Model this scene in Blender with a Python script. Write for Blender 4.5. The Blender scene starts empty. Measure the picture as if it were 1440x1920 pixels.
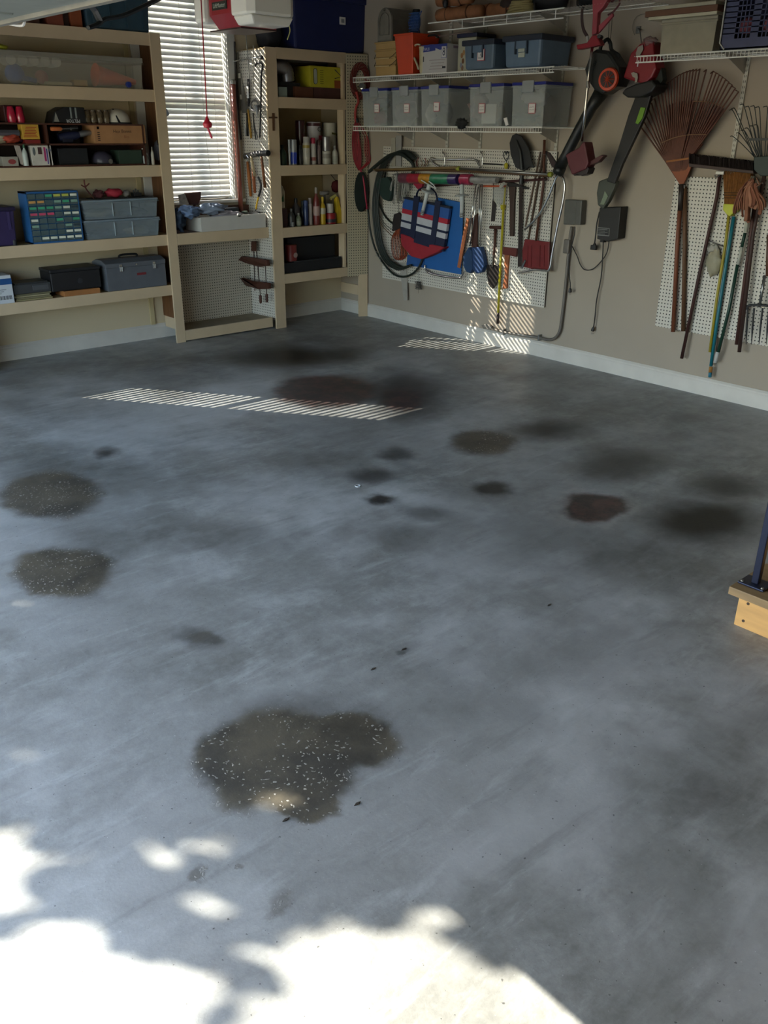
import bpy, bmesh, math, random
from mathutils import Vector, Matrix, noise
random.seed(7)
C = bpy.context.scene.collection
SC = bpy.context.scene
# ------------------------------------------------------------------ camera
FPX, PITCH, YAW, ROLL = 1604.65, 0.4189, 0.7291, 0.0099
CAM = Vector((-5.942, -7.386, 1.79))
_f = Vector((math.sin(YAW)*math.cos(PITCH), math.cos(YAW)*math.cos(PITCH), -math.sin(PITCH)))
_r = Vector((math.cos(YAW), -math.sin(YAW), 0)); _u = _r.cross(_f)
_r2 = _r*math.cos(ROLL) + _u*math.sin(ROLL); _u2 = -_r*math.sin(ROLL) + _u*math.cos(ROLL)
cd = bpy.data.cameras.new('camera'); cam = bpy.data.objects.new('camera', cd); C.objects.link(cam)
cd.sensor_fit = 'HORIZONTAL'; cd.sensor_width = 36; cd.lens = FPX/1440*36; cd.clip_end = 300; cd.clip_start = .05
mw = Matrix.Identity(4)
for i, v in enumerate((_r2, _u2, -_f)):
    for j in range(3): mw[j][i] = v[j]
mw.translation = CAM; cam.matrix_world = mw; SC.camera = cam
# ------------------------------------------------------------------ world, sun, exposure
SUN = Vector((.74, -1, -.85)).normalized()          # the way the sunlight travels
w = bpy.data.worlds.new('sky'); SC.world = w; w.use_nodes = True
nt = w.node_tree; bg = nt.nodes['Background']; sky = nt.nodes.new('ShaderNodeTexSky')
sky.sky_type = 'NISHITA'; sky.sun_disc = False; sky.sun_elevation = math.radians(34.4)
sky.sun_rotation = math.atan2(-SUN.x, -SUN.y); sky.air_density = 1; sky.dust_density = .6
nt.links.new(sky.outputs[0], bg.inputs[0]); bg.inputs[1].default_value = 0.34
sl = bpy.data.lights.new('sun', 'SUN'); sl.energy = 5.8; sl.color = (1, .93, .80); sl.angle = math.radians(.26)
so = bpy.data.objects.new('sun', sl); C.objects.link(so); so.location = (-20, 15, 20)
so.rotation_euler = SUN.to_track_quat('-Z', 'Y').to_euler()
SC.view_settings.view_transform = 'Standard'; SC.view_settings.look = 'None'
SC.view_settings.gamma = 1; SC.view_settings.use_curve_mapping = False
SC.view_settings.exposure = 1.97
# ------------------------------------------------------------------ measured points -> points in the room
def ray(px, py): return (px-720)*_r2 - (py-960)*_u2 + FPX*_f
def W(px, py, off=0.):                               # on the right wall, off metres in front of it
    d = ray(px, py); t = (-off-CAM.x)/d.x; return CAM + t*d
def B(px, py, off=0.):                               # on the back wall, off metres in front of it
    d = ray(px, py); t = (-off-CAM.y)/d.y; return CAM + t*d
def S(px, py, x):                                    # on the upright plane of that x
    return W(px, py, -x)
def F(px, py, z=0.):
    d = ray(px, py); t = (z-CAM.z)/d.z; return CAM + t*d
# ------------------------------------------------------------------ mesh builder
class MB:
    def __init__(s): s.v = []; s.f = []
    def add(s, vs, fs):
        n = len(s.v); s.v += [Vector(p) for p in vs]; s.f += [tuple(n+i for i in f) for f in fs]; return s
    def box(s, x0, x1, y0, y1, z0, z1):
        return s.add([(x, y, z) for z in (z0, z1) for y in (y0, y1) for x in (x0, x1)],
                     [(0,2,3,1), (4,5,7,6), (0,1,5,4), (2,6,7,3), (0,4,6,2), (1,3,7,5)])
    def ob(s, c, ax, ay, az):                        # box from a centre and three half-axes
        c = Vector(c); ax, ay, az = Vector(ax), Vector(ay), Vector(az)
        return s.add([c+i*ax+j*ay+k*az for k in (-1,1) for j in (-1,1) for i in (-1,1)],
                     [(0,2,3,1), (4,5,7,6), (0,1,5,4), (2,6,7,3), (0,4,6,2), (1,3,7,5)])
    def taper(s, x0, x1, y0, y1, z0, z1, k):         # box whose bottom is k narrower
        cx, cy = (x0+x1)/2, (y0+y1)/2; vs = []
        for z, q in ((z0, k), (z1, 1)):
            for y in (y0, y1):
                for x in (x0, x1): vs.append((cx+(x-cx)*q, cy+(y-cy)*q, z))
        return s.add(vs, [(0,2,3,1), (4,5,7,6), (0,1,5,4), (2,6,7,3), (0,4,6,2), (1,3,7,5)])
    def tube(s, pts, r, n=8, closed=False, cap=True, flat=None):
        pts = [Vector(p) for p in pts]; m = len(pts); rs = r if isinstance(r, (list, tuple)) else [r]*m
        base = len(s.v); prev = None
        for i, p in enumerate(pts):
            if closed: t = pts[(i+1) % m] - pts[i-1]
            else: t = pts[min(i+1, m-1)] - pts[max(i-1, 0)]
            t = t.normalized() if t.length > 1e-9 else Vector((0,0,1))
            if prev is None:
                a = Vector((0,0,1)) if abs(t.z) < .9 else Vector((1,0,0)); u = t.cross(a).normalized()
            else:
                u = prev - t*prev.dot(t); u = u.normalized() if u.length > 1e-6 else t.orthogonal().normalized()
            prev = u; v = t.cross(u)
            for k in range(n):
                a = 2*math.pi*k/n; s.v.append(p + rs[i]*(math.cos(a)*u + math.sin(a)*v*(flat or 1)))
        for i in range(m if closed else m-1):
            j = (i+1) % m
            for k in range(n): s.f.append((base+i*n+k, base+i*n+(k+1)%n, base+j*n+(k+1)%n, base+j*n+k))
        if cap and not closed:
            s.f.append(tuple(base+k for k in range(n))[::-1]); s.f.append(tuple(base+(m-1)*n+k for k in range(n)))
        return s
    def lathe(s, prof, o=(0,0,0), ax=(0,0,1), n=14, sy=1.):
        o = Vector(o); ax = Vector(ax).normalized(); u = ax.orthogonal().normalized(); v = ax.cross(u); b = len(s.v)
        for r, h in prof:
            for k in range(n):
                a = 2*math.pi*k/n; s.v.append(o + ax*h + r*(math.cos(a)*u + math.sin(a)*v*sy))
        for i in range(len(prof)-1):
            for k in range(n): s.f.append((b+i*n+k, b+i*n+(k+1)%n, b+(i+1)*n+(k+1)%n, b+(i+1)*n+k))
        s.f.append(tuple(b+k for k in range(n))[::-1]); s.f.append(tuple(b+(len(prof)-1)*n+k for k in range(n)))
        return s
    def prism(s, pts, d):                            # polygon pushed along d
        pts = [Vector(p) for p in pts]; d = Vector(d); n = len(pts)
        return s.add(pts + [p+d for p in pts], [tuple(range(n))[::-1], tuple(range(n, 2*n))] +
                     [(i, (i+1) % n, n+(i+1) % n, n+i) for i in range(n)])
    def ell(s, c, r, n=12, m=7):
        c = Vector(c); b = len(s.v)
        for i in range(m+1):
            th = math.pi*(i+.001)/(m+.002)
            for k in range(n):
                a = 2*math.pi*k/n
                s.v.append(c + Vector((r[0]*math.sin(th)*math.cos(a), r[1]*math.sin(th)*math.sin(a), r[2]*math.cos(th))))
        for i in range(m):
            for k in range(n): s.f.append((b+i*n+k, b+(i+1)*n+k, b+(i+1)*n+(k+1)%n, b+i*n+(k+1)%n))
        return s
    def lump(s, c, r, seed=0, amp=.25, n=20, m=12, fr=2.5):   # crumpled ellipsoid
        b = len(s.v); s.ell((0,0,0), (1,1,1), n, m); c = Vector(c)
        for i in range(b, len(s.v)):
            p = s.v[i]; k = 1 + amp*noise.noise(p*fr + Vector((seed*3.1, seed, 0)))
            s.v[i] = c + Vector((p.x*r[0]*k, p.y*r[1]*k, p.z*r[2]*k))
        return s
    def jit(s, a, seed=1):
        for i, p in enumerate(s.v): s.v[i] = p + a*noise.noise_vector(p*9 + Vector((seed, 0, 0)))
        return s
    def build(s, name, mat, parent=None, smooth=False, bevel=0, kind=None, origin=None, label=None, sub=0):
        if parent is not None:
            o0 = parent.matrix_world.translation.copy() if parent.parent is None else parent['_o']
            o0 = Vector(o0)
        elif origin is not None: o0 = Vector(origin)
        else:
            lo = [min(p[i] for p in s.v) for i in range(3)]; hi = [max(p[i] for p in s.v) for i in range(3)]
            o0 = Vector(((lo[0]+hi[0])/2, (lo[1]+hi[1])/2, lo[2]))
        me = bpy.data.meshes.new(name); me.from_pydata([p-o0 for p in s.v], [], s.f); me.update()
        bm = bmesh.new(); bm.from_mesh(me); bmesh.ops.recalc_face_normals(bm, faces=bm.faces); bm.to_mesh(me); bm.free()
        if smooth:
            me.polygons.foreach_set('use_smooth', [True]*len(me.polygons))
        me.materials.append(mat); o = bpy.data.objects.new(name, me); C.objects.link(o)
        if parent is not None: o.parent = parent
        else: o.location = o0; 
        o['_o'] = tuple(o0)
        if bevel:
            b = o.modifiers.new('bevel', 'BEVEL'); b.width = bevel; b.segments = 2; b.limit_method = 'ANGLE'; b.angle_limit = .9
        if sub: m = o.modifiers.new('sub', 'SUBSURF'); m.levels = sub; m.render_levels = sub
        if smooth and (bevel or smooth == 'auto'):
            for p in me.polygons: p.use_smooth = True
            me.set_sharp_from_angle(angle=.7) if hasattr(me, 'set_sharp_from_angle') else None
        if kind: o['kind'] = kind
        if label: o['label'] = label
        if parent is None: bpy.context.view_layer.update()
        return o
def tag(o, label, cat, group=None):
    o['label'] = label; o['category'] = cat
    if group: o['group'] = group
    return o
def thing(name, label, cat, loc=(0,0,0), group=None):
    o = bpy.data.objects.new(name, None); C.objects.link(o); o.location = loc; o.empty_display_size = .05
    o['_o'] = tuple(loc); bpy.context.view_layer.update(); return tag(o, label, cat, group)
def struct(o): o['kind'] = 'structure'; return o
def bx(x0, x1, y0, y1, z0, z1): return MB().box(min(x0,x1), max(x0,x1), min(y0,y1), max(y0,y1), min(z0,z1), max(z0,z1))
def tb(pts, r, n=8, **k): return MB().tube(pts, r, n, **k)
def curve(pts, n=6, closed=False):                   # smooth path through points
    P = [Vector(p) for p in pts]; m = len(P); out = []
    for i in range(m if closed else m-1):
        p0 = P[i-1] if (i > 0 or closed) else P[0]; p1 = P[i]; p2 = P[(i+1) % m]; p3 = P[(i+2) % m] if (i+2 < m or closed) else P[-1]
        for k in range(n):
            t = k/n
            out.append(.5*((2*p1) + (-p0+p2)*t + (2*p0-5*p1+4*p2-p3)*t*t + (-p0+3*p1-3*p2+p3)*t**3))
    if not closed: out.append(P[-1])
    return out
def WW(pp, off): return [W(a[0], a[1], a[2] if len(a) > 2 else off) for a in pp]
def copy_tree(o, parent=None):
    c = o.copy(); C.objects.link(c)
    if parent: c.parent = parent
    for ch in list(o.children): copy_tree(ch, c)
    return c
def text(s, o, xd, yd, size, mat, parent, align='CENTER', name='lettering', squeeze=1):
    cu = bpy.data.curves.new('t', 'FONT'); cu.body = s; cu.size = 1; cu.align_x = align; cu.align_y = 'CENTER'; cu.resolution_u = 2
    t = bpy.data.objects.new('t', cu); C.objects.link(t); dg = bpy.context.evaluated_depsgraph_get()
    me = bpy.data.meshes.new_from_object(t.evaluated_get(dg)); bpy.data.objects.remove(t); bpy.data.curves.remove(cu)
    xd, yd, o = Vector(xd).normalized(), Vector(yd).normalized(), Vector(o); zd = xd.cross(yd); o0 = Vector(parent['_o'])
    for v in me.vertices: v.co = o - o0 + xd*v.co.x*size*squeeze + yd*v.co.y*size + zd*.0006
    me.materials.clear(); me.materials.append(mat); ob = bpy.data.objects.new(name, me); C.objects.link(ob); ob.parent = parent
    ob['_o'] = tuple(o0); return ob
# ------------------------------------------------------------------ materials
_mc = {}
def lin(h):
    if isinstance(h, str): h = [int(h[i:i+2], 16)/255 for i in (0, 2, 4)]
    return tuple(c/12.92 if c <= .04045 else ((c+.055)/1.055)**2.4 for c in h) + (1,)
def mat(h, rough=.6, metal=0, var=.12, scale=14, alpha=1, trans=0, bump=0, stretch=None, emit=0, coat=0, sss=0):
    key = (h, rough, metal, var, scale, alpha, trans, bump, stretch, emit, coat)
    if key in _mc: return _mc[key]
    m = bpy.data.materials.new('m_'+str(h)); m.use_nodes = True; n = m.node_tree.nodes; l = m.node_tree.links
    b = n['Principled BSDF']; c = lin(h); b.inputs['Roughness'].default_value = rough; b.inputs['Metallic'].default_value = metal
    tc = n.new('ShaderNodeTexCoord'); nz = n.new('ShaderNodeTexNoise'); nz.inputs['Scale'].default_value = scale; nz.inputs['Detail'].default_value = 4
    src = tc.outputs['Object']
    if stretch:
        mp = n.new('ShaderNodeMapping'); mp.inputs['Scale'].default_value = stretch; l.new(src, mp.inputs[0]); src = mp.outputs[0]
    l.new(src, nz.inputs['Vector']); mr = n.new('ShaderNodeMapRange'); mr.inputs[1].default_value = .3; mr.inputs[2].default_value = .7
    mr.inputs[3].default_value = 1-var; mr.inputs[4].default_value = 1+var*.6; l.new(nz.outputs[0], mr.inputs[0])
    mx = n.new('ShaderNodeVectorMath'); mx.operation = 'SCALE'; mx.inputs[0].default_value = c[:3]; l.new(mr.outputs[0], mx.inputs['Scale'])
    l.new(mx.outputs[0], b.inputs['Base Color'])
    if alpha < 1: b.inputs['Alpha'].default_value = alpha
    if trans: b.inputs['Transmission Weight'].default_value = trans
    if coat: b.inputs['Coat Weight'].default_value = coat
    if bump:
        bp = n.new('ShaderNodeBump'); bp.inputs['Strength'].default_value = bump; bp.inputs['Distance'].default_value = .01
        l.new(nz.outputs[0], bp.inputs['Height']); l.new(bp.outputs[0], b.inputs['Normal'])
    _mc[key] = m; return m
def wood(h, along='x', rough=.6, var=.3):
    st = {'x': (1.5, 14, 14), 'y': (14, 1.5, 14), 'z': (14, 14, 1.5)}[along]
    return mat(h, rough, var=var, scale=3, stretch=st, bump=.05)
CREAM = mat('c8b292', .5, var=.06, scale=6, bump=.02); CREAM2 = mat('a08a60', .7, var=.1, scale=5)
WALL = mat('a29686', .75, var=.05, scale=1.6, bump=.03); TRIM = mat('c9c4ba', .45, var=.08, scale=5)
WIRE = mat('ebe9df', .35, var=.03); CHROME = mat('c8c8c6', .22, 1, var=.05); STEEL = mat('8a8a88', .35, .9, var=.15)
BLACK = mat('16171a', .5, var=.2); DARK = mat('2a2a2c', .6, var=.2); WHITE = mat('d8d6d0', .5, var=.05); RED = mat('8f1520', .45, var=.15)
DWOOD = wood('4a2618', 'z'); BROWN = wood('6b3f22', 'z'); PAPER = mat('d9d4cd', .8, var=.03); REDINK = mat('c02030', .7); INK = mat('22242c', .7)
CLEAR = mat('c4cfd0', .25, var=.05, alpha=.28); CLEAR2 = mat('a9b4b6', .3, var=.05, alpha=.25)
def pegmat(name, u, hexc):
    m = bpy.data.materials.new(name); m.use_nodes = True; n = m.node_tree.nodes; l = m.node_tree.links; b = n['Principled BSDF']
    g = n.new('ShaderNodeNewGeometry')
    def mth(op, a, c=None):
        q = n.new('ShaderNodeMath'); q.operation = op
        for i, s_ in enumerate((a, c)):
            if s_ is None: continue
            if isinstance(s_, (int, float)): q.inputs[i].default_value = s_
            else: l.new(s_, q.inputs[i])
        return q.outputs[0]
    d = n.new('ShaderNodeVectorMath'); d.operation = 'DOT_PRODUCT'; l.new(g.outputs['Position'], d.inputs[0]); d.inputs[1].default_value = u
    sp = n.new('ShaderNodeSeparateXYZ'); l.new(g.outputs['Position'], sp.inputs[0])
    P_ = .0254; uu = mth('SUBTRACT', mth('FRACT', mth('ADD', mth('DIVIDE', d.outputs['Value'], P_), 400.5)), .5)
    vv = mth('SUBTRACT', mth('FRACT', mth('DIVIDE', sp.outputs['Z'], P_)), .5)
    r = mth('SQRT', mth('ADD', mth('MULTIPLY', uu, uu), mth('MULTIPLY', vv, vv)))
    k = mth('LESS_THAN', r, .19)
    mx = n.new('ShaderNodeMix'); mx.data_type = 'RGBA'; l.new(k, mx.inputs[0]); mx.inputs[6].default_value = lin(hexc); mx.inputs[7].default_value = (.006, .006, .006, 1)
    l.new(mx.outputs[2], b.inputs['Base Color']); b.inputs['Roughness'].default_value = .5
    bp = n.new('ShaderNodeBump'); bp.invert = True; bp.inputs['Distance'].default_value = .003; l.new(k, bp.inputs['Height']); l.new(bp.outputs[0], b.inputs['Normal'])
    return m
PEGY = pegmat('pegboard_wall', (0,1,0), 'c9c3b6'); PEGX = pegmat('pegboard_back', (1,0,0), 'bdb4a2')
# ------------------------------------------------------------------ floor
def floor_material():
    m = bpy.data.materials.new('stained_concrete'); m.use_nodes = True; n = m.node_tree.nodes; l = m.node_tree.links; b = n['Principled BSDF']
    g = n.new('ShaderNodeNewGeometry'); pos = g.outputs['Position']
    def nz(scale, detail=6, rough=.55, dist=0, vec=pos):
        q = n.new('ShaderNodeTexNoise'); q.inputs['Scale'].default_value = scale; q.inputs['Detail'].default_value = detail
        q.inputs['Roughness'].default_value = rough; q.inputs['Distortion'].default_value = dist; l.new(vec, q.inputs['Vector']); return q
    def mr(x, a, b_, c=0, d=1, smooth=True):
        q = n.new('ShaderNodeMapRange'); q.interpolation_type = 'SMOOTHSTEP' if smooth else 'LINEAR'; l.new(x, q.inputs[0])
        for i, v in enumerate((a, b_, c, d)): q.inputs[i+1].default_value = v
        return q.outputs[0]
    def mix(f, a, c, blend='MIX'):
        q = n.new('ShaderNodeMix'); q.data_type = 'RGBA'; q.blend_type = blend
        if isinstance(f, float): q.inputs[0].default_value = f
        else: l.new(f, q.inputs[0])
        for i, v in ((6, a), (7, c)):
            if isinstance(v, tuple): q.inputs[i].default_value = v
            else: l.new(v, q.inputs[i])
        return q.outputs[2]
    def mth(op, a, c):
        q = n.new('ShaderNodeMath'); q.operation = op
        for i, v in enumerate((a, c)):
            if isinstance(v, (int, float)): q.inputs[i].default_value = v
            else: l.new(v, q.inputs[i])
        return q.outputs[0]
    base = mix(mr(nz(1.1, 8, .62, .15).outputs[0], .36, .66), lin('7b7c78'), lin('b8bab8'))
    base = mix(mr(nz(3.2, 9, .72, .25).outputs[0], .42, .75, 0, .55), base, lin('ccd0cd'))
    base = mix(mr(nz(.55, 5, .55, .1).outputs[0], .45, .7, 0, .6), base, lin('6a6963'))
    base = mix(mr(nz(34, 8, .75).outputs[0], .35, .7, 0, .28), base, lin('a6a7a2'))
    base = mix(mr(nz(120, 3).outputs[0], .70, .76, 0, .6), base, lin('e0e0e0'))
    base = mix(mr(nz(75, 2, .5).outputs[0], .71, .75, 0, .7), base, lin('2c2b2a'))
    st = n.new('ShaderNodeMapping'); st.inputs['Rotation'].default_value = (0, 0, .9); st.inputs['Scale'].default_value = (1.2, 5, 1); l.new(pos, st.inputs[0])
    base = mix(mr(nz(2.2, 8, .7, .3, st.outputs[0]).outputs[0], .5, .78, 0, .5), base, lin('c6cac8'))
    base = mix(mr(nz(1.7, 8, .7, .3, st.outputs[0]).outputs[0], .28, .5, .3, 0), base, lin('4f4f4c'))
    wob = n.new('ShaderNodeVectorMath'); wob.operation = 'ADD'; q = n.new('ShaderNodeVectorMath'); q.operation = 'MULTIPLY_ADD'
    l.new(nz(5, 5, .6).outputs['Color'], q.inputs[0]); q.inputs[1].default_value = (.18, .18, .18); q.inputs[2].default_value = (-.09, -.09, -.09)
    l.new(q.outputs[0], wob.inputs[0]); l.new(pos, wob.inputs[1]); wp = wob.outputs[0]
    def stain(px, py, rx, ry, soft, amt):
        c = F(px, py); a = (F(px+rx, py)-F(px-rx, py))/2; e = (F(px, py+ry)-F(px, py-ry))/2
        det = a.x*e.y - a.y*e.x; A = Vector((e.y, -e.x, 0))/det; E_ = Vector((-a.y, a.x, 0))/det
        d = n.new('ShaderNodeVectorMath'); d.operation = 'SUBTRACT'; l.new(wp, d.inputs[0]); d.inputs[1].default_value = c
        o = []
        for k in (A, E_):
            t = n.new('ShaderNodeVectorMath'); t.operation = 'DOT_PRODUCT'; l.new(d.outputs[0], t.inputs[0]); t.inputs[1].default_value = k; o.append(t.outputs['Value'])
        r = mth('SQRT', mth('ADD', mth('MULTIPLY', o[0], o[0]), mth('MULTIPLY', o[1], o[1])), 0)
        return mr(r, 1+soft*.6, 1-soft, 0, amt)
    def union(ls):
        x = None
        for s_ in ls: x = stain(*s_) if x is None else mth('MAXIMUM', x, stain(*s_))
        return x
    soft = union([(908,830,62,22,.5,.85), (535,668,120,24,.7,1), (635,665,75,17,.8,.85), (1020,805,85,20,.85,.9), (1160,870,90,36,.7,.75), (1325,975,125,44,.65,1), (1365,915,90,27,.85,.85),
                  (198,848,28,11,.8,.85), (695,892,54,16,.7,.75), (715,936,30,10,.7,.95), (925,916,38,15,.6,.9), (800,962,56,16,.8,.6), (742,851,36,11,.7,.7),
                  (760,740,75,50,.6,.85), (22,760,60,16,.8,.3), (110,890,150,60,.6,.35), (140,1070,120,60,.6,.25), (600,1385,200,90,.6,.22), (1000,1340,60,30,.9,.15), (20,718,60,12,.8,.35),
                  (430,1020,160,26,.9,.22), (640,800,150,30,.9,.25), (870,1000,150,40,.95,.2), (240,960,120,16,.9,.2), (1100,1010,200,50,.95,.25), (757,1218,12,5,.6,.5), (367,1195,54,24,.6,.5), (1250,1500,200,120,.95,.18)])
    dirt_and_shade = union([(300,1000,260,30,.95,.6), (640,860,190,40,.9,.6), (980,960,180,70,.95,.5), (1150,1040,280,70,.95,.6), (1230,790,260,70,.95,.6), (950,710,280,50,.95,.55), (250,685,340,30,.95,.6), (1050,1200,200,80,.95,.5), (850,1290,160,90,.95,.45), (1380,1400,130,130,.95,.5), (600,640,260,30,.9,.6), (330,900,160,30,.95,.5), (760,1010,160,30,.95,.4), (1300,1700,180,90,.95,.25), (590,1340,170,50,.9,.6)])  # broad grime, plus dimming away from the door put into the colour
    wet = union([(95,925,100,46,.25,1), (122,1070,104,48,.2,1), (520,1420,160,100,.18,1), (640,1385,108,54,.2,1), (570,1492,74,46,.18,1), (380,1196,35,14,.4,.55), (373,1632,17,13,.5,.6), (540,1700,28,30,.5,.45), (458,1618,12,8,.5,.5), (905,828,66,24,.3,1)])
    red = union([(610,732,105,32,.25,1), (755,748,40,22,.4,.8), (1112,950,64,28,.25,1)])
    ring = union([(1098,952,88,44,.2,1)])
    base = mix(mth('MULTIPLY', mr(nz(8, 6, .7).outputs[0], .4, .6), mth('MULTIPLY', ring, .8)), base, lin('b5b3ae'))
    dirt_and_shade = mth('MULTIPLY', dirt_and_shade, mr(nz(2.6, 7, .65).outputs[0], .3, .62, .35, 1))
    base = mix(dirt_and_shade, base, lin('45433f'))
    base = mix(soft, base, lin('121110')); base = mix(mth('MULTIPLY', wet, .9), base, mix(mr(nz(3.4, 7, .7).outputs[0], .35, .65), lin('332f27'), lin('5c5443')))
    base = mix(mth('MULTIPLY', red, .9), base, mix(mr(nz(9, 6, .7).outputs[0], .4, .65), lin('1a0e0f'), lin('54322c')))
    vo = n.new('ShaderNodeTexVoronoi'); vo.inputs['Scale'].default_value = 58; l.new(wp, vo.inputs['Vector'])
    vr = mr(vo.outputs['Distance'], .27, .17); vm = mth('MULTIPLY', mth('MULTIPLY', vr, mr(nz(4.5, 4).outputs[0], .40, .52)), mth('MULTIPLY', wet, .8))
    base = mix(vm, base, lin('b5b2a8')); l.new(base, b.inputs['Base Color'])
    allw = mth('MAXIMUM', wet, mth('MAXIMUM', red, mth('MULTIPLY', soft, .8)))
    rg = mr(nz(2.2, 6, .6, .1).outputs[0], .3, .7, .36, .56)
    q = n.new('ShaderNodeMix'); q.data_type = 'FLOAT'; l.new(allw, q.inputs[0]); l.new(rg, q.inputs[2]); q.inputs[3].default_value = .42
    l.new(q.outputs[0], b.inputs['Roughness']); b.inputs['Specular IOR Level'].default_value = .5
    bp = n.new('ShaderNodeBump'); bp.inputs['Strength'].default_value = .25; bp.inputs['Distance'].default_value = .004
    l.new(nz(60, 8, .7).outputs[0], bp.inputs['Height']); bp2 = n.new('ShaderNodeBump'); bp2.inputs['Strength'].default_value = .5; bp2.inputs['Distance'].default_value = .004
    l.new(vm, bp2.inputs['Height']); l.new(bp.outputs[0], bp2.inputs['Normal']); l.new(bp2.outputs[0], b.inputs['Normal'])
    return m
def slat_material():                                 # white plastic that lets some light through
    if 'slat_plastic' in bpy.data.materials: return bpy.data.materials['slat_plastic']
    m = bpy.data.materials.new('slat_plastic'); m.use_nodes = True; n = m.node_tree.nodes; l = m.node_tree.links; b = n['Principled BSDF']
    b.inputs['Base Color'].default_value = lin('ebe9e2'); b.inputs['Roughness'].default_value = .45
    t = n.new('ShaderNodeBsdfTranslucent'); t.inputs[0].default_value = lin('dcdfe2'); x = n.new('ShaderNodeMixShader'); x.inputs[0].default_value = .12
    l.new(b.outputs[0], x.inputs[1]); l.new(t.outputs[0], x.inputs[2]); l.new(x.outputs[0], n['Material Output'].inputs[0]); return m
# ------------------------------------------------------------------ room shell
XL, YF, ZC, T = -6.7, -8.3, 3.15, .15
TL_ = .08
DY0, DY1, DZ = -6.2, -1.2, 2.32                       # garage door opening in the left wall
W1 = (-2.12, -1.282, 1.19, 2.92); W2 = (-4.80, -4.22, 1.19, 2.92)
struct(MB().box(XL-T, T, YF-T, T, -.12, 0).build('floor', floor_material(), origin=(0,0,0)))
struct(MB().box(XL-.4, .4, YF-.4, .45, ZC, ZC+.14).build('ceiling', mat('c9c5bd', .8), origin=(0,0,ZC)))
mb = MB()                                            # back wall around its two windows
xs = [XL-T, W2[0], W2[1], W1[0], W1[1], T]
for i in range(5):
    if i in (1, 3): mb.box(xs[i], xs[i+1], 0, T, 0, W1[2]); mb.box(xs[i], xs[i+1], 0, T, W1[3], ZC)
    else: mb.box(xs[i], xs[i+1], 0, T, 0, ZC)
struct(mb.build('wall_back', mat('c6b697', .75, var=.05, scale=1.5), origin=(0,0,0)))
struct(MB().box(0, T, YF, 0, 0, ZC).build('wall_right', WALL, origin=(0,0,0)))
struct(MB().box(XL-T, T, YF-T, YF, 0, ZC).build('wall_front', WALL, origin=(0,YF,0)))
struct(MB().box(XL-TL_, XL, YF, DY0, 0, ZC).box(XL-TL_, XL, DY1, 0, 0, ZC).box(XL-TL_, XL, DY0, DY1, DZ, ZC).build('wall_left', WALL, origin=(XL,0,0)))
def baseboard(name, a, b_, nrm):                     # stepped moulding
    a, b_, nrm = Vector(a), Vector(b_), Vector(nrm); d = b_-a
    prof = [(0, 0), (.018, 0), (.018, .098), (.014, .106), (.014, .116), (.008, .124), (.004, .130), (0, .130)]
    mb = MB(); mb.prism([a + nrm*p + Vector((0,0,q)) for p, q in prof], d)
    return struct(mb.build(name, TRIM, origin=a))
baseboard('baseboard_right', (0, -.47, 0), (0, YF, 0), (-1,0,0)); baseboard('baseboard_corner', (0, -.02, 0), (0, -.47, 0), (-1,0,0))
baseboard('baseboard_back', (XL, 0, 0), (0, 0, 0), (0,-1,0))
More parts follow.
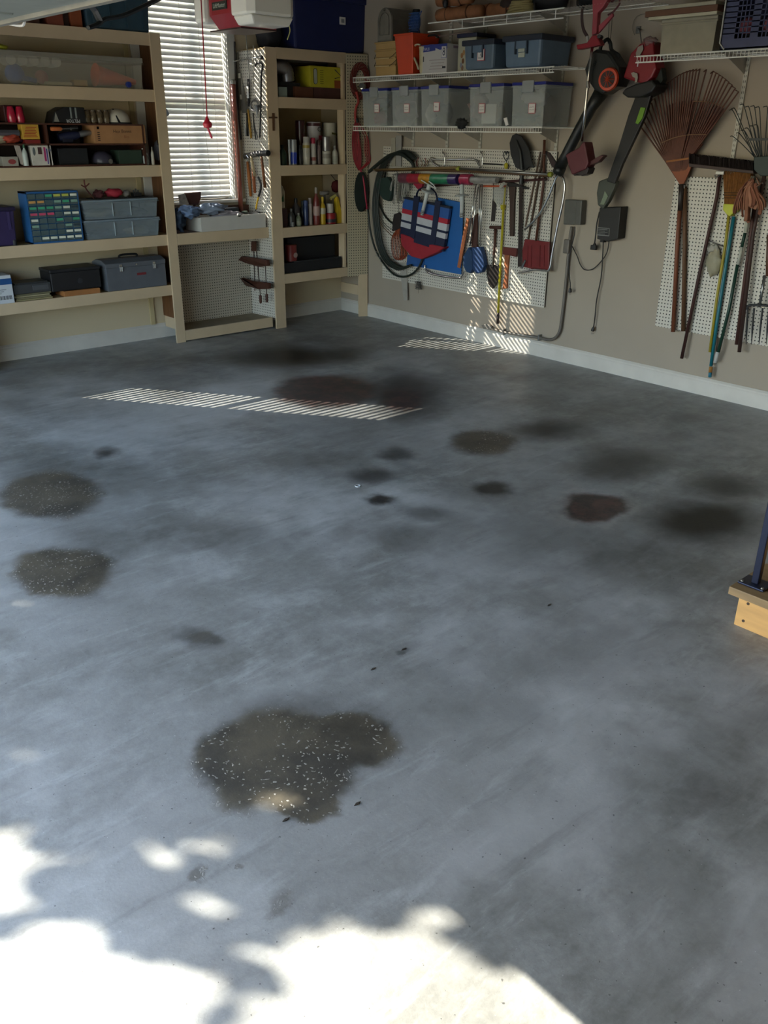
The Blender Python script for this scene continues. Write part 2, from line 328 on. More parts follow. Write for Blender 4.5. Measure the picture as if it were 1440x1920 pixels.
# windows: frame, sash, glass, sill
GL = mat('dfe8ea', .05, var=0, alpha=.12)
for i, (x0, x1, z0, z1) in enumerate((W1, W2)):
    t = bpy.data.objects.new('window_%d' % (i+1), None); C.objects.link(t); t.location = ((x0+x1)/2, .1, z0); t['_o'] = tuple(t.location); struct(t)
    bpy.context.view_layer.update()
    m = MB()
    for a, c, d, e in ((x0, x0+.045, z0, z1), (x1-.045, x1, z0, z1), (x0, x1, z0, z0+.05), (x0, x1, z1-.045, z1), (x0+.04, x1-.04, (z0+z1)/2-.025, (z0+z1)/2+.025)): m.box(a, c, .098, .14, d, e)
    m.build('sash', WHITE, t, bevel=.003)
    for k in range(2):
        za = z0+.05 if k == 0 else (z0+z1)/2+.025; zb = (z0+z1)/2-.025 if k == 0 else z1-.045
        MB().box(x0+.045, x1-.045, .118, .122, za, zb).build('glass_pane', GL, t)
    m = MB().box(x1, x1+.085, -.018, 0, z0-.02, z1+.085).box(x0-.085, x0, -.018, 0, z0-.02, z1+.085).box(x0-.085, x1+.085, -.018, 0, z1, z1+.085)
    m.build('casing', mat('cfcdc6', .4, var=.03), t, bevel=.004)
    m = MB().box(x1-.006, x1, 0, .098, z0, z1).box(x0, x0+.006, 0, .098, z0, z1).box(x0, x1, 0, .098, z1-.006, z1)
    m.build('jamb_liner', mat('d6d4cc', .5, var=.03), t)
    MB().box(x0-.1, x1+.1, -.045, .1, z0-.028, z0).build('sill', mat('cfcdc6', .4, var=.03), t, bevel=.006)
    # blind
    bl = thing('window_blind', 'white slatted blind, half closed, over the window behind the workbench' if i == 0 else 'white slatted blind over the second window, past the end of the tall shelves', 'blind', ((x0+x1)/2, .055, z0+.02), None)
    BM = slat_material()
    MB().box(x0+.01, x1-.01, .03, .085, z1-.05, z1-.005).build('head_rail', BM, bl, bevel=.003)
    MB().box(x0+.01, x1-.01, .04, .075, z0+.012, z0+.03).build('bottom_rail', BM, bl, bevel=.003)
    zs = z0+.06; slat0 = None; k = 0; TH = math.radians(69)
    while zs < z1-.07:
        if slat0 is None:
            mb = MB(); n_ = 4; up = []; 
            for j in range(n_+1):
                s_ = (j/n_-.5)*.05; bow = .0035*(1-(2*j/n_-1)**2)
                y_ = s_*math.cos(TH); zz = s_*math.sin(TH); y_ -= bow*math.sin(TH); zz += bow*math.cos(TH)
                up.append((y_, zz))
            lo_ = [(a+.0022*math.sin(TH), c-.0022*math.cos(TH)) for a, c in up][::-1]
            mb.prism([(x0+.012, .055+a, zs+c) for a, c in up+lo_], (x1-x0-.024, 0, 0))
            slat0 = mb.build('slat', BM, bl, smooth=False)
        else:
            c_ = slat0.copy(); C.objects.link(c_); c_.location.z += k*.0455
        k += 1; zs = z0+.06+k*.0455
    m = MB()
    for xx in (x0+.13, (x0+x1)/2, x1-.13):
        for yy in (.034, .076): m.box(xx-.0012, xx+.0012, yy-.0008, yy+.0008, z0+.02, z1-.05)
    m.build('ladder_cord', WHITE, bl)
    tb([(x1-.25, .026, z1-.04), (x1-.255, .024, z0+.6), (x1-.22, .024, z0+.1)], .0022, 5).build('pull_cord', WHITE, bl)
# garage door, folded up under the ceiling on the left
gd = thing('garage_door', 'pale grey panelled overhead garage door, raised flat under the ceiling', 'garage door', (-5.55, -3.7, 2.2))
GD = mat('8f958e', .5, var=.08); 
for k in range(4):
    xa = -4.44-.56*(k+1)+.004; xb = -4.44-.56*k
    MB().box(xa, xb, DY0, DY1, 2.185, 2.235).build('door_panel', GD, gd, bevel=.006)
    m = MB()
    for j in range(8): 
        y0 = DY0+.08+j*.615; m.box(xa+.08, xb-.08, y0, y0+.5, 2.178, 2.19)
    m.build('raised_field', GD, gd, bevel=.006)
MB().box(-4.47, -4.44, DY0, DY1, 2.17, 2.19).build('edge_strut', mat('8d8a80', .5), gd)
for y in (DY0-.06, DY1+.06):
    tb([(XL+.02, y, .1), (XL+.02, y, 1.95), (XL+.08, y, 2.1), (XL+.25, y, 2.21), (-4.2, y, 2.21)], .016, 6).build('track', STEEL, gd)
    tb([(-4.3, y, 2.21), (-4.3, y, ZC)], .012, 5).build('hanger', STEEL, gd)
for y in (DY0-.02, DY1+.02):
    for x in (-4.5, -5.05, -5.6, -6.15): tb([(x, min(max(y, DY0), DY1), 2.21), (x, y+(-.05 if y < -3 else .05), 2.21)], .011, 6).build('roller', STEEL, gd)
# outside: ground, trees that dapple the sun, an added trunk that blocks some window sun
struct(MB().box(-40, 30, -40, 40, -.3, -.13).build('ground', mat('5f6a45', .9, var=.3, scale=1), origin=(0,0,-.13)))
struct(MB().box(-18, XL-T, -9.5, .8, -.13, -.02).build('driveway', mat('a8a296', .9, var=.1, scale=2), origin=(-10,0,-.1)))
def pt_in(poly, x, y):
    c = False; n = len(poly)
    for i in range(n):
        a, b_ = poly[i], poly[i-1]
        if (a[1] > y) != (b_[1] > y) and x < (b_[0]-a[0])*(y-a[1])/(b_[1]-a[1])+a[0]: c = not c
    return c
LIT = [([(-400,1800),(-60,1790),(0,1782),(60,1720),(120,1700),(206,1711),(312,1761),(387,1805),(437,1850),(500,1900),(560,1990),(600,2600),(-400,2600)], 1),
       ([(440,1800),(520,1780),(580,1800),(620,1850),(640,2600),(480,2600),(470,1860)], .45),
       ([(-250,1560),(-60,1540),(0,1555),(60,1560),(110,1590),(125,1625),(80,1660),(20,1690),(-60,1720),(-250,1740)], 1),
       ([(560,1712),(640,1686),(760,1692),(830,1735),(930,1770),(1400,1880),(1400,2600),(600,2600),(560,1990),(590,1905),(560,1800),(540,1750)], 1),
       ([(285,1540),(340,1530),(385,1560),(400,1600),(380,1640),(420,1680),(400,1710),(340,1690),(310,1650),(320,1610),(285,1580)], .75),
       ([(115,1468),(180,1455),(265,1462),(275,1485),(210,1512),(130,1500)], .7),
       ([(-100,1420),(40,1405),(110,1415),(150,1440),(60,1450),(-100,1455)], .3),
       ([(430,1490),(500,1465),(590,1500),(640,1560),(590,1570),(500,1540)], .5),
       ([(10,1205),(60,1200),(95,1212),(60,1222),(10,1222)], .2), ([(260,1270),(320,1265),(345,1290),(300,1300)], .12)]
LITW = [([tuple(F(x, y)[:2]) for x, y in p], a) for p, a in LIT]
def litness(x, y):
    for p, a in LITW:
        if pt_in(p, x, y): return a
    return 0
rnd = random.Random(3)
LEAF = mat('4c6a2a', .6, var=.3, scale=3); BARK = mat('5a4a3a', .9, var=.3, scale=9, bump=.4)
def leaf(mb, c, r, rn):
    a = Vector((rn.gauss(0,1), rn.gauss(0,1), rn.gauss(0,1))).normalized()
    nrm = (SUN*-1 + a*.8).normalized(); u = nrm.orthogonal().normalized(); v = nrm.cross(u); th = rn.random()*6.28
    u, v = u*math.cos(th)+v*math.sin(th), v*math.cos(th)-u*math.sin(th)
    mb.add([c-u*r, c-u*r*.3+v*r*.55, c+u*r*.55+v*r*.45, c+u*r, c+u*r*.4-v*r*.5, c-u*r*.4-v*r*.5], [(0,1,2,3,4,5)])
tr = thing('shade_tree', 'leafy tree standing outside the open garage door, dappling the sun on the floor', 'tree', (-15.5, 5.5, -.13))
mb = MB()
for i in range(14000):
    x = rnd.uniform(XL-.3, -4.3); y = rnd.uniform(-9.2, -2.6)
    a_ = litness(x+rnd.gauss(0, .075), y+rnd.gauss(0, .075))
    a_ = max(a_, litness(x+rnd.gauss(0, .07), y+rnd.gauss(0, .07)))
    if a_ > 0 and (a_ >= 1 or rnd.random() > -math.log(a_)/5.4): continue
    t = rnd.uniform(10.5, 14.0)
    leaf(mb, Vector((x, y, 0)) - SUN*t, rnd.uniform(.05, .085), rnd)
mb.build('foliage', LEAF, tr, kind='stuff')
tb([(-15.5,5.5,-.13), (-15.3,5.2,2), (-15,4.6,4), (-14.4,4.2,6.5)], [.28,.22,.18,.1], 10).build('trunk', BARK, tr)
for q in ((-13.2,.6,6.2), (-14,6.5,7), (-12.8,2.4,6.8)): tb([(-15.1,4.8,3.4), ((-15.1+q[0])/2, (4.8+q[1])/2, 5.4), q], [.12,.08,.03], 7).build('branch', BARK, tr)
c0 = Vector((-1.53, 0, 1.9)) - Vector((.74,-1,-.85))*2.2  # unseen trunk, added to block part of the window sun
t2 = thing('sun_blocking_trunk', 'slim bare trunk added outside the workbench window to break up the sunlight', 'tree', (c0.x, c0.y, -.13))
tb([(c0.x, c0.y, -.13), (c0.x+.02, c0.y, 2), (c0.x-.02, c0.y, 4.2), (c0.x+.05, c0.y+.1, 6.5)], [.055,.045,.04,.02], 10).build('trunk', BARK, t2)
# ================================================================== built-in shelving
LZ = [2.488, 2.08, 1.51, .948, .52]                   # tops of the shelves
def shelf_rows(t, x0, x1, yf, posts, zs, boardmat, last=False):
    for z in zs:
        bx(x0, x1, yf, yf+.019, z-.09, z).build('shelf_rail', CREAM, t, bevel=.002)
        bx(x0, x1, yf+.019, -.001, z-.02, z-.001).build('shelf_board', boardmat, t)
LX0, LX1, LY = -4.00, -2.10, -.31
t = thing('tall_shelving', 'tall cream-painted wooden shelving left of the window, five shelves', 'shelving', ((LX0+LX1)/2, LY/2, 0))
shelf_rows(t, LX0, LX1, LY+.0, None, LZ, CREAM2)
for x in (LX1, LX0+.09, -3.22-.6): 
    if x == -3.82: continue
    bx(x-.09, x, LY-.019, LY, 0, 2.49).build('post', CREAM, t, bevel=.002)
    bx(x-.019 if x == LX1 else x-.09, x if x == LX1 else x-.071, LY, LY+.07, 0, 2.48).build('post_return', CREAM, t)
for x in (LX1, LX0+.09):
    a = x-.03 if x == LX1 else x-.09
    bx(a, a+.012, -.235, -.001, .2, 2.46).build('side_panel', wood('6a4526', 'z'), t, label='bare brown side panel')
    bx(a, a+.02, -.24, -.022, .1, .2).build('side_brace', CREAM, t)
for x in (LX1-.15, LX0+.24): bx(x-.02, x+.02, -.02, -.001, .13, 2.48).build('back_batten', mat('b8a880', .6), t)
# ------------------------------------------------------------------ bench under the window
BX0, BX1 = -2.098, -1.132
t = thing('workbench', 'low cream workbench with a perforated back board, under the window', 'workbench', ((BX0+BX1)/2, -.17, 0))
bx(BX0, BX1, LY-.0, -.001, .93, .95).build('worktop', wood('5a4028', 'x'), t)
bx(BX0, BX1, LY-.019, LY, .855, .95).build('front_rail', CREAM, t, bevel=.002)
bx(BX0, BX1, LY-.019, LY, .012, .105).build('front_rail', CREAM, t, bevel=.002)
bx(BX0, BX1, LY, -.001, .09, .105).build('bottom_shelf', mat('8d7f66', .7, var=.15), t)
bx(BX0, BX1, -.022, -.016, .105, .93).build('pegboard', PEGX, t)
bx(BX0+.001, BX0+.007, -.29, -.022, .105, .93).build('pegboard', PEGY, t)
bx(BX0+.0, BX1, -.05, -.001, .95, 1.135).build('back_rail', mat('4a2a1e', .5, var=.2), t, label='dark stained rail behind the worktop')
# ------------------------------------------------------------------ corner cabinet
CX0, CX1, CY = -1.13, -.238, -.37
t = thing('corner_cabinet', 'cream corner shelving between the window and the right wall, perforated panels on its sides', 'shelving', (-.6, -.2, 0))
bx(CX0, CX0+.118, CY-.019, CY, 0, 2.45).build('post', CREAM, t, bevel=.002)
bx(CX0+.09, CX0+.118, CY, CY+.06, 0, 2.44).build('post_return', CREAM, t)
bx(CX1-.012, CX1+.012, CY, CY+.09, .43, 2.44).build('post', CREAM, t)
for z in LZ:
    zt = z-.035 if z == LZ[0] else z-(.02 if z > 1.4 else .008)
    bx(CX0+.118, CX1+.012, CY-.019, CY, zt-.09, zt).build('shelf_rail', CREAM, t, bevel=.002)
    MB().prism([(CX0+.03, CY, zt-.02), (CX1, CY, zt-.02), (-.015, -.45, zt-.02), (-.015, -.001, zt-.02), (CX0+.03, -.001, zt-.02)], (0,0,.018)).build('shelf_board', CREAM2, t)
dv = Vector((-.012, -.458, 0)) - Vector((CX1+.012, CY-.019, 0)); dn = Vector((-dv.y, dv.x, 0)).normalized()*.006
a0 = Vector((CX1+.012, CY-.019, .415))
DIAG = pegmat('pegboard_corner', tuple(dv.normalized()), 'b3a78c')
MB().prism([a0, a0+dv, a0+dv+Vector((0,0,2.03)), a0+Vector((0,0,2.03))], dn).build('pegboard', DIAG, t)
MB().ob((-.06, -.435, .215), (.045, -.018, 0), (.004, .011, 0), (0, 0, .215)).build('leg', CREAM, t, bevel=.002)
bx(-.022, -.002, -.40, -.02, .20, .30).build('wall_cleat', CREAM, t)
MB().prism([(CX0, CY, .105), (CX0+.006, CY, .105), (-1.159, -.001, .105), (-1.165, -.001, .105)], (0, 0, 2.325)).build('side_pegboard', PEGY, t, label='white perforated side panel')
bx(CX0+.01, CX1, -.012, -.001, .45, 2.43).build('back_board', CREAM2, t)
bx(CX0+.0, CX0+.03, -.36, -.001, 2.41, 2.44).build('top_cleat', CREAM, t)
# ------------------------------------------------------------------ small builders
def carton(name, label, cat, x0, x1, y0, y1, z0, z1, m, group=None, bevel=.003, flaps=True):
    t = thing(name, label, cat, ((x0+x1)/2, (y0+y1)/2, z0), group)
    bx(x0, x1, y0, y1, z0, z1).build('body', m, t, bevel=bevel)
    return t
def can(name, label, cat, x, y, z, r, h, body, cap=None, group=None, prof='can', band=None, sy=1):
    t = thing(name, label, cat, (x, y, z), group)
    if prof == 'can':
        MB().lathe([(r*.97, 0), (r, .004), (r*.98, .008), (r*.98, h-.008), (r, h-.004), (r*.93, h), (r*.90, h-.004)], (x,y,z), n=16, sy=sy).build('body', body, t, smooth='auto')
        if cap: MB().lathe([(r*.86, h-.005), (r*.84, h+.001)], (x,y,z), n=14, sy=sy).build('lid', cap, t, smooth='auto')
    elif prof == 'spray':
        MB().lathe([(r*.97, 0), (r, .004), (r, h*.74), (r*.8, h*.80)], (x,y,z), n=14).build('body', body, t, smooth='auto')
        MB().lathe([(r*.84, h*.78), (r*.84, h*.97), (r*.7, h)], (x,y,z), n=14).build('cap', cap, t, smooth='auto')
    elif prof == 'bottle':
        MB().lathe([(r*.95, 0), (r, .01), (r, h*.55), (r*.85, h*.68), (r*.35, h*.80), (r*.33, h*.86)], (x,y,z), n=14, sy=sy).build('body', body, t, smooth='auto')
        MB().lathe([(r*.42, h*.84), (r*.42, h*.97), (r*.36, h)], (x,y,z), n=12).build('cap', cap, t, smooth='auto')
    if band:
        bm_, z0, z1 = band; MB().lathe([(r*1.012, h*z0), (r*1.012, h*z1)], (x,y,z), n=16, sy=sy).build('label_band', bm_, t, smooth='auto')
    return t
def clearbox(name, label, x0, x1, y0, y1, z0, z1, lidm, body=CLEAR, group=None, cat='storage box', k=.93, lid_h=.02, lipm=None):
    t = thing(name, label, cat, ((x0+x1)/2, (y0+y1)/2, z0), group)
    cx, cy = (x0+x1)/2, (y0+y1)/2; th = .004; zl = z1-lid_h
    m = MB()
    def q(x, y, s): return (cx+(x-cx)*s, cy+(y-cy)*s)
    outer0 = [q(a, b_, k) for a, b_ in ((x0,y0), (x1,y0), (x1,y1), (x0,y1))]; outer1 = [(x0,y0), (x1,y0), (x1,y1), (x0,y1)]
    m.add([(a, b_, z0) for a, b_ in outer0] + [(a, b_, zl) for a, b_ in outer1], [(0,1,2,3)] + [(i, (i+1)%4, 4+(i+1)%4, 4+i) for i in range(4)])
    o = m.build('tub', body, t); sd = o.modifiers.new('s', 'SOLIDIFY'); sd.thickness = .003
    bx(x0-.01, x1+.01, y0-.01, y1+.01, zl-.012, zl).build('rim', body if lipm is None else lipm, t, bevel=.003)
    bx(x0-.006, x1+.006, y0-.006, y1+.006, zl, z1).build('lid', lidm, t, bevel=.005)
    return t
# ------------------------------------------------------------------ tall shelving, top
y0, y1 = -.29, -.04
DT = mat('2d4754', .55, var=.12)
a = B(158, 50, .27).x; b = B(281, 58, .27).x
t = thing('dark_teal_tote', 'dark teal plastic tote on top of the tall shelving, beside the window', 'storage box', ((a+b)/2, -.16, 2.488))
MB().taper(a, b, -.30, -.03, 2.489, 2.80, .94).build('tub', DT, t, bevel=.012)
bx(a-.01, b+.01, -.31, -.02, 2.79, 2.83).build('lid', mat('263c48', .5), t, bevel=.008)
for k in range(4): bx(a+.06+k*.14, a+.068+k*.14, -.306, -.295, 2.51, 2.78).build('rib', DT, t)
for nm, lb, xa, xb, yb, zz, mc in (('reddish_box', 'reddish-brown box on the tall shelving, below the garage door edge', 88, 118, -.3, .16, '7a3a26'),
        ('dark_brown_box', 'dark brown box between two rust-coloured boxes on the tall shelving', 119, 132, -.26, .20, '3a2019'), ('rust_box', 'rust-orange box beside the dark teal tote', 133, 176, -.28, .24, '8a4522')):
    xa, xb = B(xa, 45, .28).x, B(xb, 45, .28).x
    t = carton(nm, lb, 'box', xa, min(xb, a-.015), yb, -.08, 2.489, 2.489+zz, mat(mc, .7)); bx(xa+.01, min(xb, a-.015)-.01, yb+.01, -.09, 2.489+zz, 2.489+zz+.006).build('lid', mat(mc, .7, var=.25), t)
xa = B(48, 40, .28).x
t = thing('dark_wooden_crate', 'dark wooden crate at the left on top of the tall shelving', 'crate', (xa, -.18, 2.488))
for k in range(3): bx(xa-.12, xa+.1, -.29, -.275, 2.49+k*.055, 2.535+k*.055).build('slat', DWOOD, t)
for x in (xa-.12, xa+.085): bx(x, x+.015, -.275, -.06, 2.49, 2.65).build('end_board', DWOOD, t)
# ------------------------------------------------------------------ shelf 1: long clear bin
z = LZ[1]; a = B(6, 160, .29).x; b = B(270, 167, .29).x
t = clearbox('long_clear_bin', 'long clear plastic bin with an orange shape inside, topmost full shelf of the tall shelving', a, b, -.295, -.03, z, z+.225, mat('b9b4a6', .3, alpha=.45, var=.05), mat('c4bca8', .3, alpha=.22, var=.05), lid_h=.035, k=.97)
tt = thing('orange_cone', 'orange plastic cone lying inside the long clear bin', 'cone', (b-.25, -.2, z+.05))
MB().lathe([(.085, 0), (.075, .02), (.02, .34)], (b-.36, -.19, z+.095), (1,0,-.12), 16).build('cone_body', mat('e0501e', .45), tt, smooth='auto')
tt = thing('blue_plastic_scoop', 'blue plastic scoop inside the left end of the long clear bin', 'scoop', (a+.13, -.2, z+.01))
MB().ell((a+.13, -.2, z+.075), (.075, .05, .07)).build('bowl', mat('1f4f9c', .4), tt, smooth=True)
tb([(a+.17, -.22, z+.05), (a+.27, -.24, z+.03)], .018).build('handle', mat('17357a', .4), tt)
tt = thing('pink_ball', 'dull pink ball inside the long clear bin, beside the blue scoop', 'ball', (a+.33, -.2, z+.01)); MB().ell((a+.33, -.2, z+.06), (.05,.05,.05)).build('ball_body', mat('9a5a50', .6), tt, smooth=True)
tag(MB().lathe([(.022,0),(.022,.02),(.018,.024)], (b-.14, -.297, z+.03), (0,-1,0), 14).build('blue_bottle_cap', mat('1c2f86', .4), smooth='auto'), 'round blue cap at the right end of the long clear bin', 'cap')
for k in range(5):
    xx = a+.09+k*.085
    tag(MB().lathe([(.036,0),(.036,.14),(.024,.14),(.024,.01)], (xx, -.275, z+.165), (0,1,0), 14).build('paper_tube', mat('b7b0a2', .8, alpha=.9), smooth='auto'), ('leftmost','second','middle','fourth','rightmost')[k]+' of five pale tube ends under the lid of the long clear bin', 'tube', 'pale tubes in the long clear bin')
tag(bx(a+.55, a+.66, -.27, -.2, z+.006, z+.05).build('tan_block', mat('b08a50', .7), bevel=.004), 'small tan block lying in the middle of the long clear bin', 'block')
tag(bx(a+.33, a+.53, -.28, -.1, z+.006, z+.03).build('cream_tray', mat('a99d80', .7), bevel=.004), 'flat cream tray inside the long clear bin', 'tray')
tag(MB().lump((B(4,92,.25).x, -.2, z+.245), (.06,.05,.02), 3).build('yellow_green_cloth', mat('b6b83a', .8), smooth=True), 'yellow-green cloth on the lid of the long clear bin, far left', 'cloth')
# ------------------------------------------------------------------ shelf 2: cubby and small things
z = LZ[2]; ca = B(-40, 300, .28).x; cb = B(274, 305, .28).x; zm = z+.30; z2 = z+.155
t = thing('dark_wooden_cubby', 'dark stained wooden cubby unit on the tall shelving, full of small things', 'cubby', ((ca+cb)/2, -.16, z))
for zz in (z, z2, zm): bx(ca, cb, -.29, -.03, zz, zz+.012).build('board', DWOOD, t)
for xx in (ca, B(88, 270, .28).x, cb-.014): bx(xx, xx+.014, -.29, -.03, z+.012, zm).build('divider', DWOOD, t)
bx(ca, cb, -.036, -.028, z+.012, zm).build('back_board', mat('241512', .7), t)
def on(px, zz, y=-.24): return B(px, 250, -y).x
def tbx(nm, lb, cat, pa, pb, zz, h, y0, y1, hexc, z0row=z, **k):
    return tag(bx(on(pa,0,y0), on(pb,0,y0), y0, y1, zz, zz+h).build(nm, mat(hexc, .65), bevel=.003, **k), lb, cat)
# on the cubby top
zt = zm+.012
for i, p_ in enumerate((26, 42)):
    xx = on(p_, 0); tag(MB().lathe([(.03,0),(.034,.03),(.026,.09),(.02,.11)], (xx, -.24, zt), n=12).build('red_lamp_lens', mat('b01838', .25, coat=.5), smooth='auto'), ('left' if i == 0 else 'right')+' one of two shiny red lenses on the dark cubby', 'lens')
tag(bx(on(17,0), on(54,0), -.2, -.06, zt, zt+.12).build('dark_red_case', mat('3d1217', .5), bevel=.008), 'dark red case behind the two shiny red lenses', 'case')
t = thing('ear_muff_case', 'black case with grey stripes and upside-down white lettering, on the dark cubby', 'case', (on(130,0), -.2, zt))
a_, b_ = on(97,0), on(160,0)
MB().prism([(a_, -.28, zt), (b_, -.28, zt), (b_, -.28, zt+.115), (a_+.1, -.28, zt+.115), (a_+.03, -.28, zt+.08)], (0, .16, 0)).build('shell', BLACK, t, bevel=.006)
for xx in (a_+.15, a_+.19): bx(xx, xx+.012, -.283, -.28, zt+.035, zt+.113).build('stripe', mat('7e8482', .5), t)
MB().prism([(a_+.015, -.283, zt+.01), (a_+.055, -.283, zt+.01), (a_+.035, -.283, zt+.075)], (0, .003, 0)).build('pale_patch', mat('8b8880', .6), t)
text('PELTOR', ((a_+b_)/2+.03, -.2835, zt+.018), (-1,0,0), (0,0,-1), .032, mat('d8d8d8', .5), t)
t = thing('glass_jars_tray', 'row of dim glass jars between the black case and the white helmet', 'jars', (on(185,0), -.2, zt))
for k in range(4): MB().lathe([(.027,0),(.03,.02),(.03,.075),(.02,.09),(.022,.1)], (on(166+k*12,0), -.24, zt), n=10).build('jar', mat('6a5a44', .2, alpha=.8), t, smooth='auto')
t = thing('white_helmet', 'white helmet with a black band on the dark cubby', 'helmet', (on(228,0), -.19, zt))
m = MB(); xx = on(228,0)
m.lathe([(.115, 0), (.115, .03), (.10, .07), (.07, .10), (.02, .115)], (xx, -.17, zt), n=18, sy=.95); m.build('shell', mat('c9c3b4', .4), t, smooth='auto')
MB().lathe([(.125, 0), (.12, .012)], (xx, -.17, zt), n=18).build('brim', DARK, t, smooth='auto'); tb([(xx-.03, -.285, zt+.01), (xx-.035, -.26, zt+.06), (xx-.03, -.2, zt+.108)], .012, 6, flat=.4).build('band', BLACK, t)
# upper row of the cubby
zu = z2+.012
t = tag(bx(on(172,0), on(268,0), -.285, -.06, zu, zu+.138).build('cardboard_box', mat('a87a50', .75, var=.1), bevel=.003), 'brown cardboard box with handwriting on its front, upper row of the dark cubby', 'box')
t['_o'] = tuple(t.location)
text('Hex Bones', (on(225,0), -.2855, zu+.09), (1,0,.02), (0,0,1), .036, mat('4a3226', .8), t); text('Bits', (on(232,0), -.2855, zu+.05), (1,0,.02), (0,0,1), .03, mat('8a5238', .8), t)
m = MB()
for k in range(2): m.box(on(178,0)+.0, on(178,0)+.018, -.2856, -.285, zu+.105-k*.0, zu+.125)
for k in range(5): m.box(on(178,0), on(178,0)+.02, -.2856, -.285, zu+.02+k*.014, zu+.028+k*.014)
m.build('printed_mark', mat('3c2a22', .8), t)
t = tag(bx(on(38,0), on(70,0), -.28, -.2, zu+.03, zu+.135).build('yellow_match_box', mat('c79a35', .6), bevel=.003), 'small yellow box with red print, upper row of the dark cubby', 'box'); t['_o'] = tuple(t.location)
m = MB()
for k in range(7): m.box(on(40,0)+.004*k, on(66,0)-.006*(k%3), -.281, -.28, zu+.045+k*.011, zu+.05+k*.011)
m.build('red_print', mat('a03020', .7), t)
tbx('red_tin', 'low red tin beneath the small yellow box', 'tin', 46, 74, zu, .028, -.285, -.12, '7c1f1a')
tag(tb([(on(-10,0), -.26, zu+.075), (on(33,0), -.27, zu+.075)], .02, 4).build('grey_ruler_bundle', mat('55555c', .5), smooth=False), 'grey metal bar lying at the left of the upper cubby row', 'bar')
rr = random.Random(5)
for k, (hx_, nm, lb) in enumerate((('a8402c','red_rag','crumpled red rag in the upper left of the dark cubby'), ('b0a48c','cream_paper','crumpled cream paper at the far left of the dark cubby'), ('6a3a5c','purple_rag','dull purple rag in the upper row of the dark cubby'), ('7a4a30','brown_glove','brown work glove in the upper row of the dark cubby'))):
    xx = on((18, 2, 32, 10)[k], 0); tag(MB().lump((xx, -.24+.02*k, zu+.035), (.06,.045,.03), k+4, .6).build(nm, mat(hx_, .8), smooth=True), lb, 'cloth')
t = thing('cordless_drill', 'silver-nosed power drill lying in the upper row of the dark cubby', 'drill', (on(140,0), -.22, zu))
xx = on(112,0); MB().lathe([(.03,0),(.035,.05),(.035,.13),(.022,.17)], (xx, -.2, zu+.04), (1,-.1,.15), 12).build('motor_housing', mat('1f2440', .45), t, smooth='auto')
MB().lathe([(.022,0),(.026,.03),(.018,.09),(.012,.10)], (xx+.165, -.217, zu+.066), (1,-.1,.15), 12).build('chuck', mat('9a9ea2', .3, .8), t, smooth='auto')
MB().prism([(xx+.02,-.235,zu+.005),(xx+.1,-.235,zu+.005),(xx+.12,-.235,zu+.05),(xx+.02,-.235,zu+.05)], (0,.04,0)).build('grip', mat('181c30', .5), t, bevel=.004)
t = thing('orange_screwdriver', 'screwdriver with an orange handle above the power drill', 'screwdriver', (on(105,0), -.27, zu+.1)); xx = on(93,0)
MB().lathe([(.012,0),(.016,.01),(.015,.08),(.008,.09)], (xx, -.27, zu+.105), (1,0,0), 10).build('handle', mat('c8703c', .4), t, smooth='auto'); tb([(xx+.09, -.27, zu+.105), (xx+.22, -.27, zu+.11)], .005, 6).build('blade', STEEL, t)
t = thing('steel_router_bit_case', 'dark case with a shiny round catch above the power drill', 'case', (on(140,0), -.18, zu+.075))
bx(on(118,0), on(156,0), -.16, -.06, zu, zu+.125).build('body', DARK, t, bevel=.006); MB().lathe([(.012,0),(.01,.006)], (on(141,0), -.16, zu+.105), (0,-1,0), 12).build('catch', CHROME, t, smooth='auto')
# lower row of the cubby
zl = z+.012
t = tag(bx(on(48,0), on(90,0)-.012, -.29, -.24, zl, zl+.142).build('white_printed_box', mat('c8c2b6', .6), bevel=.002), 'white box printed with pink and violet marks in the lower left of the dark cubby', 'box'); t['_o'] = tuple(t.location)
xw = on(48,0); bx(xw+.055, xw+.085, -.2915, -.29, zl+.08, zl+.13).build('brown_picture', mat('4a3030', .6), t); bx(xw+.10, xw+.115, -.2915, -.29, zl+.03, zl+.13).build('pink_print', mat('a8306a', .6), t)
bx(xw+.12, xw+.128, -.2915, -.29, zl+.01, zl+.12).build('violet_print', mat('4a3a8a', .6), t); bx(xw+.14, xw+.155, -.2915, -.29, zl+.10, zl+.12).build('grey_print', mat('6a6a80', .6), t); MB().ell((xw+.025, -.29, zl+.10), (.011,.0015,.03)).build('grey_oval', mat('5a6060', .6), t)
can('white_glue_bottle', 'white bottle with a green cap leaning before the printed white box', 'bottle', on(42,0,-.3), -.285, zl, .02, .15, mat('b8bfb8', .4), mat('1f5a3a', .4), prof='bottle')
tag(MB().ob((on(28,0), -.27, zl+.075), (.018,0,-.008), (0,.012,0), (-.012,0,.07)).build('folded_leaflet', mat('a89c92', .7)), 'folded leaflet leaning left of the white bottle', 'leaflet')
t = tag(bx(on(-8,0), on(22,0), -.29, -.18, zl, zl+.065).build('small_pictured_box', mat('9a9488', .6), bevel=.002), 'small pale pictured box at the far left of the lower cubby row', 'box'); t['_o'] = tuple(t.location); MB().ell((on(10,0), -.2905, zl+.03), (.03,.0015,.018)).build('red_picture', mat('8a3838', .7), t)
t = thing('power_sander', 'dark domed power sander in the lower row of the dark cubby', 'sander', (on(190,0), -.2, zl)); xx = on(190,0)
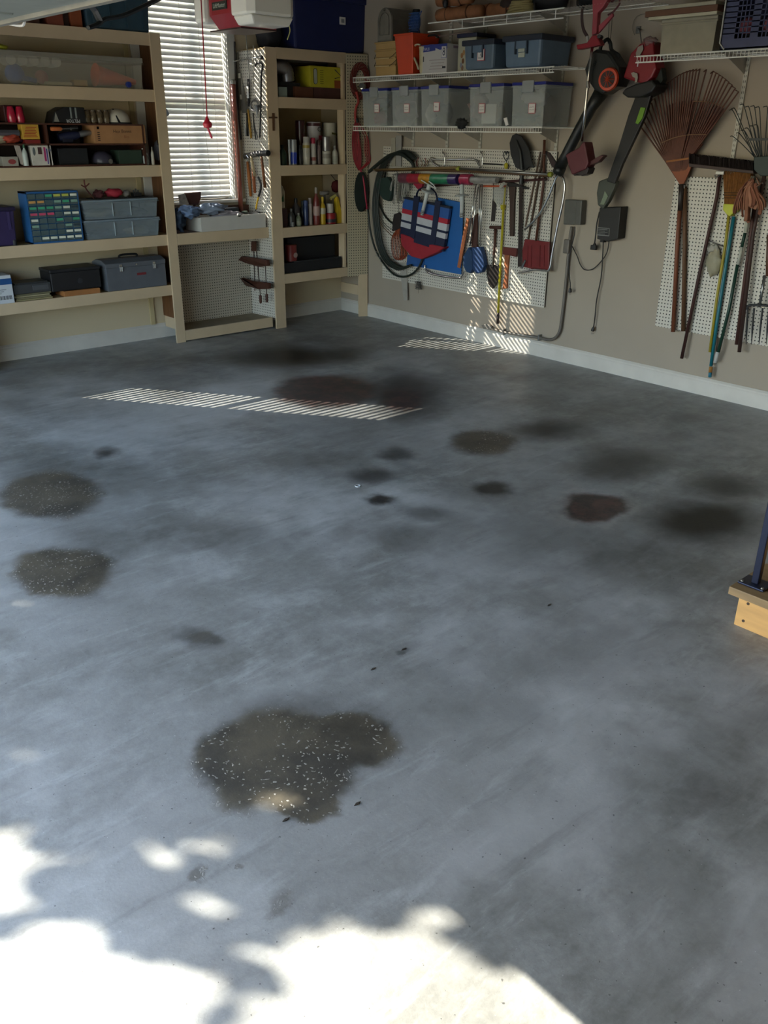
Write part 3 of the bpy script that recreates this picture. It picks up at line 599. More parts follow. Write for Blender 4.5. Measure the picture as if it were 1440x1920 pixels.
MB().lathe([(.085,0),(.085,.02),(.075,.05),(.05,.075),(.02,.085)], (xx, -.2, zl+.012), n=16).build('dome', mat('3a3644', .4), t, smooth='auto'); MB().lathe([(.02,0),(.018,.008)], (xx+.03,-.285,zl+.022), (0,-1,0), 12).build('dial', STEEL, t, smooth='auto'); bx(xx-.08, xx+.08, -.27, -.13, zl, zl+.014).build('sole_plate', DARK, t, bevel=.003)
tbx('dark_drill_case', 'long black tool case at the back of the lower cubby row', 'case', 104, 160, zl, .12, -.25, -.06, '17191c')
tbx('green_card_box', 'dark green box beside the pump bottle', 'box', 218, 262, zl, .105, -.27, -.12, '27392c')
t = can('pump_bottle', 'clear pump bottle with a white nozzle beside the dark green box', 'bottle', on(268,0,-.28), -.27, z+.001, .018, .10, mat('a9adaa', .3, alpha=.7), mat('c9ccc8', .4), prof='bottle'); xx = on(268,0,-.28); tb([(xx,-.27,z+.1),(xx,-.27,z+.125),(xx-.02,-.27,z+.125)], .005, 6).build('nozzle', WHITE, t)
can('white_caulk_tube', 'white tube standing right of the pump bottle', 'tube', on(283,0,-.28), -.27, z+.001, .014, .14, mat('b9b3a6', .5), mat('8a8478', .5), prof='bottle'); can('small_clear_bottle', 'small clear bottle between the pump bottle and the white tube', 'bottle', on(275,0,-.28), -.25, z+.001, .014, .09, mat('9a9c98', .2, alpha=.6), WHITE, prof='bottle')
tag(MB().lump((on(291,0,-.2), -.2, z+.1), (.018,.05,.07), 9, .5).build('grey_sponge', mat('5d5d66', .9), smooth=True), 'grey sponge tucked at the right end of the small bottles', 'sponge')
# ------------------------------------------------------------------ shelf 3
z = LZ[3]
a, b = B(-60, 460, .28).x, B(35, 460, .28).x
t = thing('purple_storage_bin', 'dark purple storage bin at the far left, beside the blue drawer cabinet', 'storage box', ((a+b)/2, -.17, z))
PU = mat('2f2450', .5); MB().taper(a, b, -.295, -.04, z, z+.26, .93).build('tub', PU, t, bevel=.01); bx(a-.01, b+.01, -.305, -.03, z+.255, z+.285).build('lid', mat('221a3a', .5), t, bevel=.006); bx(b-.06, b-.04, -.3, -.296, z+.12, z+.25).build('latch', mat('3d3360', .4), t)
can('small_dark_bottle', 'small dark bottle with a glint before the purple bin', 'bottle', B(28,450,.3).x, -.298+.02, z, .016, .06, DARK, CHROME, prof='bottle')
a, b = B(64, 455, .30).x, B(157, 448, .30).x; xl = B(42, 458, .30).x
t = thing('drawer_cabinet', 'blue small-parts cabinet with rows of labelled clear drawers', 'cabinet', ((a+b)/2, -.2, z))
BL = mat('2a5f96', .45, var=.08); h = .44; yf = -.30; yb = -.14; a -= .0; H = .385; a = a-.012
m = MB().box(a, a+.008, yf, yb, z, z+H).box(b-.008, b, yf, yb, z, z+H).box(a, b, yf, yb, z, z+.012).box(a, b, yf, yb, z+H-.012, z+H).box(a, b, yb-.004, yb, z, z+H)
m.build('case', BL, t)
for c_ in range(1, 6): xx = a+.008+(b-a-.016)*c_/6; bx(xx-.0015, xx+.0015, yf+.002, yb, z+.012, z+H-.012).build('upright', BL, t)
for r_ in range(1, 8): zz = z+.012+(H-.024)*r_/8; bx(a+.008, b-.008, yf+.002, yb, zz-.0012, zz+.0012).build('divider', BL, t)
LB = ['....y..w'[0:0]]
labs = ['..gyyw', 'oo.ege', 'gggewd', 'rrr.ww', 'w..g.g', 'e...ed', '....ww', '.wwwww'][::1]
cols = dict(g='3fa078', y='bcbc50', w='e2e2d0', o='d09a58', r='d0486c', e='84a492', d='30404a')
DRW = mat('5f7478', .25, alpha=.6, var=.05)
cw = (b-a-.016)/6; ch = (H-.024)/8
for r_ in range(8):
    for c_ in range(6):
        xx = a+.008+c_*cw; zz = z+H-.012-(r_+1)*ch
        d = MB().box(xx+.003, xx+cw-.003, yf-.003, yf, zz+.003, zz+ch-.004).box(xx+.004, xx+cw-.004, yf, yf+.10, zz+.003, zz+ch*.62).build('drawer', DRW, t)
        L = labs[r_][c_]
        if L != '.': bx(xx+.007, xx+cw-.007, yf-.0045, yf-.003, zz+ch*.42, zz+ch*.80).build('drawer_label', mat(cols[L], .7), d)
        bx(xx+cw*.3, xx+cw*.7, yf-.008, yf-.003, zz+.004, zz+.009).build('drawer_pull', DRW, d)
a, b = B(162, 445, .29).x, B(300, 440, .29).x
for i in range(2):
    zz = z+i*.155
    t = clearbox('divided_clear_box', ('lower' if i == 0 else 'upper')+' one of two stacked clear boxes with grey lids, beside the blue drawer cabinet', a, b, -.295, -.05, zz, zz+.152, mat('8e9ca6', .35, alpha=.75, var=.05), mat('93a0a8', .25, alpha=.4, var=.05), 'stacked clear boxes on the tall shelving', lid_h=.018, k=.95)
    for q in (.38, .62): bx(a+(b-a)*q-.003, a+(b-a)*q+.003, -.302, -.296, zz+.02, zz+.13).build('rib', mat('a9b4b8', .3), t)
    tag(MB().lump((a+(b-a)*(.25 if i else .75), -.2, zz+.045), (.12,.07,.035), 20+i, .5).build('folded_sandpaper', mat('8d8460' if i else '9a8f6c', .8), smooth=True), 'pale folded sheets inside the '+('upper' if i else 'lower')+' stacked clear box', 'paper')
    tag(MB().lump((a+(b-a)*(.72 if i else .25), -.19, zz+.04), (.12,.07,.032), 30+i, .6).build('dark_hardware_bundle', mat('3c444a', .7), smooth=True), 'dark bundle inside the '+('upper' if i else 'lower')+' stacked clear box', 'hardware')
zz = z+.308
t = thing('black_cutting_sheet', 'thin black sheet lying on the stacked clear boxes', 'sheet', (a+.3, -.17, zz)); bx(a+.12, b-.03, -.28, -.1, zz, zz+.006).build('sheet_body', BLACK, t)
zz += .007
t = tag(MB().lump((B(215,365,.2).x, -.19, zz+.035), (.075,.05,.035), 40, .35).build('red_pouch', mat('a8283a', .7), smooth=True), 'red pouch lying on the black sheet above the clear boxes', 'pouch')
t = thing('wire_bracket_toy', 'dark red branching wire piece standing on the clear boxes', 'wire', (B(165,370,.22).x, -.22, zz)); xx = B(165,370,.22).x
tb(curve([(xx+.06,-.2,z+.31),(xx+.02,-.2,z+.36),(xx-.01,-.22,z+.40),(xx-.015,-.22,z+.46)]), .006).build('stem', mat('5a2420', .6), t); tb([(xx-.01,-.22,z+.40),(xx-.045,-.22,z+.42)], .005).build('prong', mat('5a2420', .6), t); tb([(xx-.01,-.22,z+.405),(xx+.025,-.22,z+.43)], .005).build('prong', mat('5a2420', .6), t)
tag(MB().lump((B(186,372,.2).x, -.2, zz+.03), (.045,.04,.03), 41, .5).build('maroon_rag', mat('4d1f22', .8), smooth=True), 'small maroon rag between the wire piece and the red pouch', 'cloth')
tag(MB().lump((B(238,372,.2).x, -.2, zz+.025), (.03,.03,.026), 42, .5).build('grey_stone_knob', mat('75706a', .8), smooth=True), 'small grey knob right of the red pouch', 'knob')
t = thing('black_figurine', 'small black spiky hardware piece at the right on the clear boxes', 'hardware', (B(258,370,.2).x, -.2, zz)); xx = B(256,372,.2).x
bx(xx-.035, xx+.04, -.23, -.17, zz, zz+.03).build('base', BLACK, t, bevel=.004)
for k in range(3): tb([(xx-.02+k*.02,-.2,zz+.03),(xx-.02+k*.02,-.2,zz+.05+.012*(k%2))], .006, 6).build('peg', BLACK, t)
# ------------------------------------------------------------------ shelf 4
z = LZ[4]
a, b = B(-40, 560, .30).x, B(26, 560, .30).x
t = thing('white_blue_carton', 'white carton with blue band and barcode, far left of the lowest shelf', 'box', ((a+b)/2, -.2, z))
bx(a, b, -.31, -.12, z, z+.215).build('body', mat('c4c8cc', .5, var=.03), t, bevel=.002); bx(a-.0005, b+.0005, -.3115, -.12, z+.145, z+.19).build('band', mat('1f4f86', .5), t)
m = MB()
for k in range(14): m.box(b-.13+k*.0085, b-.13+k*.0085+(.003 if k%3 else .005), -.3112, -.31, z+.03, z+.06)
m.build('barcode', INK, t); m = MB()
for k in range(3): m.box(b-.13, b-.05-.02*k, -.3112, -.31, z+.105-k*.014, z+.109-k*.014)
m.build('small_print', mat('6a7078', .7), t)
a, b = B(27, 552, .28).x, B(97, 545, .28).x
for k in range(4): tag(bx(a+.01*(k%2), b-.008*(k%3), -.285+.006*k, -.1, z+k*.013, z+k*.013+.012).build('thin_book', mat(('8f8660','7d7557','989070','6f6a50')[k], .7), bevel=.002), ('bottom', 'second', 'third', 'top')[k]+' thin book of the pile under the flat grey case', 'book', 'pile of thin books')
zz = z+.053; t = thing('flat_grey_case', 'flat dark grey case on the pile of thin books', 'case', ((a+b)/2, -.18, zz))
bx(a, b, -.28, -.08, zz, zz+.075).build('body', mat('3a3c3e', .5), t, bevel=.006); bx(a+.15, b-.02, -.284, -.27, zz+.02, zz+.06).build('panel', mat('4c4e50', .5), t, bevel=.003); bx(a+.02, b-.02, -.27, -.1, zz+.075, zz+.085).build('lid', mat('2b2d2e', .5), t)
a, b = B(120, 552, .30).x, B(188, 548, .30).x
t = thing('orange_book', 'orange-brown book under the black case', 'book', ((a+b)/2, -.22, z)); bx(a, b, -.305, -.12, z, z+.042).build('cover', mat('a06a3a', .65), t, bevel=.002); bx(a+.004, b+.001, -.301, -.124, z+.006, z+.036).build('pages', mat('b89a70', .8), t)
a, b = B(97, 540, .28).x, B(190, 535, .28).x; zz = z+.043
t = thing('black_tool_case', 'black case resting on the orange-brown book, left of the grey toolbox', 'case', ((a+b)/2, -.18, zz)); bx(a, b, -.285, -.06, zz, zz+.15).build('body', mat('1b1b1e', .5), t, bevel=.008); bx(a-.003, b+.003, -.288, -.058, zz+.15, zz+.175).build('lid', mat('222225', .5), t, bevel=.006); MB().lathe([(.022,0),(.022,.003)], ((a+b)/2+.03, -.286, zz+.07), (0,-1,0), 16).build('badge', mat('2e2e34', .4), t, smooth='auto')
a, b = B(203, 545, .30).x, B(313, 536, .30).x; GT = mat('5c6066', .45, var=.08)
t = thing('grey_toolbox', 'grey metal toolbox with two latches and a black handle, right end of the lowest shelf', 'toolbox', ((a+b)/2, -.17, z))
bx(a, b, -.305, -.05, z+.001, z+.19).build('body', GT, t, bevel=.004)
MB().prism([(a-.003,-.308,z+.19),(a-.003,-.047,z+.19),(a-.003,-.047,z+.225),(a-.003,-.12,z+.25),(a-.003,-.23,z+.25),(a-.003,-.308,z+.225)], (b-a+.006,0,0)).build('lid', GT, t, bevel=.003)
for q in (.24, .80):
    xx = a+(b-a)*q; la = MB().box(xx-.013, xx+.013, -.314, -.308, z+.155, z+.215).build('latch', CHROME, t, bevel=.002); tb([(xx-.009,-.318,z+.16),(xx-.009,-.322,z+.195),(xx+.009,-.322,z+.195),(xx+.009,-.318,z+.16)], .0025, 6).build('latch_wire', CHROME, la)
MB().lathe([(.008,0),(.008,.006)], ((a+b)/2, -.308, z+.205), (0,-1,0), 10).build('lock', CHROME, t, smooth='auto'); bx((a+b)/2+.0, (a+b)/2+.085, -.3075, -.305, z+.112, z+.132).build('name_plate', mat('7a2f34', .4), t)
tb(curve([((a+b)/2-.08,-.17,z+.245),((a+b)/2-.07,-.17,z+.272),((a+b)/2+.07,-.17,z+.272),((a+b)/2+.08,-.17,z+.245)]), .009).build('handle', BLACK, t)
# ================================================================== things on the bench
z = .95
a, b = B(377, 436, .325).x, B(498, 432, .325).x; zb_ = z+.001
t = thing('white_drawer_tray', 'white wooden drawer set on the workbench as a tray', 'tray', ((a+b)/2, -.22, z))
TW = mat('c4c1ba', .5, var=.04)
bx(a, b, -.335, -.322, zb_, z+.125).build('front_board', TW, t, bevel=.002)
for x in (a, b-.012): bx(x, x+.012, -.322, -.06, zb_, z+.118).build('side_board', TW, t)
bx(a+.012, b-.012, -.072, -.06, zb_, z+.118).build('back_board', TW, t); bx(a+.012, b-.012, -.322, -.072, zb_, z+.012).build('bottom_board', TW, t)
MB().lathe([(.018,0),(.018,.013)], ((a+b)/2+.06, -.335, z+.125), (0,1,0), 14).build('notch_rim', TW, t, smooth='auto')
xx = B(405,400,.2).x
for i, (px, py, r, hx_, nm, lb) in enumerate(((395,392,(.13,.08,.045),'8490a4','grey_blue_cloth','grey-blue cloth heaped on the drawer tray'), (425,402,(.13,.07,.03),'97939c','pale_grey_rag','pale grey rag draped along the drawer tray'),
      (330,412,(.075,.08,.085),'27364a','dark_blue_cloth','dark blue cloth at the left end of the workbench'), (350,398,(.11,.09,.05),'6f85a8','light_blue_cloth','light blue cloth between the dark blue cloth and the tray'))):
    c = B(px, py, .24); tag(MB().lump((c.x, -.24, max(c.z, z+r[2]*.8)), r, 50+i, .7, 24, 14, 2.8).build(nm, mat(hx_, .9, bump=.2), smooth=True), lb, 'cloth')
t = thing('small_wooden_block_toy', 'dark wooden block shaped like a shield, leaning against the window sill', 'block', (B(360,380,.1).x, -.1, 1.15))
MB().prism([B(348,362,.12), B(377,360,.12), B(377,372,.12), B(372,384,.12), B(357,384,.12)], (0,.03,0)).build('body', mat('4a2a20', .5, var=.3), t, bevel=.003)
tb([(B(364,384,.1).x, -.105, 1.17), (B(364,384,.1).x, -.105, 1.05)], .012).build('post', DWOOD, t)
tag(MB().prism([B(334,366,.10), B(349,362,.10), B(357,382,.10), B(337,383,.10)], (0,.004,0)).build('leaning_photo', mat('b9b4a8', .5, var=.4, scale=30)), 'small pale photo propped against the bottom of the blind', 'photo')
t = thing('brown_paper_pack', 'small brown pack lying in the drawer tray', 'pack', (B(415,402,.2).x, -.2, z+.013)); bx(B(405,402,.2).x, B(424,402,.2).x, -.25, -.17, z+.013, z+.135).build('body', mat('9a8060', .6), t, bevel=.004)
t = thing('dark_green_case', 'dark blue-green case at the right in the drawer tray', 'case', (B(440,398,.18).x, -.15, z+.013)); bx(B(420,398,.15).x, B(446,398,.15).x, -.17, -.09, z+.013, z+.175).build('body', mat('1d2b34', .5), t, bevel=.005)
can('green_label_jar', 'small jar with a pale green label in the drawer tray', 'jar', B(448,395,.15).x+.03, -.2, z+.013, .03, .13, mat('3c4a40', .4), mat('8a9a88', .5))
can('steel_shot_jar', 'glass jar of metal bits at the right end of the workbench', 'jar', -1.165, -.27, z, .027, .075, mat('6e6c68', .25, .6, var=.5, scale=60), STEEL)
# ================================================================== tools on the side panel of the cabinet (facing the window)
SX = -1.152
def P(px, py, off=.02): return B(px, py, off+.012) if px < 461 else S(px, py, SX-off)
def PP(l, off=.02): return [P(*q[:2], q[2] if len(q) > 2 else off) for q in l]
t = thing('red_brown_tube', 'long red-brown tube standing between the window and the perforated side panel', 'tube', tuple(P(446,398,.06)))
tb([P(437,158,.05), P(441,230,.05), P(448,330,.05), P(452,397,.05)], .022, 12).build('tube_body', mat('8c4a3c', .35, coat=.4), t, smooth=True)
MB().lathe([(.025,0),(.025,.03),(.012,.04)], tuple(P(437,158,.05)), (0,0,1), 12).build('end_cap', STEEL, t, smooth='auto')
t = thing('dark_square_bar', 'dark iron bar hanging above the red-brown tube', 'bar', tuple(P(440,150,.012))); tb([P(440,78,.012), P(442,152,.012), P(452,262,.012)], .010, 4).build('bar_body', mat('2a201c', .6), t)
t = thing('spirit_level', 'grey aluminium level hanging on the perforated side panel', 'level', tuple(P(458,200,.02)))
MB().prism([P(451,130), P(457,130), P(465,212), P(458,212)], (-.022,0,0)).build('beam', mat('8c8981', .4, .4), t, bevel=.002)
for q in ((449,142),(452,182)): MB().ob(P(q[0], q[1], .03), (.006,0,0), (0,.012,0), (0,0,.02)).build('vial_housing', mat('c4c0b0', .4), t)
t = thing('wall_hook_arm', 'shiny steel arm with a black knob reaching across the top of the side panel', 'bracket', tuple(P(490,108,.02)))
tb(curve([P(438,115,.10), P(455,112,.07), P(475,109,.04), P(490,108,.02)]), .006, 8).build('arm', CHROME, t, smooth=True); MB().lathe([(.016,0),(.016,.02)], tuple(P(492,108,.0)), (-1,0,0), 12).build('knob', BLACK, t, smooth='auto')
tb(curve([P(470,112,.045), P(468,118,.045), P(473,120,.045), P(473,113,.045)]), .004, 6).build('ring', CHROME, t)
for i, (x0_, x1_) in enumerate(((461, 468), (475, 476))):
    t = thing('hanging_wire_rod', 'thin steel rod hanging '+('left' if i == 0 else 'right')+' of centre on the side panel', 'rod', tuple(P(x0_, 150, .015)), 'thin rods on the side panel'); tb([P(x0_, 62 if i == 0 else 85, .015), P(x1_, 148 if i == 0 else 160, .015)], .0035, 6).build('rod_body', STEEL, t)
t = thing('pry_bar', 'black hooked crowbar hanging on the cabinet side panel', 'crowbar', tuple(P(490,250,.02)))
tb(curve([P(478,124,.03), P(482,118,.03), P(489,118,.03), P(493,125,.03), P(490,140,.025), P(489,190,.02), P(488,230,.02), P(487,258,.02)]), .009, 6).build('bar_body', BLACK, t, smooth=True)
t = thing('hacksaw', 'narrow black saw with a white end plate, left of the crowbar', 'saw', tuple(P(467,200,.015)))
MB().prism([P(465,148,.012), P(468,148,.012), P(469,200,.012), P(466,200,.012)], (-.01,0,0)).build('back_bar', BLACK, t); MB().prism([P(463,162,.025), P(466,162,.025), P(467,184,.025), P(464,184,.025)], (-.006,0,0)).build('end_plate', WHITE, t, bevel=.001)
t = thing('coil_of_wire', 'small coil of grey wire hanging beside the crowbar', 'wire', tuple(P(477,197,.02)))
for k in range(4): tb([P(477+ (6+k*.6)*math.cos(a_*.52), 197+(8+k)*math.sin(a_*.52), .01+k*.006) for a_ in range(12)], .0035, 5, closed=True).build('loop', STEEL, t)
for i, (p0, p1, hc, lb) in enumerate((((457,206),(461,254),'a9a8a4','ribbed chrome-handled chisel on the side panel'), ((465,205),(471,259),'a8802c','chisel with a yellow-brown handle on the side panel'), ((463,207),(464,255),'23201e','black-handled file beside the yellow-brown chisel'))):
    t = thing('chisel' if i < 2 else 'file', lb, 'chisel' if i < 2 else 'file', tuple(P(*p1,.02))); tb([P(*p0,.02), P((p0[0]+p1[0])/2, (p0[1]+p1[1])/2, .022), P(*p1,.02)], [.007,.012,.010], 8).build('handle', mat(hc, .35), t, smooth=True); tb([P(p0[0]-.5, p0[1]-9, .02), P(*p0,.02)], .004, 6).build('shank', STEEL, t)
t = thing('long_nose_pliers', 'long pliers with grey grips hanging under the wire coil', 'pliers', tuple(P(480,258,.02)))
tb(curve([P(474,212,.02), P(477,235,.02), P(483,258,.02)]), [.006]*13, 6).build('jaw', STEEL, t); tb(curve([P(475,212,.03), P(476,235,.03), P(480,262,.03)]), .006, 6).build('jaw', BLACK, t); tb([P(482,258,.02), P(492,280,.02)], .004, 6).build('handle', CHROME, t)
t = thing('funnel_bundle', 'dark cone-shaped funnel with a shiny rim, right of the chisels', 'funnel', tuple(P(484,200,.03))); MB().lathe([(.034,0),(.030,.01),(.009,.06),(.007,.1)], tuple(P(481,198,.04)), (0,-.1,-1), 14).build('cone', STEEL, t, smooth='auto')
for i, (c0_, c1_, hp, hh) in enumerate((((460,293),(484,288),(472,302),(478,330)), ((478,288),(503,287),(491,300),(497,352)))):
    t = thing('mallet' if i == 0 else 'hammer', ('dark-headed mallet with a pale handle' if i == 0 else 'black-headed hammer with a brown wooden handle')+' on the side panel', 'mallet' if i == 0 else 'hammer', tuple(P(*hh,.04)))
    tb([P(*c0_,.045), P(*c1_,.045)], [.022 if i else .026,.026 if i else .024], 12).build('head', BLACK if i else mat('4a4844', .4), t, smooth='auto'); tb([P(hp[0]-1,hp[1]-10,.045), P(*hp,.04), P(*hh,.03)], [.011,.012,.014], 8).build('handle', wood('7a4a28', 'z') if i else wood('a89878', 'z'), t, smooth=True)
t = thing('claw_hammer_end', 'steel claw at the left end of the row of hammer heads', 'claw', tuple(P(458,292,.05))); tb(curve([P(457,292,.05), P(461,290,.05), P(466,296,.05)]), [.006]*13, 6).build('claw', CHROME, t)
for i, (p0, p1, hc) in enumerate((((464,303),(470,368),'a8642a'), ((473,303),(478,362),'8c4c24'))):
    t = thing('wooden_dowel', ('left orange-brown' if i == 0 else 'right red-brown')+' wooden dowel hanging below the mallet', 'dowel', tuple(P(*p1,.03))); tb([P(*p0,.03), P((p0[0]+p1[0])/2,(p0[1]+p1[1])/2,.03), P(*p1,.03)], [.012,.016,.012], 8).build('grip', wood(hc,'z'), t, smooth=True); tb([P(p0[0],p0[1]-7,.03), P(*p0,.03)], .006, 6).build('ferrule', CHROME, t)
t = thing('yellow_black_pry_tool', 'curved yellow and black pry tool hanging low on the side panel', 'pry tool', tuple(P(482,398,.02)))
tb(curve([P(484,332,.03), P(489,345,.03), P(488,358,.03), P(485,368,.03)]), .011, 8).build('grip', BLACK, t, smooth=True); tb(curve([P(485,368,.03), P(482,380,.03), P(480,392,.03)]), .008, 8).build('yellow_shaft', mat('c9a21e', .4), t, smooth=True); tb(curve([P(480,392,.03), P(480,396,.03), P(488,399,.03)]), .005, 6).build('tip', BLACK, t)
t = thing('perforated_strip', 'grey perforated metal strip beside the window casing', 'strip', tuple(P(434,150,.005))); bx(-1.187, -1.168, -.024, -.001, 1.95, 2.42).build('strip_body', mat('7c776c', .5, .3), t)
# handscrew clamp under the bench
t = thing('handscrew_clamp', 'dark wooden hand-screw clamp with two jaws, hanging below the workbench top', 'clamp', tuple(P(485,530,.04)))
for (q, off) in (([(452,487),(458,480),(505,487),(507,498),(492,500),(470,494)], .045), ([(456,521),(466,525),(508,530),(509,541),(490,542),(466,535)], .045)):
    MB().prism(PP(q, off), (-.035,0,0)).build('jaw', DWOOD, t, bevel=.003)
for (x0_, ya, x1_, yb_, hy) in ((476,470,478,545,None), (484,500,488,553,572), (497,485,500,551,569), (481,470,486,530,None)):
    rod = tb([P(x0_, ya, .06), P(x1_, yb_, .06)], .005, 6).build('screw', mat('3a2620', .5), t)
    if hy: MB().lathe([(.008,0),(.014,.01),(.013,.07),(.009,.08)], tuple(P(x1_, yb_, .06)), (0,0,-1), 10).build('screw_handle', DWOOD, rod, smooth='auto')
MB().prism(PP([(474,452),(481,452),(481,471),(474,471)], .05), (-.02,0,0)).build('top_handle', DWOOD, t, bevel=.003); tb([P(478,452,.0), P(478,456,.05)], .004, 6).build('peg_hook', STEEL, t)
t = thing('wooden_cross', 'small brown wooden cross hung on the cabinet post', 'cross', (B(511,245,.39).x, CY-.02, 1.85))
MB().prism([B(510,212,.39), B(514,212,.39), B(514.5,245,.39), B(511,245,.39)], (0,-.008,0)).build('upright', wood('5a3a22','z'), t); MB().prism([B(504,219,.39), B(519,219,.39), B(519,222,.39), B(504,222,.39)], (0,-.010,0)).build('arm', wood('5a3a22','x'), t)
# left of the window: brush and blue scraper on the shelf side
t = thing('blue_white_brush', 'blue and white brush sticking out from the side of the tall shelving by the window', 'brush', (-2.08, -.2, 1.85))
MB().ob((-2.06, -.22, 1.905), (.028,0,.018), (0,.02,0), (-.01,0,.022)).build('head', mat('9fb0c4', .5), t, bevel=.004); tb([(-2.10,-.22,1.87), (-2.045,-.22,1.9)], .007, 6).build('blue_edge', mat('3a6ab0', .4), t); tb([(-2.10,-.22,1.81), (-2.062,-.22,1.85)], .018, 8).build('bristles', mat('b0b0a8', .8), t)
# ================================================================== corner cabinet contents
def cz(i): 
    z_ = LZ[i]; return (z_-.035 if i == 0 else z_-(.02 if z_ > 1.4 else .008)) - .001
# top of cabinet: navy tote
z = cz(0)+.0; a, b = B(545, 90, .35).x, B(681, 90, .35).x; NV = mat('16204f', .5, var=.1)
t = thing('navy_tote', 'big navy blue tote with a small white label on top of the corner shelving', 'storage box', ((a+b)/2, -.2, z))
MB().taper(a, b, -.40, -.04, z, z+.43, .95).build('tub', NV, t, bevel=.02); bx(a-.012, b+.0, -.42, -.03, z+.40, z+.45).build('rim', NV, t, bevel=.008)
bx((a+b)/2+.10, (a+b)/2+.165, -.405, -.398, z+.225, z+.285).build('paper_label', PAPER, t); bx((a+b)/2+.115, (a+b)/2+.15, -.4058, -.405, z+.24, z+.27).build('label_mark', mat('8a8a8a',.8), t)
tag(bx(-.33, -.04, -.34, -.08, z+.451, z+.55).build('woven_lid_basket', mat('8a8478', .8, var=.4, scale=60)), 'ribbed grey basket standing on the navy tote, cut by the top of the photo', 'basket')
t = thing('dark_side_bag', 'black bag on the corner shelving, left of the navy tote', 'bag', (-.95, -.2, z)); MB().lump((-.955, -.2, z+.12), (.11,.13,.13), 61, .3).build('bag_body', mat('15171f', .7), t, smooth=True)
# bay A
z = cz(1); yb = -.3
t = thing('silver_duct_hose', 'bent silver duct hose in the top bay of the corner shelving', 'hose', (-.93, -.25, z+.2))
pts = curve([(-1.0,-.10,z+.17), (-.97,-.22,z+.24), (-.90,-.27,z+.255), (-.83,-.27,z+.22), (-.81,-.26,z+.14)], 8)
MB().tube(pts, [.062+(.003 if i % 2 else 0) for i in range(len(pts))], 16).build('hose_body', mat('8f8b88', .3, .7), t, smooth=True)
t = thing('dark_shop_tray', 'black tray under the silver duct hose', 'tray', (-.9, -.2, z)); bx(-1.0, -.70, -.30, -.06, z, z+.12).build('body', mat('1b1c1e', .6), t, bevel=.005); bx(-1.0, -.70, -.305, -.298, z+.105, z+.125).build('lip', mat('26282a', .6), t)
tag(bx(B(521,180,.33).x, B(537,180,.33).x, -.345, -.30, z, z+.085).build('pale_green_box', mat('8c9a90', .6), bevel=.003), 'small pale green box in the top bay, left corner', 'box')
for k, (pa, pb, hc, lb) in enumerate(((552,586,'5a3420','left'), (587,642,'4a2c26','right'))):
    t = tag(bx(B(pa,180,.32).x, B(pb,180,.32).x-.004, -.335, -.08, z, z+.095).build('flat_brown_carton', mat(hc, .7), bevel=.002), lb+' one of two flat brown cartons under the yellow box', 'box', 'flat brown cartons')
z_ = z+.096; a, b = B(580, 160, .32).x, B(643, 160, .32).x
t = thing('yellow_tool_carton', 'yellow carton with a black oval outline and orange corner, top bay', 'box', ((a+b)/2, -.2, z_))
bx(a, b, -.335, -.1, z_, z_+.175).build('body', mat('b8ac2a', .55, var=.05), t, bevel=.002); bx(b-.115, b+.0006, -.3365, -.1, z_, z_+.065).build('orange_panel', mat('8f4a1c', .6), t)
xx = a+.06; m = MB(); pts = [(xx+.02*math.cos(q)*1.0, -.3362, z_+.09+(.045 if math.sin(q) > 0 else -.045)+.02*math.sin(q)) for q in [i*math.pi/8 for i in range(16)]]
m.tube(pts, .0025, 5, closed=True); m.build('oval_outline', INK, t); MB().prism([(p_[0]*1, -.336, p_[2]) for p_ in pts], (0,-.0006,0)).build('oval_fill', mat('a8a894', .6), t)
tb([(b-.11,-.3362,z_+.155), (b-.03,-.3362,z_+.10), (b-.11,-.3362,z_+.08)], .004, 5).build('black_stroke', INK, t); m = MB(); 
for k in range(7): m.box(a+.115, a+.155, -.3358, -.3352, z_+.03+k*.018, z_+.036+k*.018)
m.build('small_print', mat('7c7420', .7), t)
tag(tb([(-.88,-.12,z+.33), (-.26,-.14,z+.31)], .022, 10).build('long_grey_pipe', mat('7a7470', .4), smooth=True), 'long grey pipe lying across the back of the top bay', 'pipe')
tag(bx(-.9,-.3,-.1,-.03,z+.0,z+.29).build('dark_brown_plank', mat('3c2219', .7)), 'dark brown board at the back of the top bay', 'board')
# bay B : cans
z = cz(2); SV = mat('8f8d8c', .3, .8); 
def cx(px, y=-.3): return B(px, 300, -y).x
def C_(px, y, r, h, z_=None, **k): return dict(x=cx(px, y), y=y, r=r, h=h, **k)
can('large_dark_red_can', 'tall dark red can with a bright highlight, back row of the paint shelf', 'paint can', cx(562,-.15), -.17, z, .046, .385, mat('38161a', .25), STEEL)
t = can('white_paint_can', 'large white paint can with dark red marks, back row of the paint shelf', 'paint can', cx(587,-.15), -.17, z, .068, .375, mat('b9b4b4', .4), STEEL, band=(mat('4a1c24', .4), .90, .97))
xx = cx(587,-.15); MB().ob((xx+.035, -.232, z+.235), (.03,.012,0), (0,.002,0), (0,0,.02)).build('red_mark', mat('8a2030', .5), t); tb([(xx+.02+.022*math.cos(q*.785), -.242+.004*abs(math.cos(q*.785)), z+.31+.018*math.sin(q*.785)) for q in range(8)], .003, 5, closed=True).build('oval_mark', INK, t)
t = can('cream_paint_can', 'large cream paint can with an olive emblem, back row right of the white one', 'paint can', cx(616,-.15), -.17, z, .070, .37, mat('b3ae9c', .4), STEEL); xx = cx(615,-.15); MB().ob((xx+.015, -.240, z+.27), (.035,.004,-.006), (0,.002,0), (0,0,.008)).build('emblem', mat('5a5420', .5), t)
can('blue_tin', 'blue tin at the right end of the back row', 'tin', cx(640,-.16), -.17, z, .045, .33, mat('22335e', .35), STEEL, band=(mat('8f9aa8', .5), .25, .35))
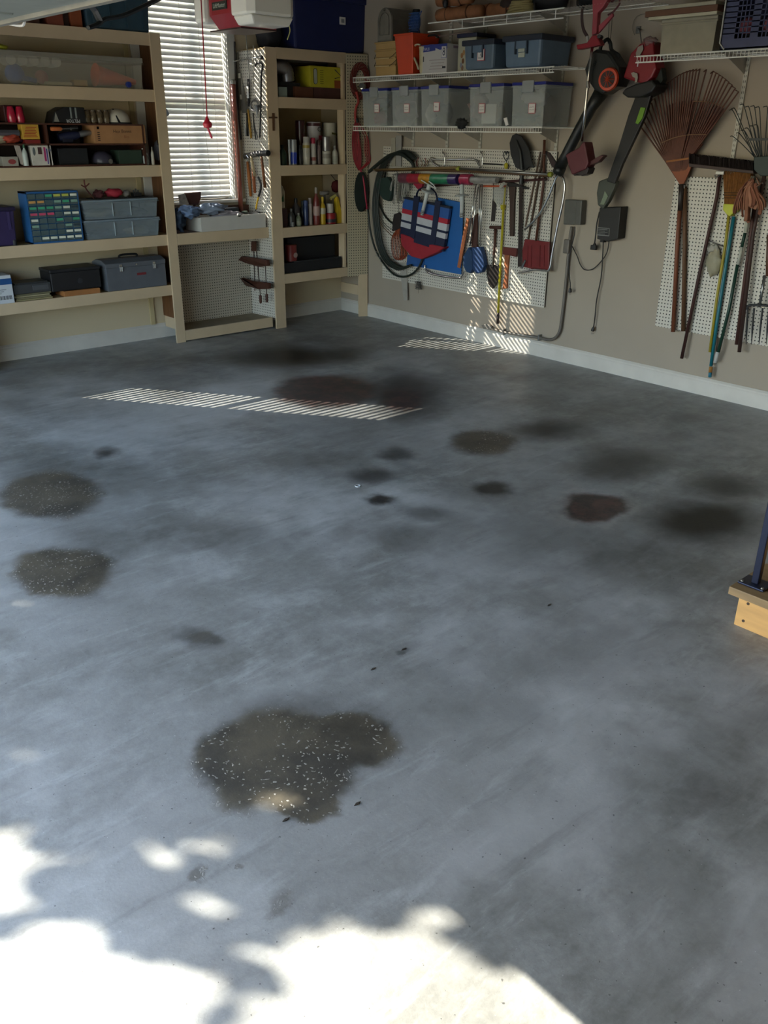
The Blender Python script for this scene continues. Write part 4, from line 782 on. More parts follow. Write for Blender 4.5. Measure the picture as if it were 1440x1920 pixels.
fr = [(530,-.30,.036,.175,'bottle','23402c','16241c','dark green bottle at the left of the front row of cans'), (543,-.29,.012,.22,'can','c8c8c8',None,'thin shiny metal tube in the front row'), (551,-.30,.031,.22,'can','9a9c9c','8a8a8a','tall steel can with a blue side, front row'),
      (563,-.27,.026,.17,'spray','3a3a3c','28282a','short dark spray can behind the steel can'), (575,-.30,.036,.245,'spray','b3ad9c','aaa49c','white spray can with a gold emblem'), (587.5,-.30,.027,.235,'spray','b9b2aa','a0203c','white spray can with a red cap'),
      (598,-.29,.022,.215,'spray','6e5a58','4a3230','slim dark spray can beside the red-capped one'), (612,-.30,.044,.12,'can','b0aa9c','9a9690','low cream can carrying a metal can on top'), (628,-.31,.030,.165,'bottle','b9b6a8','8f8c84','white dropper bottle near the right of the front row'), (638.5,-.28,.030,.235,'spray','4a5058','b3ada0','dark spray can with a pale rounded cap, right end of the front row')]
for px, y, r, h, kind, hb, hc, lb in fr:
    t = can('spray_can' if kind == 'spray' else ('bottle' if kind == 'bottle' else 'metal_can'), lb, 'can' if kind != 'bottle' else 'bottle', cx(px,y), y, z, r, h, mat(hb, .35, .3 if hb[0] in '9c' and kind == 'can' else 0), mat(hc, .35) if hc else None, prof=kind,
        band={575: (mat('9a8434', .4), .60, .70), 587.5: (mat('8f5048', .5), .15, .28), 612: (mat('8a8478', .5), .45, .8), 551: (mat('2a44b0', .3), .05, .5), 628: (mat('a8a698', .6), .1, .45)}.get(px), group='cans and bottles in front on the paint shelf')
can('small_steel_can', 'small steel can standing on the low cream can', 'can', cx(612,-.30), -.30, z+.121, .042, .125, SV, BLACK, prof='can')
# bay C : bottles
z = cz(3)
def cx(px, y=-.3): return B(px, 420, -y).x
t = thing('herbicide_jug', 'cream plastic jug with a green triangle on its label, left of the bottle shelf', 'jug', (cx(527,-.28), -.27, z+.17)); xx = cx(529,-.30)
MB().prism([(xx-.06,-.32,z+.17),(xx+.03,-.32,z+.17),(xx+.035,-.32,z+.32),(xx+.01,-.32,z+.37),(xx-.03,-.32,z+.39),(xx-.06,-.32,z+.36)], (0,.09,0)).build('body', mat('b3a88c', .5), t, bevel=.01); MB().prism([(xx-.025,-.322,z+.23),(xx+.015,-.322,z+.23),(xx+.012,-.322,z+.30)], (0,.002,0)).build('green_triangle', mat('2a6a3c', .5), t)
MB().lathe([(.018,0),(.016,.03)], (xx-.03,-.28,z+.385), n=12).build('cap', mat('6a2c20', .5), t, smooth='auto')
tag(bx(xx-.065, xx+.05, -.325, -.12, z, z+.168).build('maroon_box', mat('3a201e', .7), bevel=.003), 'dark maroon box under the cream jug', 'box')
bc = [(547,-.32,.034,.165,'bottle','34322e','55534e','dark squat bottle right of the maroon box'), (556,-.24,.04,.25,'bottle','3c3838','2c2a2a','dim grey bottle in the back of the bottle shelf'), (560,-.32,.028,.12,'bottle','6a7058','8a8a80','small olive bottle at the front of the bottle shelf'), (549,-.345,.017,.04,'can','5a5a58','c8c8c8','tiny tin at the front edge of the bottle shelf'),
      (574,-.30,.026,.23,'spray','26345a','3a4a78','blue spray can on the bottle shelf'), (582,-.29,.022,.25,'spray','a89c94','8a7a74','thin pale spray can right of the blue one'), (594,-.31,.034,.345,'bottle','6e2a24','8f8478','tall dark red bottle with a pale cap'), (605.5,-.32,.030,.255,'bottle','b8941c','c8a820','yellow bottle with a yellow cap'),
      (642,-.27,.028,.30,'bottle','8a7a70','a09488','pale bottle at the right end of the bottle shelf'), (568,-.22,.03,.22,'bottle','2e3436','222','dark bottle at the back, left of the blue can')]
for px, y, r, h, kind, hb, hc, lb in bc:
    can('bottle' if kind == 'bottle' else ('spray_can' if kind == 'spray' else 'small_tin'), lb, 'bottle' if kind == 'bottle' else 'can', cx(px,y), y, z, r, h, mat(hb, .35), mat(hc if len(hc) == 6 else '222222', .4), prof=kind,
        band={594: (mat('a88a80', .5), .25, .50), 605.5: (mat('b0a890', .5), .38, .60), 560: (mat('8a8c78', .6), .1, .4)}.get(px), group='bottles on the bottle shelf')
can('white_lidded_tub', 'white tub standing on the red tin', 'tub', cx(619,-.31), -.31, z+.105, .036, .085, mat('b9b0a4', .5), mat('c4bcb0', .5)); can('red_tin_can', 'red tin with a black and white emblem, under the white tub', 'tin', cx(620,-.31), -.31, z, .055, .104, mat('8f1c20', .4), STEEL, band=(mat('24242a', .5), .15, .45))
t = thing('yellow_squeeze_bottle', 'yellow squeeze bottle tapering upward and leaning left, right of the red tin', 'bottle', (cx(635,-.3), -.3, z))
MB().prism([(cx(629,-.3),-.33,z),(cx(642,-.3),-.33,z),(cx(630,-.3)+.012,-.33,z+.25),(cx(628,-.3),-.33,z+.25)], (0,.05,0)).build('body', mat('c0a020', .4), t, bevel=.006); tb([(cx(620,-.3),-.305,z+.235), (cx(629,-.3),-.305,z+.26)], .017, 8).build('cap', mat('b5a860', .4), t)
tag(tb([(cx(602,-.25),-.25,z+.285), (cx(617,-.25),-.25,z+.285)], .018, 10).build('pale_trigger_head', mat('9a9490', .5), smooth=True), 'pale sprayer head above the yellow bottle', 'sprayer'); tag(tb([(cx(609,-.25),-.25,z), (cx(609,-.25),-.25,z+.27)], [.03,.012], 10).build('sprayer_body', mat('5a5450', .5)), 'dim sprayer body behind the yellow bottle', 'sprayer')
tag(MB().lump((cx(637,-.15),-.10,z+.33), (.055,.04,.06), 71, .2).build('red_fabric_ball', mat('5a1418', .8), smooth=True), 'dark red bundle hung at the back right of the bottle shelf', 'bundle'); tb([(cx(637,-.15),-.10,z+.38),(cx(637,-.15),-.014,z+.44)], .003, 5).build('cord_loop', DARK, bpy.data.objects['red_fabric_ball'])
# bay D
z = cz(4)
t = can('red_can_low_bay', 'red can with a pale emblem in the lowest bay of the corner shelving', 'can', B(547,480,.28).x, -.27, z+.10, .058, .155, mat('7a2420', .45), mat('8a6a50', .5)); MB().ell((B(549,480,.28).x, -.327, z+.16), (.025,.003,.025)).build('emblem', mat('9a8078', .6), t)
t = thing('black_storage_case', 'black case with a raised ledge filling the lowest bay of the corner shelving', 'case', (-.62, -.2, z)); BK = mat('131519', .55)
bx(-1.0, CX1-.03, -.35, -.04, z, z+.098).build('base', BK, t, bevel=.006); bx(-.86, CX1-.03, -.24, -.04, z+.098, z+.31).build('back_box', BK, t, bevel=.006); bx(-.87, CX1-.04, -.352, -.24, z+.098, z+.106).build('ledge', mat('2a2e30', .4), t)
# ================================================================== garage door opener and arm
t = thing('door_opener', 'white and red garage door opener hanging from the ceiling before the window', 'opener', (-3.45, -3.7, 2.2))
OW = mat('d9d7cc', .3, coat=.5, var=.03); ORD = mat('8a1423', .35, coat=.4)
MB().prism([(-3.6,-3.55,2.42),(-3.6,-3.55,2.255),(-3.555,-3.55,2.205),(-3.36,-3.55,2.205),(-3.36,-3.55,2.42)], (0,-.185,0)).build('chassis', ORD, t, bevel=.006)
MB().prism([(-3.605,-3.735,2.43),(-3.605,-3.86,2.43),(-3.575,-3.885,2.43),(-3.39,-3.885,2.43),(-3.36,-3.86,2.43),(-3.36,-3.735,2.43)], (0,0,-.19)).build('light_cover', OW, t, bevel=.012)
MB().taper(-3.595,-3.37,-3.88,-3.735,2.205,2.241,.84).build('cover_bottom', OW, t, bevel=.008)
MB().box(-3.625,-3.30,-3.55,-3.455,2.225,2.43).build('light_cover', OW, t, bevel=.02)
bx(-3.55,-3.36,-3.73,-3.47,2.199,2.205).build('bottom_plate', mat('4a3a3a', .3, .5), t)
MB().box(-3.604,-3.600,-3.705,-3.585,2.272,2.304).build('badge', mat('20241f', .4), t, bevel=.001)
text('LiftMaster', (-3.6045,-3.645,2.288), (0,-1,0), (0,0,1), .024, mat('a8b0a0', .5), t)
bx(-3.44,-3.37,-3.8875,-3.885,2.345,2.38).build('warning_label', mat('5a4a2a', .6), t)
tb([(-4.9,-3.65,2.46),(-3.3,-3.65,2.46)], .02, 4).build('rail', STEEL, t); bx(-3.5,-3.4,-3.7,-3.6,2.42,2.46).build('rail_mount', STEEL, t)
for x in (-3.55,-3.3):
    for y in (-3.56,-3.74): tb([(x,y,2.42),(x,y,ZC)], .008, 4).build('hanging_strap', STEEL, t)
tb(curve([(-3.37,-3.84,2.215),(-3.38,-3.86,2.19),(-3.41,-3.88,2.155)]), .0025, 5).build('antenna_wire', mat('b8b870', .5), t)
bx(-3.93,-3.83,-3.69,-3.61,2.40,2.46).build('trolley', RED, t)
c0 = B(378,0,3.65); c1 = B(389,232,3.65)
tb([(c0.x-.0,-3.65,2.42), c1], .0028, 6).build('release_cord', mat('8f1a2a', .6), t)
MB().lathe([(.0,0),(.018,.004),(.022,.02),(.010,.035),(.004,.05)], tuple(c1+Vector((0,0,-.02))), n=12).build('release_knob', mat('a01428', .4), t, smooth='auto'); tb([c1+Vector((0,0,-.015)), c1+Vector((.018,0,-.06))], .005, 6).build('cord_end', mat('b03048', .6), t)

AM = mat('17191c', .5)
q = [B(166,52,3.65), B(182,46,3.65), B(196,36,3.65), B(228,30,3.65), B(265,14,3.65), B(305,-6,3.65)]
MB().tube(curve(q, 4)+[Vector((-3.88,-3.65,2.40))], .024, 6, flat=.4).build('curved_arm', AM, t)
MB().tube([B(188,40,3.65), B(178,20,3.65), B(160,-2,3.65), Vector((-4.40,-3.65,2.29))], .024, 6, flat=.4).build('straight_arm', AM, t)
bx(-4.43,-4.37,-3.68,-3.62,2.235,2.31).build('door_bracket', AM, t); tb([B(166,52,3.67), B(166,52,3.62)], .006, 8).build('bolt', STEEL, t)
tag(tb(curve([(-4.42,-3.5,2.2),(-4.40,-3.42,2.17),(-4.46,-3.36,2.18)]), .006, 6).build('white_plastic_clip', WHITE), 'tiny white clip at the edge of the raised garage door', 'clip')
# ================================================================== pegboards on the right wall
t = tag(bx(-.024, -.016, -2.78, -.70, .425, 1.655).build('pegboard', PEGY), 'left white pegboard on the right wall, full of tools and hoses', 'pegboard'); t['_o'] = tuple(t.location)
m = MB()
for z_ in (.44, 1.03, 1.62): m.box(-.016, -.001, -2.778, -.705, z_, z_+.02)
m.box(-.016, -.001, -2.779, -2.76, .43, 1.65).build('furring_strip', mat('3a3028', .8), t)
t = tag(bx(-.024, -.016, -5.9, -3.855, .445, 1.515).build('pegboard', PEGY), 'right white pegboard behind the rakes, brooms and fork', 'pegboard'); t['_o'] = tuple(t.location)
m = MB()
for z_ in (.46, .97, 1.48): m.box(-.016, -.001, -5.89, -3.86, z_, z_+.02)
m.build('furring_strip', mat('8a8070', .8), t)
# ================================================================== wire shelves
def wire_shelf(lb, y0, y1, z, depth, brackets, lip=.035, step=1, name='wire_shelf', fy=None, group=None):
    t = thing(name, lb, 'wire shelf', (-depth/2, (y0+y1)/2, z), group)
    f0, f1 = fy or (y0, y1)
    tb([(-depth,f0,z-.003),(-depth,f1,z-.003)], .0048, 6).build('front_rod', WIRE, t)
    tb([(-depth,f0,z-lip),(-depth,f1,z-lip)], .0048, 6).build('front_rod', WIRE, t)
    tb([(-.02,y0,z-.006),(-.02,y1,z-.006)], .0038, 6).build('back_rod', WIRE, t)
    tb([(-depth*.5,y0,z-.008),(-depth*.5,y1,z-.008)], .003, 6).build('middle_rod', WIRE, t)
    m = MB(); n = int((y1-y0)/.0254)
    for k in range(n+1):
        y = y0+.003+k*(y1-y0-.006)/n; m.box(-depth, -.015, y-.0012, y+.0012, z-.003, z-.0006)
        if f0 <= y <= f1 and k % step == 0: m.box(-depth-.0014, -depth+.0014, y-.0016*(1+(step>1)), y+.0016*(1+(step>1)), z-lip, z-.001)
    m.build('cross_wires', WIRE, t, kind='stuff')
    for y in brackets:
        MB().prism([(-.008,y,z-.008),(-depth*.92,y,z-.010),(-depth*.92,y,z-.02),(-.008,y,z-.12)], (0,.003,0)).build('bracket', mat('b0aca0', .5), t)
    return t
def standard(y, z0, z1, lb):
    t = tag(bx(-.0155, -.001, y-.0, y+.028, z0, z1).build('shelf_standard', mat('b9b5a8', .45)), lb, 'shelf rail', 'slotted shelf rails on the right wall'); t['_o'] = tuple(t.location)
    m = MB(); z_ = z0+.02
    while z_ < z1-.02: m.box(-.0160, -.0154, y+.006, y+.010, z_, z_+.014); m.box(-.0160, -.0154, y+.018, y+.022, z_, z_+.014); z_ += .032
    m.build('slots', mat('4a463e', .7), t); return t
ys = [W(776,262).y, W(840,262).y, W(902,262).y, W(1045,262).y]
wire_shelf('lower white wire shelf carrying the row of clear bins', -2.93, -.62, 1.83, .33, ys, lip=.04, fy=(-2.86,-.62)); Z1 = 1.831
wire_shelf('middle white wire shelf with the orange bucket, carton and blue totes', -3.02, -.62, 2.235, .33, ys, lip=.04, fy=(-2.93,-.62)); Z2 = 2.236
wire_shelf('top white wire shelf with rolled bundles, above the blue totes', -3.62, -1.85, 2.60, .36, ys[2:], lip=.065, step=9, fy=(-3.0,-1.62)); Z3 = 2.601
ZR = 2.268; wire_shelf('right-hand white wire shelf with the clear bin and the blue basket', -5.6, -3.60, ZR, .33, [W(1398,140).y, -5.3], lip=.04, fy=(-5.6,-3.62))
for i, y in enumerate(ys): standard(y-.014, 1.66, 2.72, ('first','second','third','fourth')[i]+' slotted shelf rail from the room corner, above the left pegboard')
standard(W(1400,140).y-.014, 1.375, 2.75, 'slotted shelf rail above the right pegboard, behind the rake tines')
# ------------------------------------------------------------------ clear bins on the lower shelf
BLID = mat('20287a', .4); LAT = mat('a4a8a6', .3, alpha=.75, var=.04)
faces = [(684,727,'first from the room corner, with a red patch inside'), (739,783,'second from the room corner'), (793,840,'third from the room corner, dark things inside'), (883,941,'fourth from the room corner, a white card inside'), (962,1018,'the nearest and rightmost on the lower wire shelf')]
txt = [[], [], ['Baby'], [], []]
for i, (pa, pb, lb) in enumerate(faces):
    ya, yb_ = W(pa, 238, .35).y, W(pb, 238, .35).y; h = .305
    t = clearbox('clear_bin', 'clear blue-lidded bin, '+lb, -.37, -.05, yb_-.012, ya+.01, Z1, Z1+h, BLID, mat('bcc2be', .3, alpha=.34, var=.03), 'clear bins with blue lids', lid_h=.022, k=.95)
    ym = (ya+yb_)/2; bx(-.386, -.372, ym-.055, ym+.055, Z1+.235, Z1+.315).build('latch', LAT, t, bevel=.004)
    yl = W((705,761,817,902,996)[i], (203,203,200,203,203)[i], .38).y; zl = W((705,761,817,902,996)[i], (203,203,200,203,203)[i], .38).z
    bx(-.3725, -.369, yl-.033, yl+.033, zl-.035, zl+.035).build('label_border', mat('b05058', .7), t); bx(-.3735, -.3725, yl-.029, yl+.029, zl-.031, zl+.031).build('label_paper', PAPER, t)
    L = txt[i]
    for k in range(0 if L else 2):                   # handwriting too faint to read
        rw = random.Random(i*7+k); tb([(-.3742, yl+.022-.0055*j, zl+.010-.02*k+rw.uniform(-.005,.005)) for j in range(9)], .0011, 4).build('scrawl', mat('503038', .8), t)
    for k, s_ in enumerate(L): text(s_, (-.374, yl, zl+(len(L)-1)*.009-k*.018), (0,-1,0), (0,0,1), .016, mat('503038', .8), t)
def inbin(i, nm, lb, cat, px, hc, r, dz, x=-.27, seed=0, amp=.5):
    y = W(px, 225, -x).y; return tag(MB().lump((x, y, Z1+.012+r[2]*1.05+dz), r, 80+seed, amp).build(nm, mat(hc, .8), smooth=True), lb, cat)
inbin(0,'red_cloth','red cloth low inside the first clear bin','cloth',714,'7e2030',(.06,.055,.05),0)
inbin(0,'grey_pack','grey-green pack inside the first clear bin','pack',716,'6e7a78',(.05,.10,.05),.12,seed=1)
inbin(1,'pinkish_bundle','pale bundle of things inside the second clear bin','bundle',762,'8d8482',(.08,.10,.09),0,seed=2)
inbin(2,'white_bottle_shape','white round thing inside the third clear bin','bundle',808,'b0aea6',(.05,.05,.07),0,seed=3)
inbin(2,'dark_toys','dark grey things inside the third clear bin','toys',832,'35363a',(.07,.085,.08),0,x=-.2,seed=4)
inbin(3,'pink_grey_bundle','pinkish bundle inside the fourth clear bin','bundle',897,'8e7c76',(.07,.09,.09),.03,seed=5)
y = W(915,222,.36).y; tag(bx(-.355,-.352,y-.075,y+.075,Z1+.02,Z1+.16).build('white_card', PAPER), 'white card standing inside the fourth clear bin', 'card')
inbin(3,'brown_doll','golden brown bundle at the back of the fourth clear bin','bundle',937,'6a4a20',(.04,.04,.07),0,x=-.14,seed=6)
inbin(4,'white_plastic_sheet','crumpled white plastic inside the nearest clear bin','plastic',1000,'b5b0aa',(.07,.11,.06),.12,seed=7)
inbin(4,'teal_cloth','grey-teal cloth low inside the nearest clear bin','cloth',985,'59686a',(.07,.10,.045),0,seed=8)
inbin(4,'brown_cardboard','brown bundle at the back of the nearest clear bin','bundle',1022,'6a584c',(.08,.07,.10),0,x=-.17,seed=9)
tag(MB().lump((-.385, W(866,232,.38).y, Z1+.02), (.02,.06,.035), 91, .9, 26, 14, 5).build('black_tangle', mat('1a1b1a', .8), smooth=True), 'black tangle of netting on the wire shelf before the third and fourth bins', 'netting'); tag(MB().prism(WW([(944,222),(950,220),(953,234),(948,236)], .36), (.006,0,0)).build('white_tag', PAPER), 'torn white tag at the corner between the two nearest clear bins', 'tag')
# ------------------------------------------------------------------ middle shelf
TN = mat('b08f58', .55, var=.05); y0_, y1_ = W(745,138,.3).y, W(707,138,.3).y; z = Z2
for k in range(4):
    hh = (.085,.06,.06,.06)[k]; t = thing('stacked_tan_tub', ('bottom','second','third','top')[k]+' one of four nested tan tubs under the mailbox', 'tub', (-.2,(y0_+y1_)/2,z), 'nested tan tubs')
    MB().taper(-.32,-.08,y0_,y1_,z,z+hh-.012,.97).build('tub', TN, t, bevel=.004); bx(-.33,-.07,y0_-.004,y1_+.004,z+hh-.014,z+hh-.001).build('rim', TN, t, bevel=.003)
    if k in (1,2):
        zz = z-.005+.0; tb(curve([(-.30,y1_+.006,zz+.045),(-.34,y1_-.01,zz),(-.345,y1_-.03,zz-.006)]), .0022, 5).build('wire_bail', BLACK, t); tb([(-.345,y1_-.03,zz-.006),(-.345,y0_+.055,zz-.008)], .005, 8).build('grip', mat('c9b080', .5), t); tb(curve([(-.345,y0_+.055,zz-.008),(-.34,y0_+.02,zz+.01),(-.31,y0_-.006,zz+.045)]), .0022, 5).build('wire_bail', BLACK, t)
    z += hh
zm_ = z
t = thing('grey_mailbox', 'grey metal mailbox with an arched front, on the nested tan tubs', 'mailbox', (-.2, (y0_+y1_)/2, zm_)); MG = mat('6d6a62', .45, .5, var=.15)
ya, yb_ = W(736,90,.32).y, W(708,90,.32).y; ym = (ya+yb_)/2; rr_ = (yb_-ya)/2
prof = [(ya,zm_),(yb_,zm_),(yb_,zm_+.16)]+[(ym+rr_*math.cos(a_*math.pi/10), zm_+.16+rr_*math.sin(a_*math.pi/10)) for a_ in range(1,10)]+[(ya,zm_+.16)]
MB().prism([(-.32,a_,b_) for a_, b_ in prof], (.29,0,0)).build('body', MG, t)
prof2 = [(ym+(a_-ym)*.93, zm_+.006+(b_-zm_)*.955) for a_, b_ in prof]; MB().prism([(-.327,a_,b_) for a_, b_ in prof2], (.007,0,0)).build('front_door', mat('7a766c', .4, .5, var=.2), t, bevel=.003)
prof3 = [(ym+(a_-ym)*.6, zm_+.05+(b_-zm_)*.65) for a_, b_ in prof]; MB().tube([(-.329,a_,b_) for a_, b_ in prof3], .003, 5, closed=True).build('raised_arch', MG, t)
MB().lathe([(.012,0),(.008,.015)], (-.327,ym,zm_+.24), (-1,0,0), 10).build('door_knob', MG, t, smooth='auto')
t = thing('orange_bucket', 'tall square orange bucket tapering to its base, beside the tan tubs', 'bucket', (-.24, W(762,140,.3).y, Z2))
ya, yb_ = W(775,80,.36).y, W(742,80,.36).y; OR = mat('c8401c', .45, var=.06); MB().taper(-.38,-.06,ya-.01,yb_,Z2,Z2+.30,.80).build('body', OR, t, bevel=.008); bx(-.385,-.055,ya-.016,yb_+.004,Z2+.29,Z2+.305).build('rim', OR, t, bevel=.003)
t = thing('blue_mesh_scoop', 'blue plastic mesh scoop sticking out of the orange bucket', 'scoop', (-.2, W(778,60,.2).y, Z2+.30)); c = W(779,42,.2)
m = MB(); BLM = mat('2c4f8a', .5)
for k in range(-3,4): m.tube([c+Vector((0,-.055+.0*k,0))+Vector((0,.018*k+.05,-.09)), c+Vector((-.03,.018*k,0)), c+Vector((0,.018*k-.02,.08))], .004, 5)
for k in range(-3,4): m.tube([c+Vector((-.02,-.06,.022*k)), c+Vector((-.035,0,.022*k)), c+Vector((-.02,.06,.022*k))], .004, 5)
m.build('mesh', BLM, t); MB().ell(c, (.02,.062,.09)).build('scoop_body', mat('24426f', .5), t, smooth=True); MB().lathe([(.035,0),(.03,.02)], tuple(c+Vector((0,-.01,.075))), n=12).build('black_cap', BLACK, t, smooth='auto'); tb([c+Vector((0,.04,-.07)), c+Vector((0,.08,-.16))], .008, 6).build('handle', BLM, t)
t = thing('red_fuel_can', 'dark red can with a black hose, behind the white carton', 'can', (-.14, W(805,90,.1).y, Z2)); c = W(806,86,.15); MB().lathe([(.10,0),(.105,.02),(.10,.17),(.06,.215),(.03,.235)], (-.15,c.y,Z2+.0), n=16).build('body', mat('7a1a20', .4), t, smooth='auto'); tb(curve([W(788,76,.2), W(800,68,.2), W(815,66,.2), W(822,70,.2)]), .009, 8).build('hose', BLACK, t, smooth=True)
tag(MB().lathe([(.05,0),(.055,.02),(.05,.16),(.04,.18)], (-.10,W(828,90,.1).y,Z2), n=14).build('maroon_bottle', mat('5a1a2a', .4), smooth='auto'), 'dark maroon bottle behind the white carton', 'bottle')
tag(tb([W(817,70,.16), W(862,62,.10), W(900,56,.06)], .006, 8).build('thin_metal_wand', mat('9a8a80', .4, .5)), 'thin metal wand lying above the white carton', 'wand')
t = thing('white_pitcher', 'cream pitcher with a looped handle, left of the white carton', 'pitcher', (-.33, W(783,138,.3).y, Z2)); y = W(785,120,.33).y
MB().lathe([(.03,0),(.035,.02),(.04,.17),(.045,.20)], (-.3,y-.03,Z2), n=14).build('body', mat('b8ac88', .4), t, smooth='auto'); tb(curve([W(788,84,.34), W(780,84,.34), W(774,94,.34), W(775,104,.34), W(781,118,.34), W(785,130,.34)]), .011, 8, flat=.6).build('handle', mat('c4baa0', .4), t, smooth=True)
ya, yb_ = W(837,137,.33).y, W(789,137,.33).y; h = W(838,81,.33).z - Z2
t = thing('white_office_carton', 'white paper carton with a blue band and the number 8, on the middle wire shelf', 'box', (-.2,(ya+yb_)/2,Z2)); CW = mat('b9b5b0', .6, var=.03)
bx(-.33,-.05,ya,yb_,Z2,Z2+h).build('body', CW, t, bevel=.002); BB = mat('24327f', .5)
MB().prism([(-.3315,yb_,Z2+h),(-.3315,ya,Z2+h),(-.3315,ya,Z2+h-.038),(-.3315,yb_,Z2+h-.055)], (.001,0,0)).build('blue_band', BB, t)
MB().prism([(-.3325,yb_-.17,Z2+h-.028),(-.3325,ya+.055,Z2+h-.052),(-.3325,yb_-.17,Z2+h-.052)], (.001,0,0)).build('white_wedge', CW, t)
bx(-.3335,-.3315,ya+.004,ya+.062,Z2+h-.105,Z2+h-.018).build('number_frame', BB, t); bx(-.3345,-.3335,ya+.007,ya+.059,Z2+h-.102,Z2+h-.021).build('number_patch', mat('c8c6c4', .6), t)
text('8', (-.335,ya+.033,Z2+h-.062), (0,-1,0), (0,0,1), .085, mat('30304a', .6), t, squeeze=.8); text('STAPLES', (-.3328,yb_-.058,Z2+h-.033), (0,-1,0), (0,0,1), .03, mat('c8c8cc', .6), t, squeeze=.8)
m = MB()
for k in range(4): m.box(-.3325,-.3312,ya+.02+.01*k,yb_-.10-.012*((k*2)%3),Z2+h-.118-.022*k,Z2+h-.113-.022*k)
m.build('faint_print', mat('9a8e8c', .7), t); bx(-.3325,-.3312,yb_-.035,yb_-.026,Z2+.085,Z2+.125).build('black_mark', INK, t); bx(-.3325,-.3312,ya+.012,ya+.05,Z2+.03,Z2+.045).build('black_mark', INK, t)
bx(-.26,-.12,ya-.0012,ya-.0002,Z2+h-.03,Z2+h-.012).build('side_print', mat('8a7484', .7), t)
ya, yb_ = W(884,100,.25).y, W(858,100,.25).y; h = W(860,66,.25).z-Z2
t = thing('floral_bin', 'cream bin with a faded floral print and a navy lid, behind the smaller blue tote', 'bin', (-.15,(ya+yb_)/2,Z2)); bx(-.25,-.04,ya-.05,yb_,Z2,Z2+h-.02).build('body', mat('b0ac94', .6, var=.06), t, bevel=.01); bx(-.26,-.03,ya-.06,yb_+.008,Z2+h-.02,Z2+h+.008).build('lid', mat('191e3c', .5), t, bevel=.006)
for k, (dy, dz, hc) in enumerate(((.05,.12,'9a6a40'),(.065,.08,'7a5030'),(.045,.05,'8a8a94'),(.07,.14,'a88050'),(.06,.03,'8a6a58'))): MB().ell((-.2508,yb_-dy,Z2+dz), (.0012,.014,.02)).build('flower_print', mat(hc, .7), t)
TB = mat('5d7184', .5, var=.08); TL = mat('252b38', .5)
for i, (pa, pb, zt_, lb) in enumerate(((874,925,78,'smaller blue-grey tote with a red-edged label, left of the larger one'), (949,1012,70,'larger blue-grey tote with two paper strips, rightmost on the middle wire shelf'))):
    ya, yb_ = W(pb,132,.38).y, W(pa,132,.38).y; h = W(pa+5,zt_,.38).z-Z2
    t = thing('blue_grey_tote', lb, 'storage box', (-.2,(ya+yb_)/2,Z2), 'blue-grey totes on the middle wire shelf'); MB().taper(-.41,-.04,ya-.02,yb_+.01,Z2,Z2+h-.01,.93).build('tub', TB if i else mat('5a6b7a', .5, var=.08), t, bevel=.02); bx(-.425,-.03,ya-.032,yb_+.02,Z2+h-.035,Z2+h+.005).build('lid', TL, t, bevel=.008)
    ym = (ya+yb_)/2; bx(-.418,-.39,ym-.052,ym+.052,Z2+h-.085,Z2+h-.02).build('handle_recess', TB, t, bevel=.004)
    for s_ in (-1,1): bx(-.4205,-.40,ym+s_*.055-.006,ym+s_*.055+.006,Z2+h-.12,Z2+h-.02).build('handle_slot', mat('2c3844', .6), t)
    if i == 0:
        c = W(902,103,.41); bx(-.4135,-.405,c.y-.037,c.y+.037,c.z-.04,c.z+.04).build('label_border', mat('b05058', .7), t); bx(-.4145,-.4135,c.y-.033,c.y+.033,c.z-.036,c.z+.036).build('label_paper', PAPER, t)
        for k, s_ in enumerate(('Child','&','Infant')): text(s_, (-.415,c.y,c.z+.022-k*.021), (0,-1,0), (0,0,1), .021, mat('402830', .8), t)
    else:
        for k, (px, py) in enumerate(((978,93),(978,103))): c = W(px,py,.41); bx(-.4135,-.405,c.y-.03,c.y+.03,c.z-.015,c.z+.015).build('paper_strip', mat('b4b8a8', .7), t)
# ------------------------------------------------------------------ top shelf
TO = mat('8d5c3a', .8, var=.25, bump=.2)
for k, (p0, p1, r, lb) in enumerate((((822,6),(885,-4),.05,'upper tan rolled bundle at the left end of the top wire shelf'), ((822,30),(905,18),.052,'lower tan rolled bundle at the left end of the top wire shelf'), ((880,14),(965,2),.055,'brown rolled bundle in the middle of the top wire shelf'))):
    a, b = W(*p0,.25), W(*p1,.22); zc = Z3+r+.006+(.108 if k == 0 else 0); a.z = b.z = zc; 
    if k == 2: a.x = b.x = -.12; 
    t = thing('rolled_bundle', lb, 'roll', (a.x,(a.y+b.y)/2,zc-r), 'rolled bundles on the top wire shelf'); pts = [a.lerp(b, i/8) for i in range(9)]
    MB().tube(pts, [r*.85]+[r*(1+.08*((i*7)%3-1)) for i in range(1,8)]+[r*.85], 14).build('cloth_roll', TO, t, smooth=True)
    for q in (.25,.72): c = a.lerp(b, q); MB().tube([c+Vector((r*1.03*math.cos(s_*math.pi/6),0,r*1.03*math.sin(s_*math.pi/6))) for s_ in range(12)], .006, 5, closed=True).build('strap', mat('5a3824', .8), t)
tag(MB().ell(W(835,6,.31), (.02,.025,.035)).build('black_clip_lamp', BLACK, smooth=True), 'small black lamp clipped at the left of the tan bundles', 'lamp')
t = thing('rope_coil', 'coil of pale yellow rope on the top wire shelf', 'rope', (-.28, W(975,12,.28).y, Z3)); yc = W(975,12,.28).y
for k in range(5): tb([(-.26+.06*math.cos(a_*.52), yc+(.13-.012*k)*math.sin(a_*.52), Z3+.014+k*.016+.004*math.sin(a_+k)) for a_ in range(12)], .010, 6, closed=True).build('loop', mat('8f8256', .9), t, smooth=True)
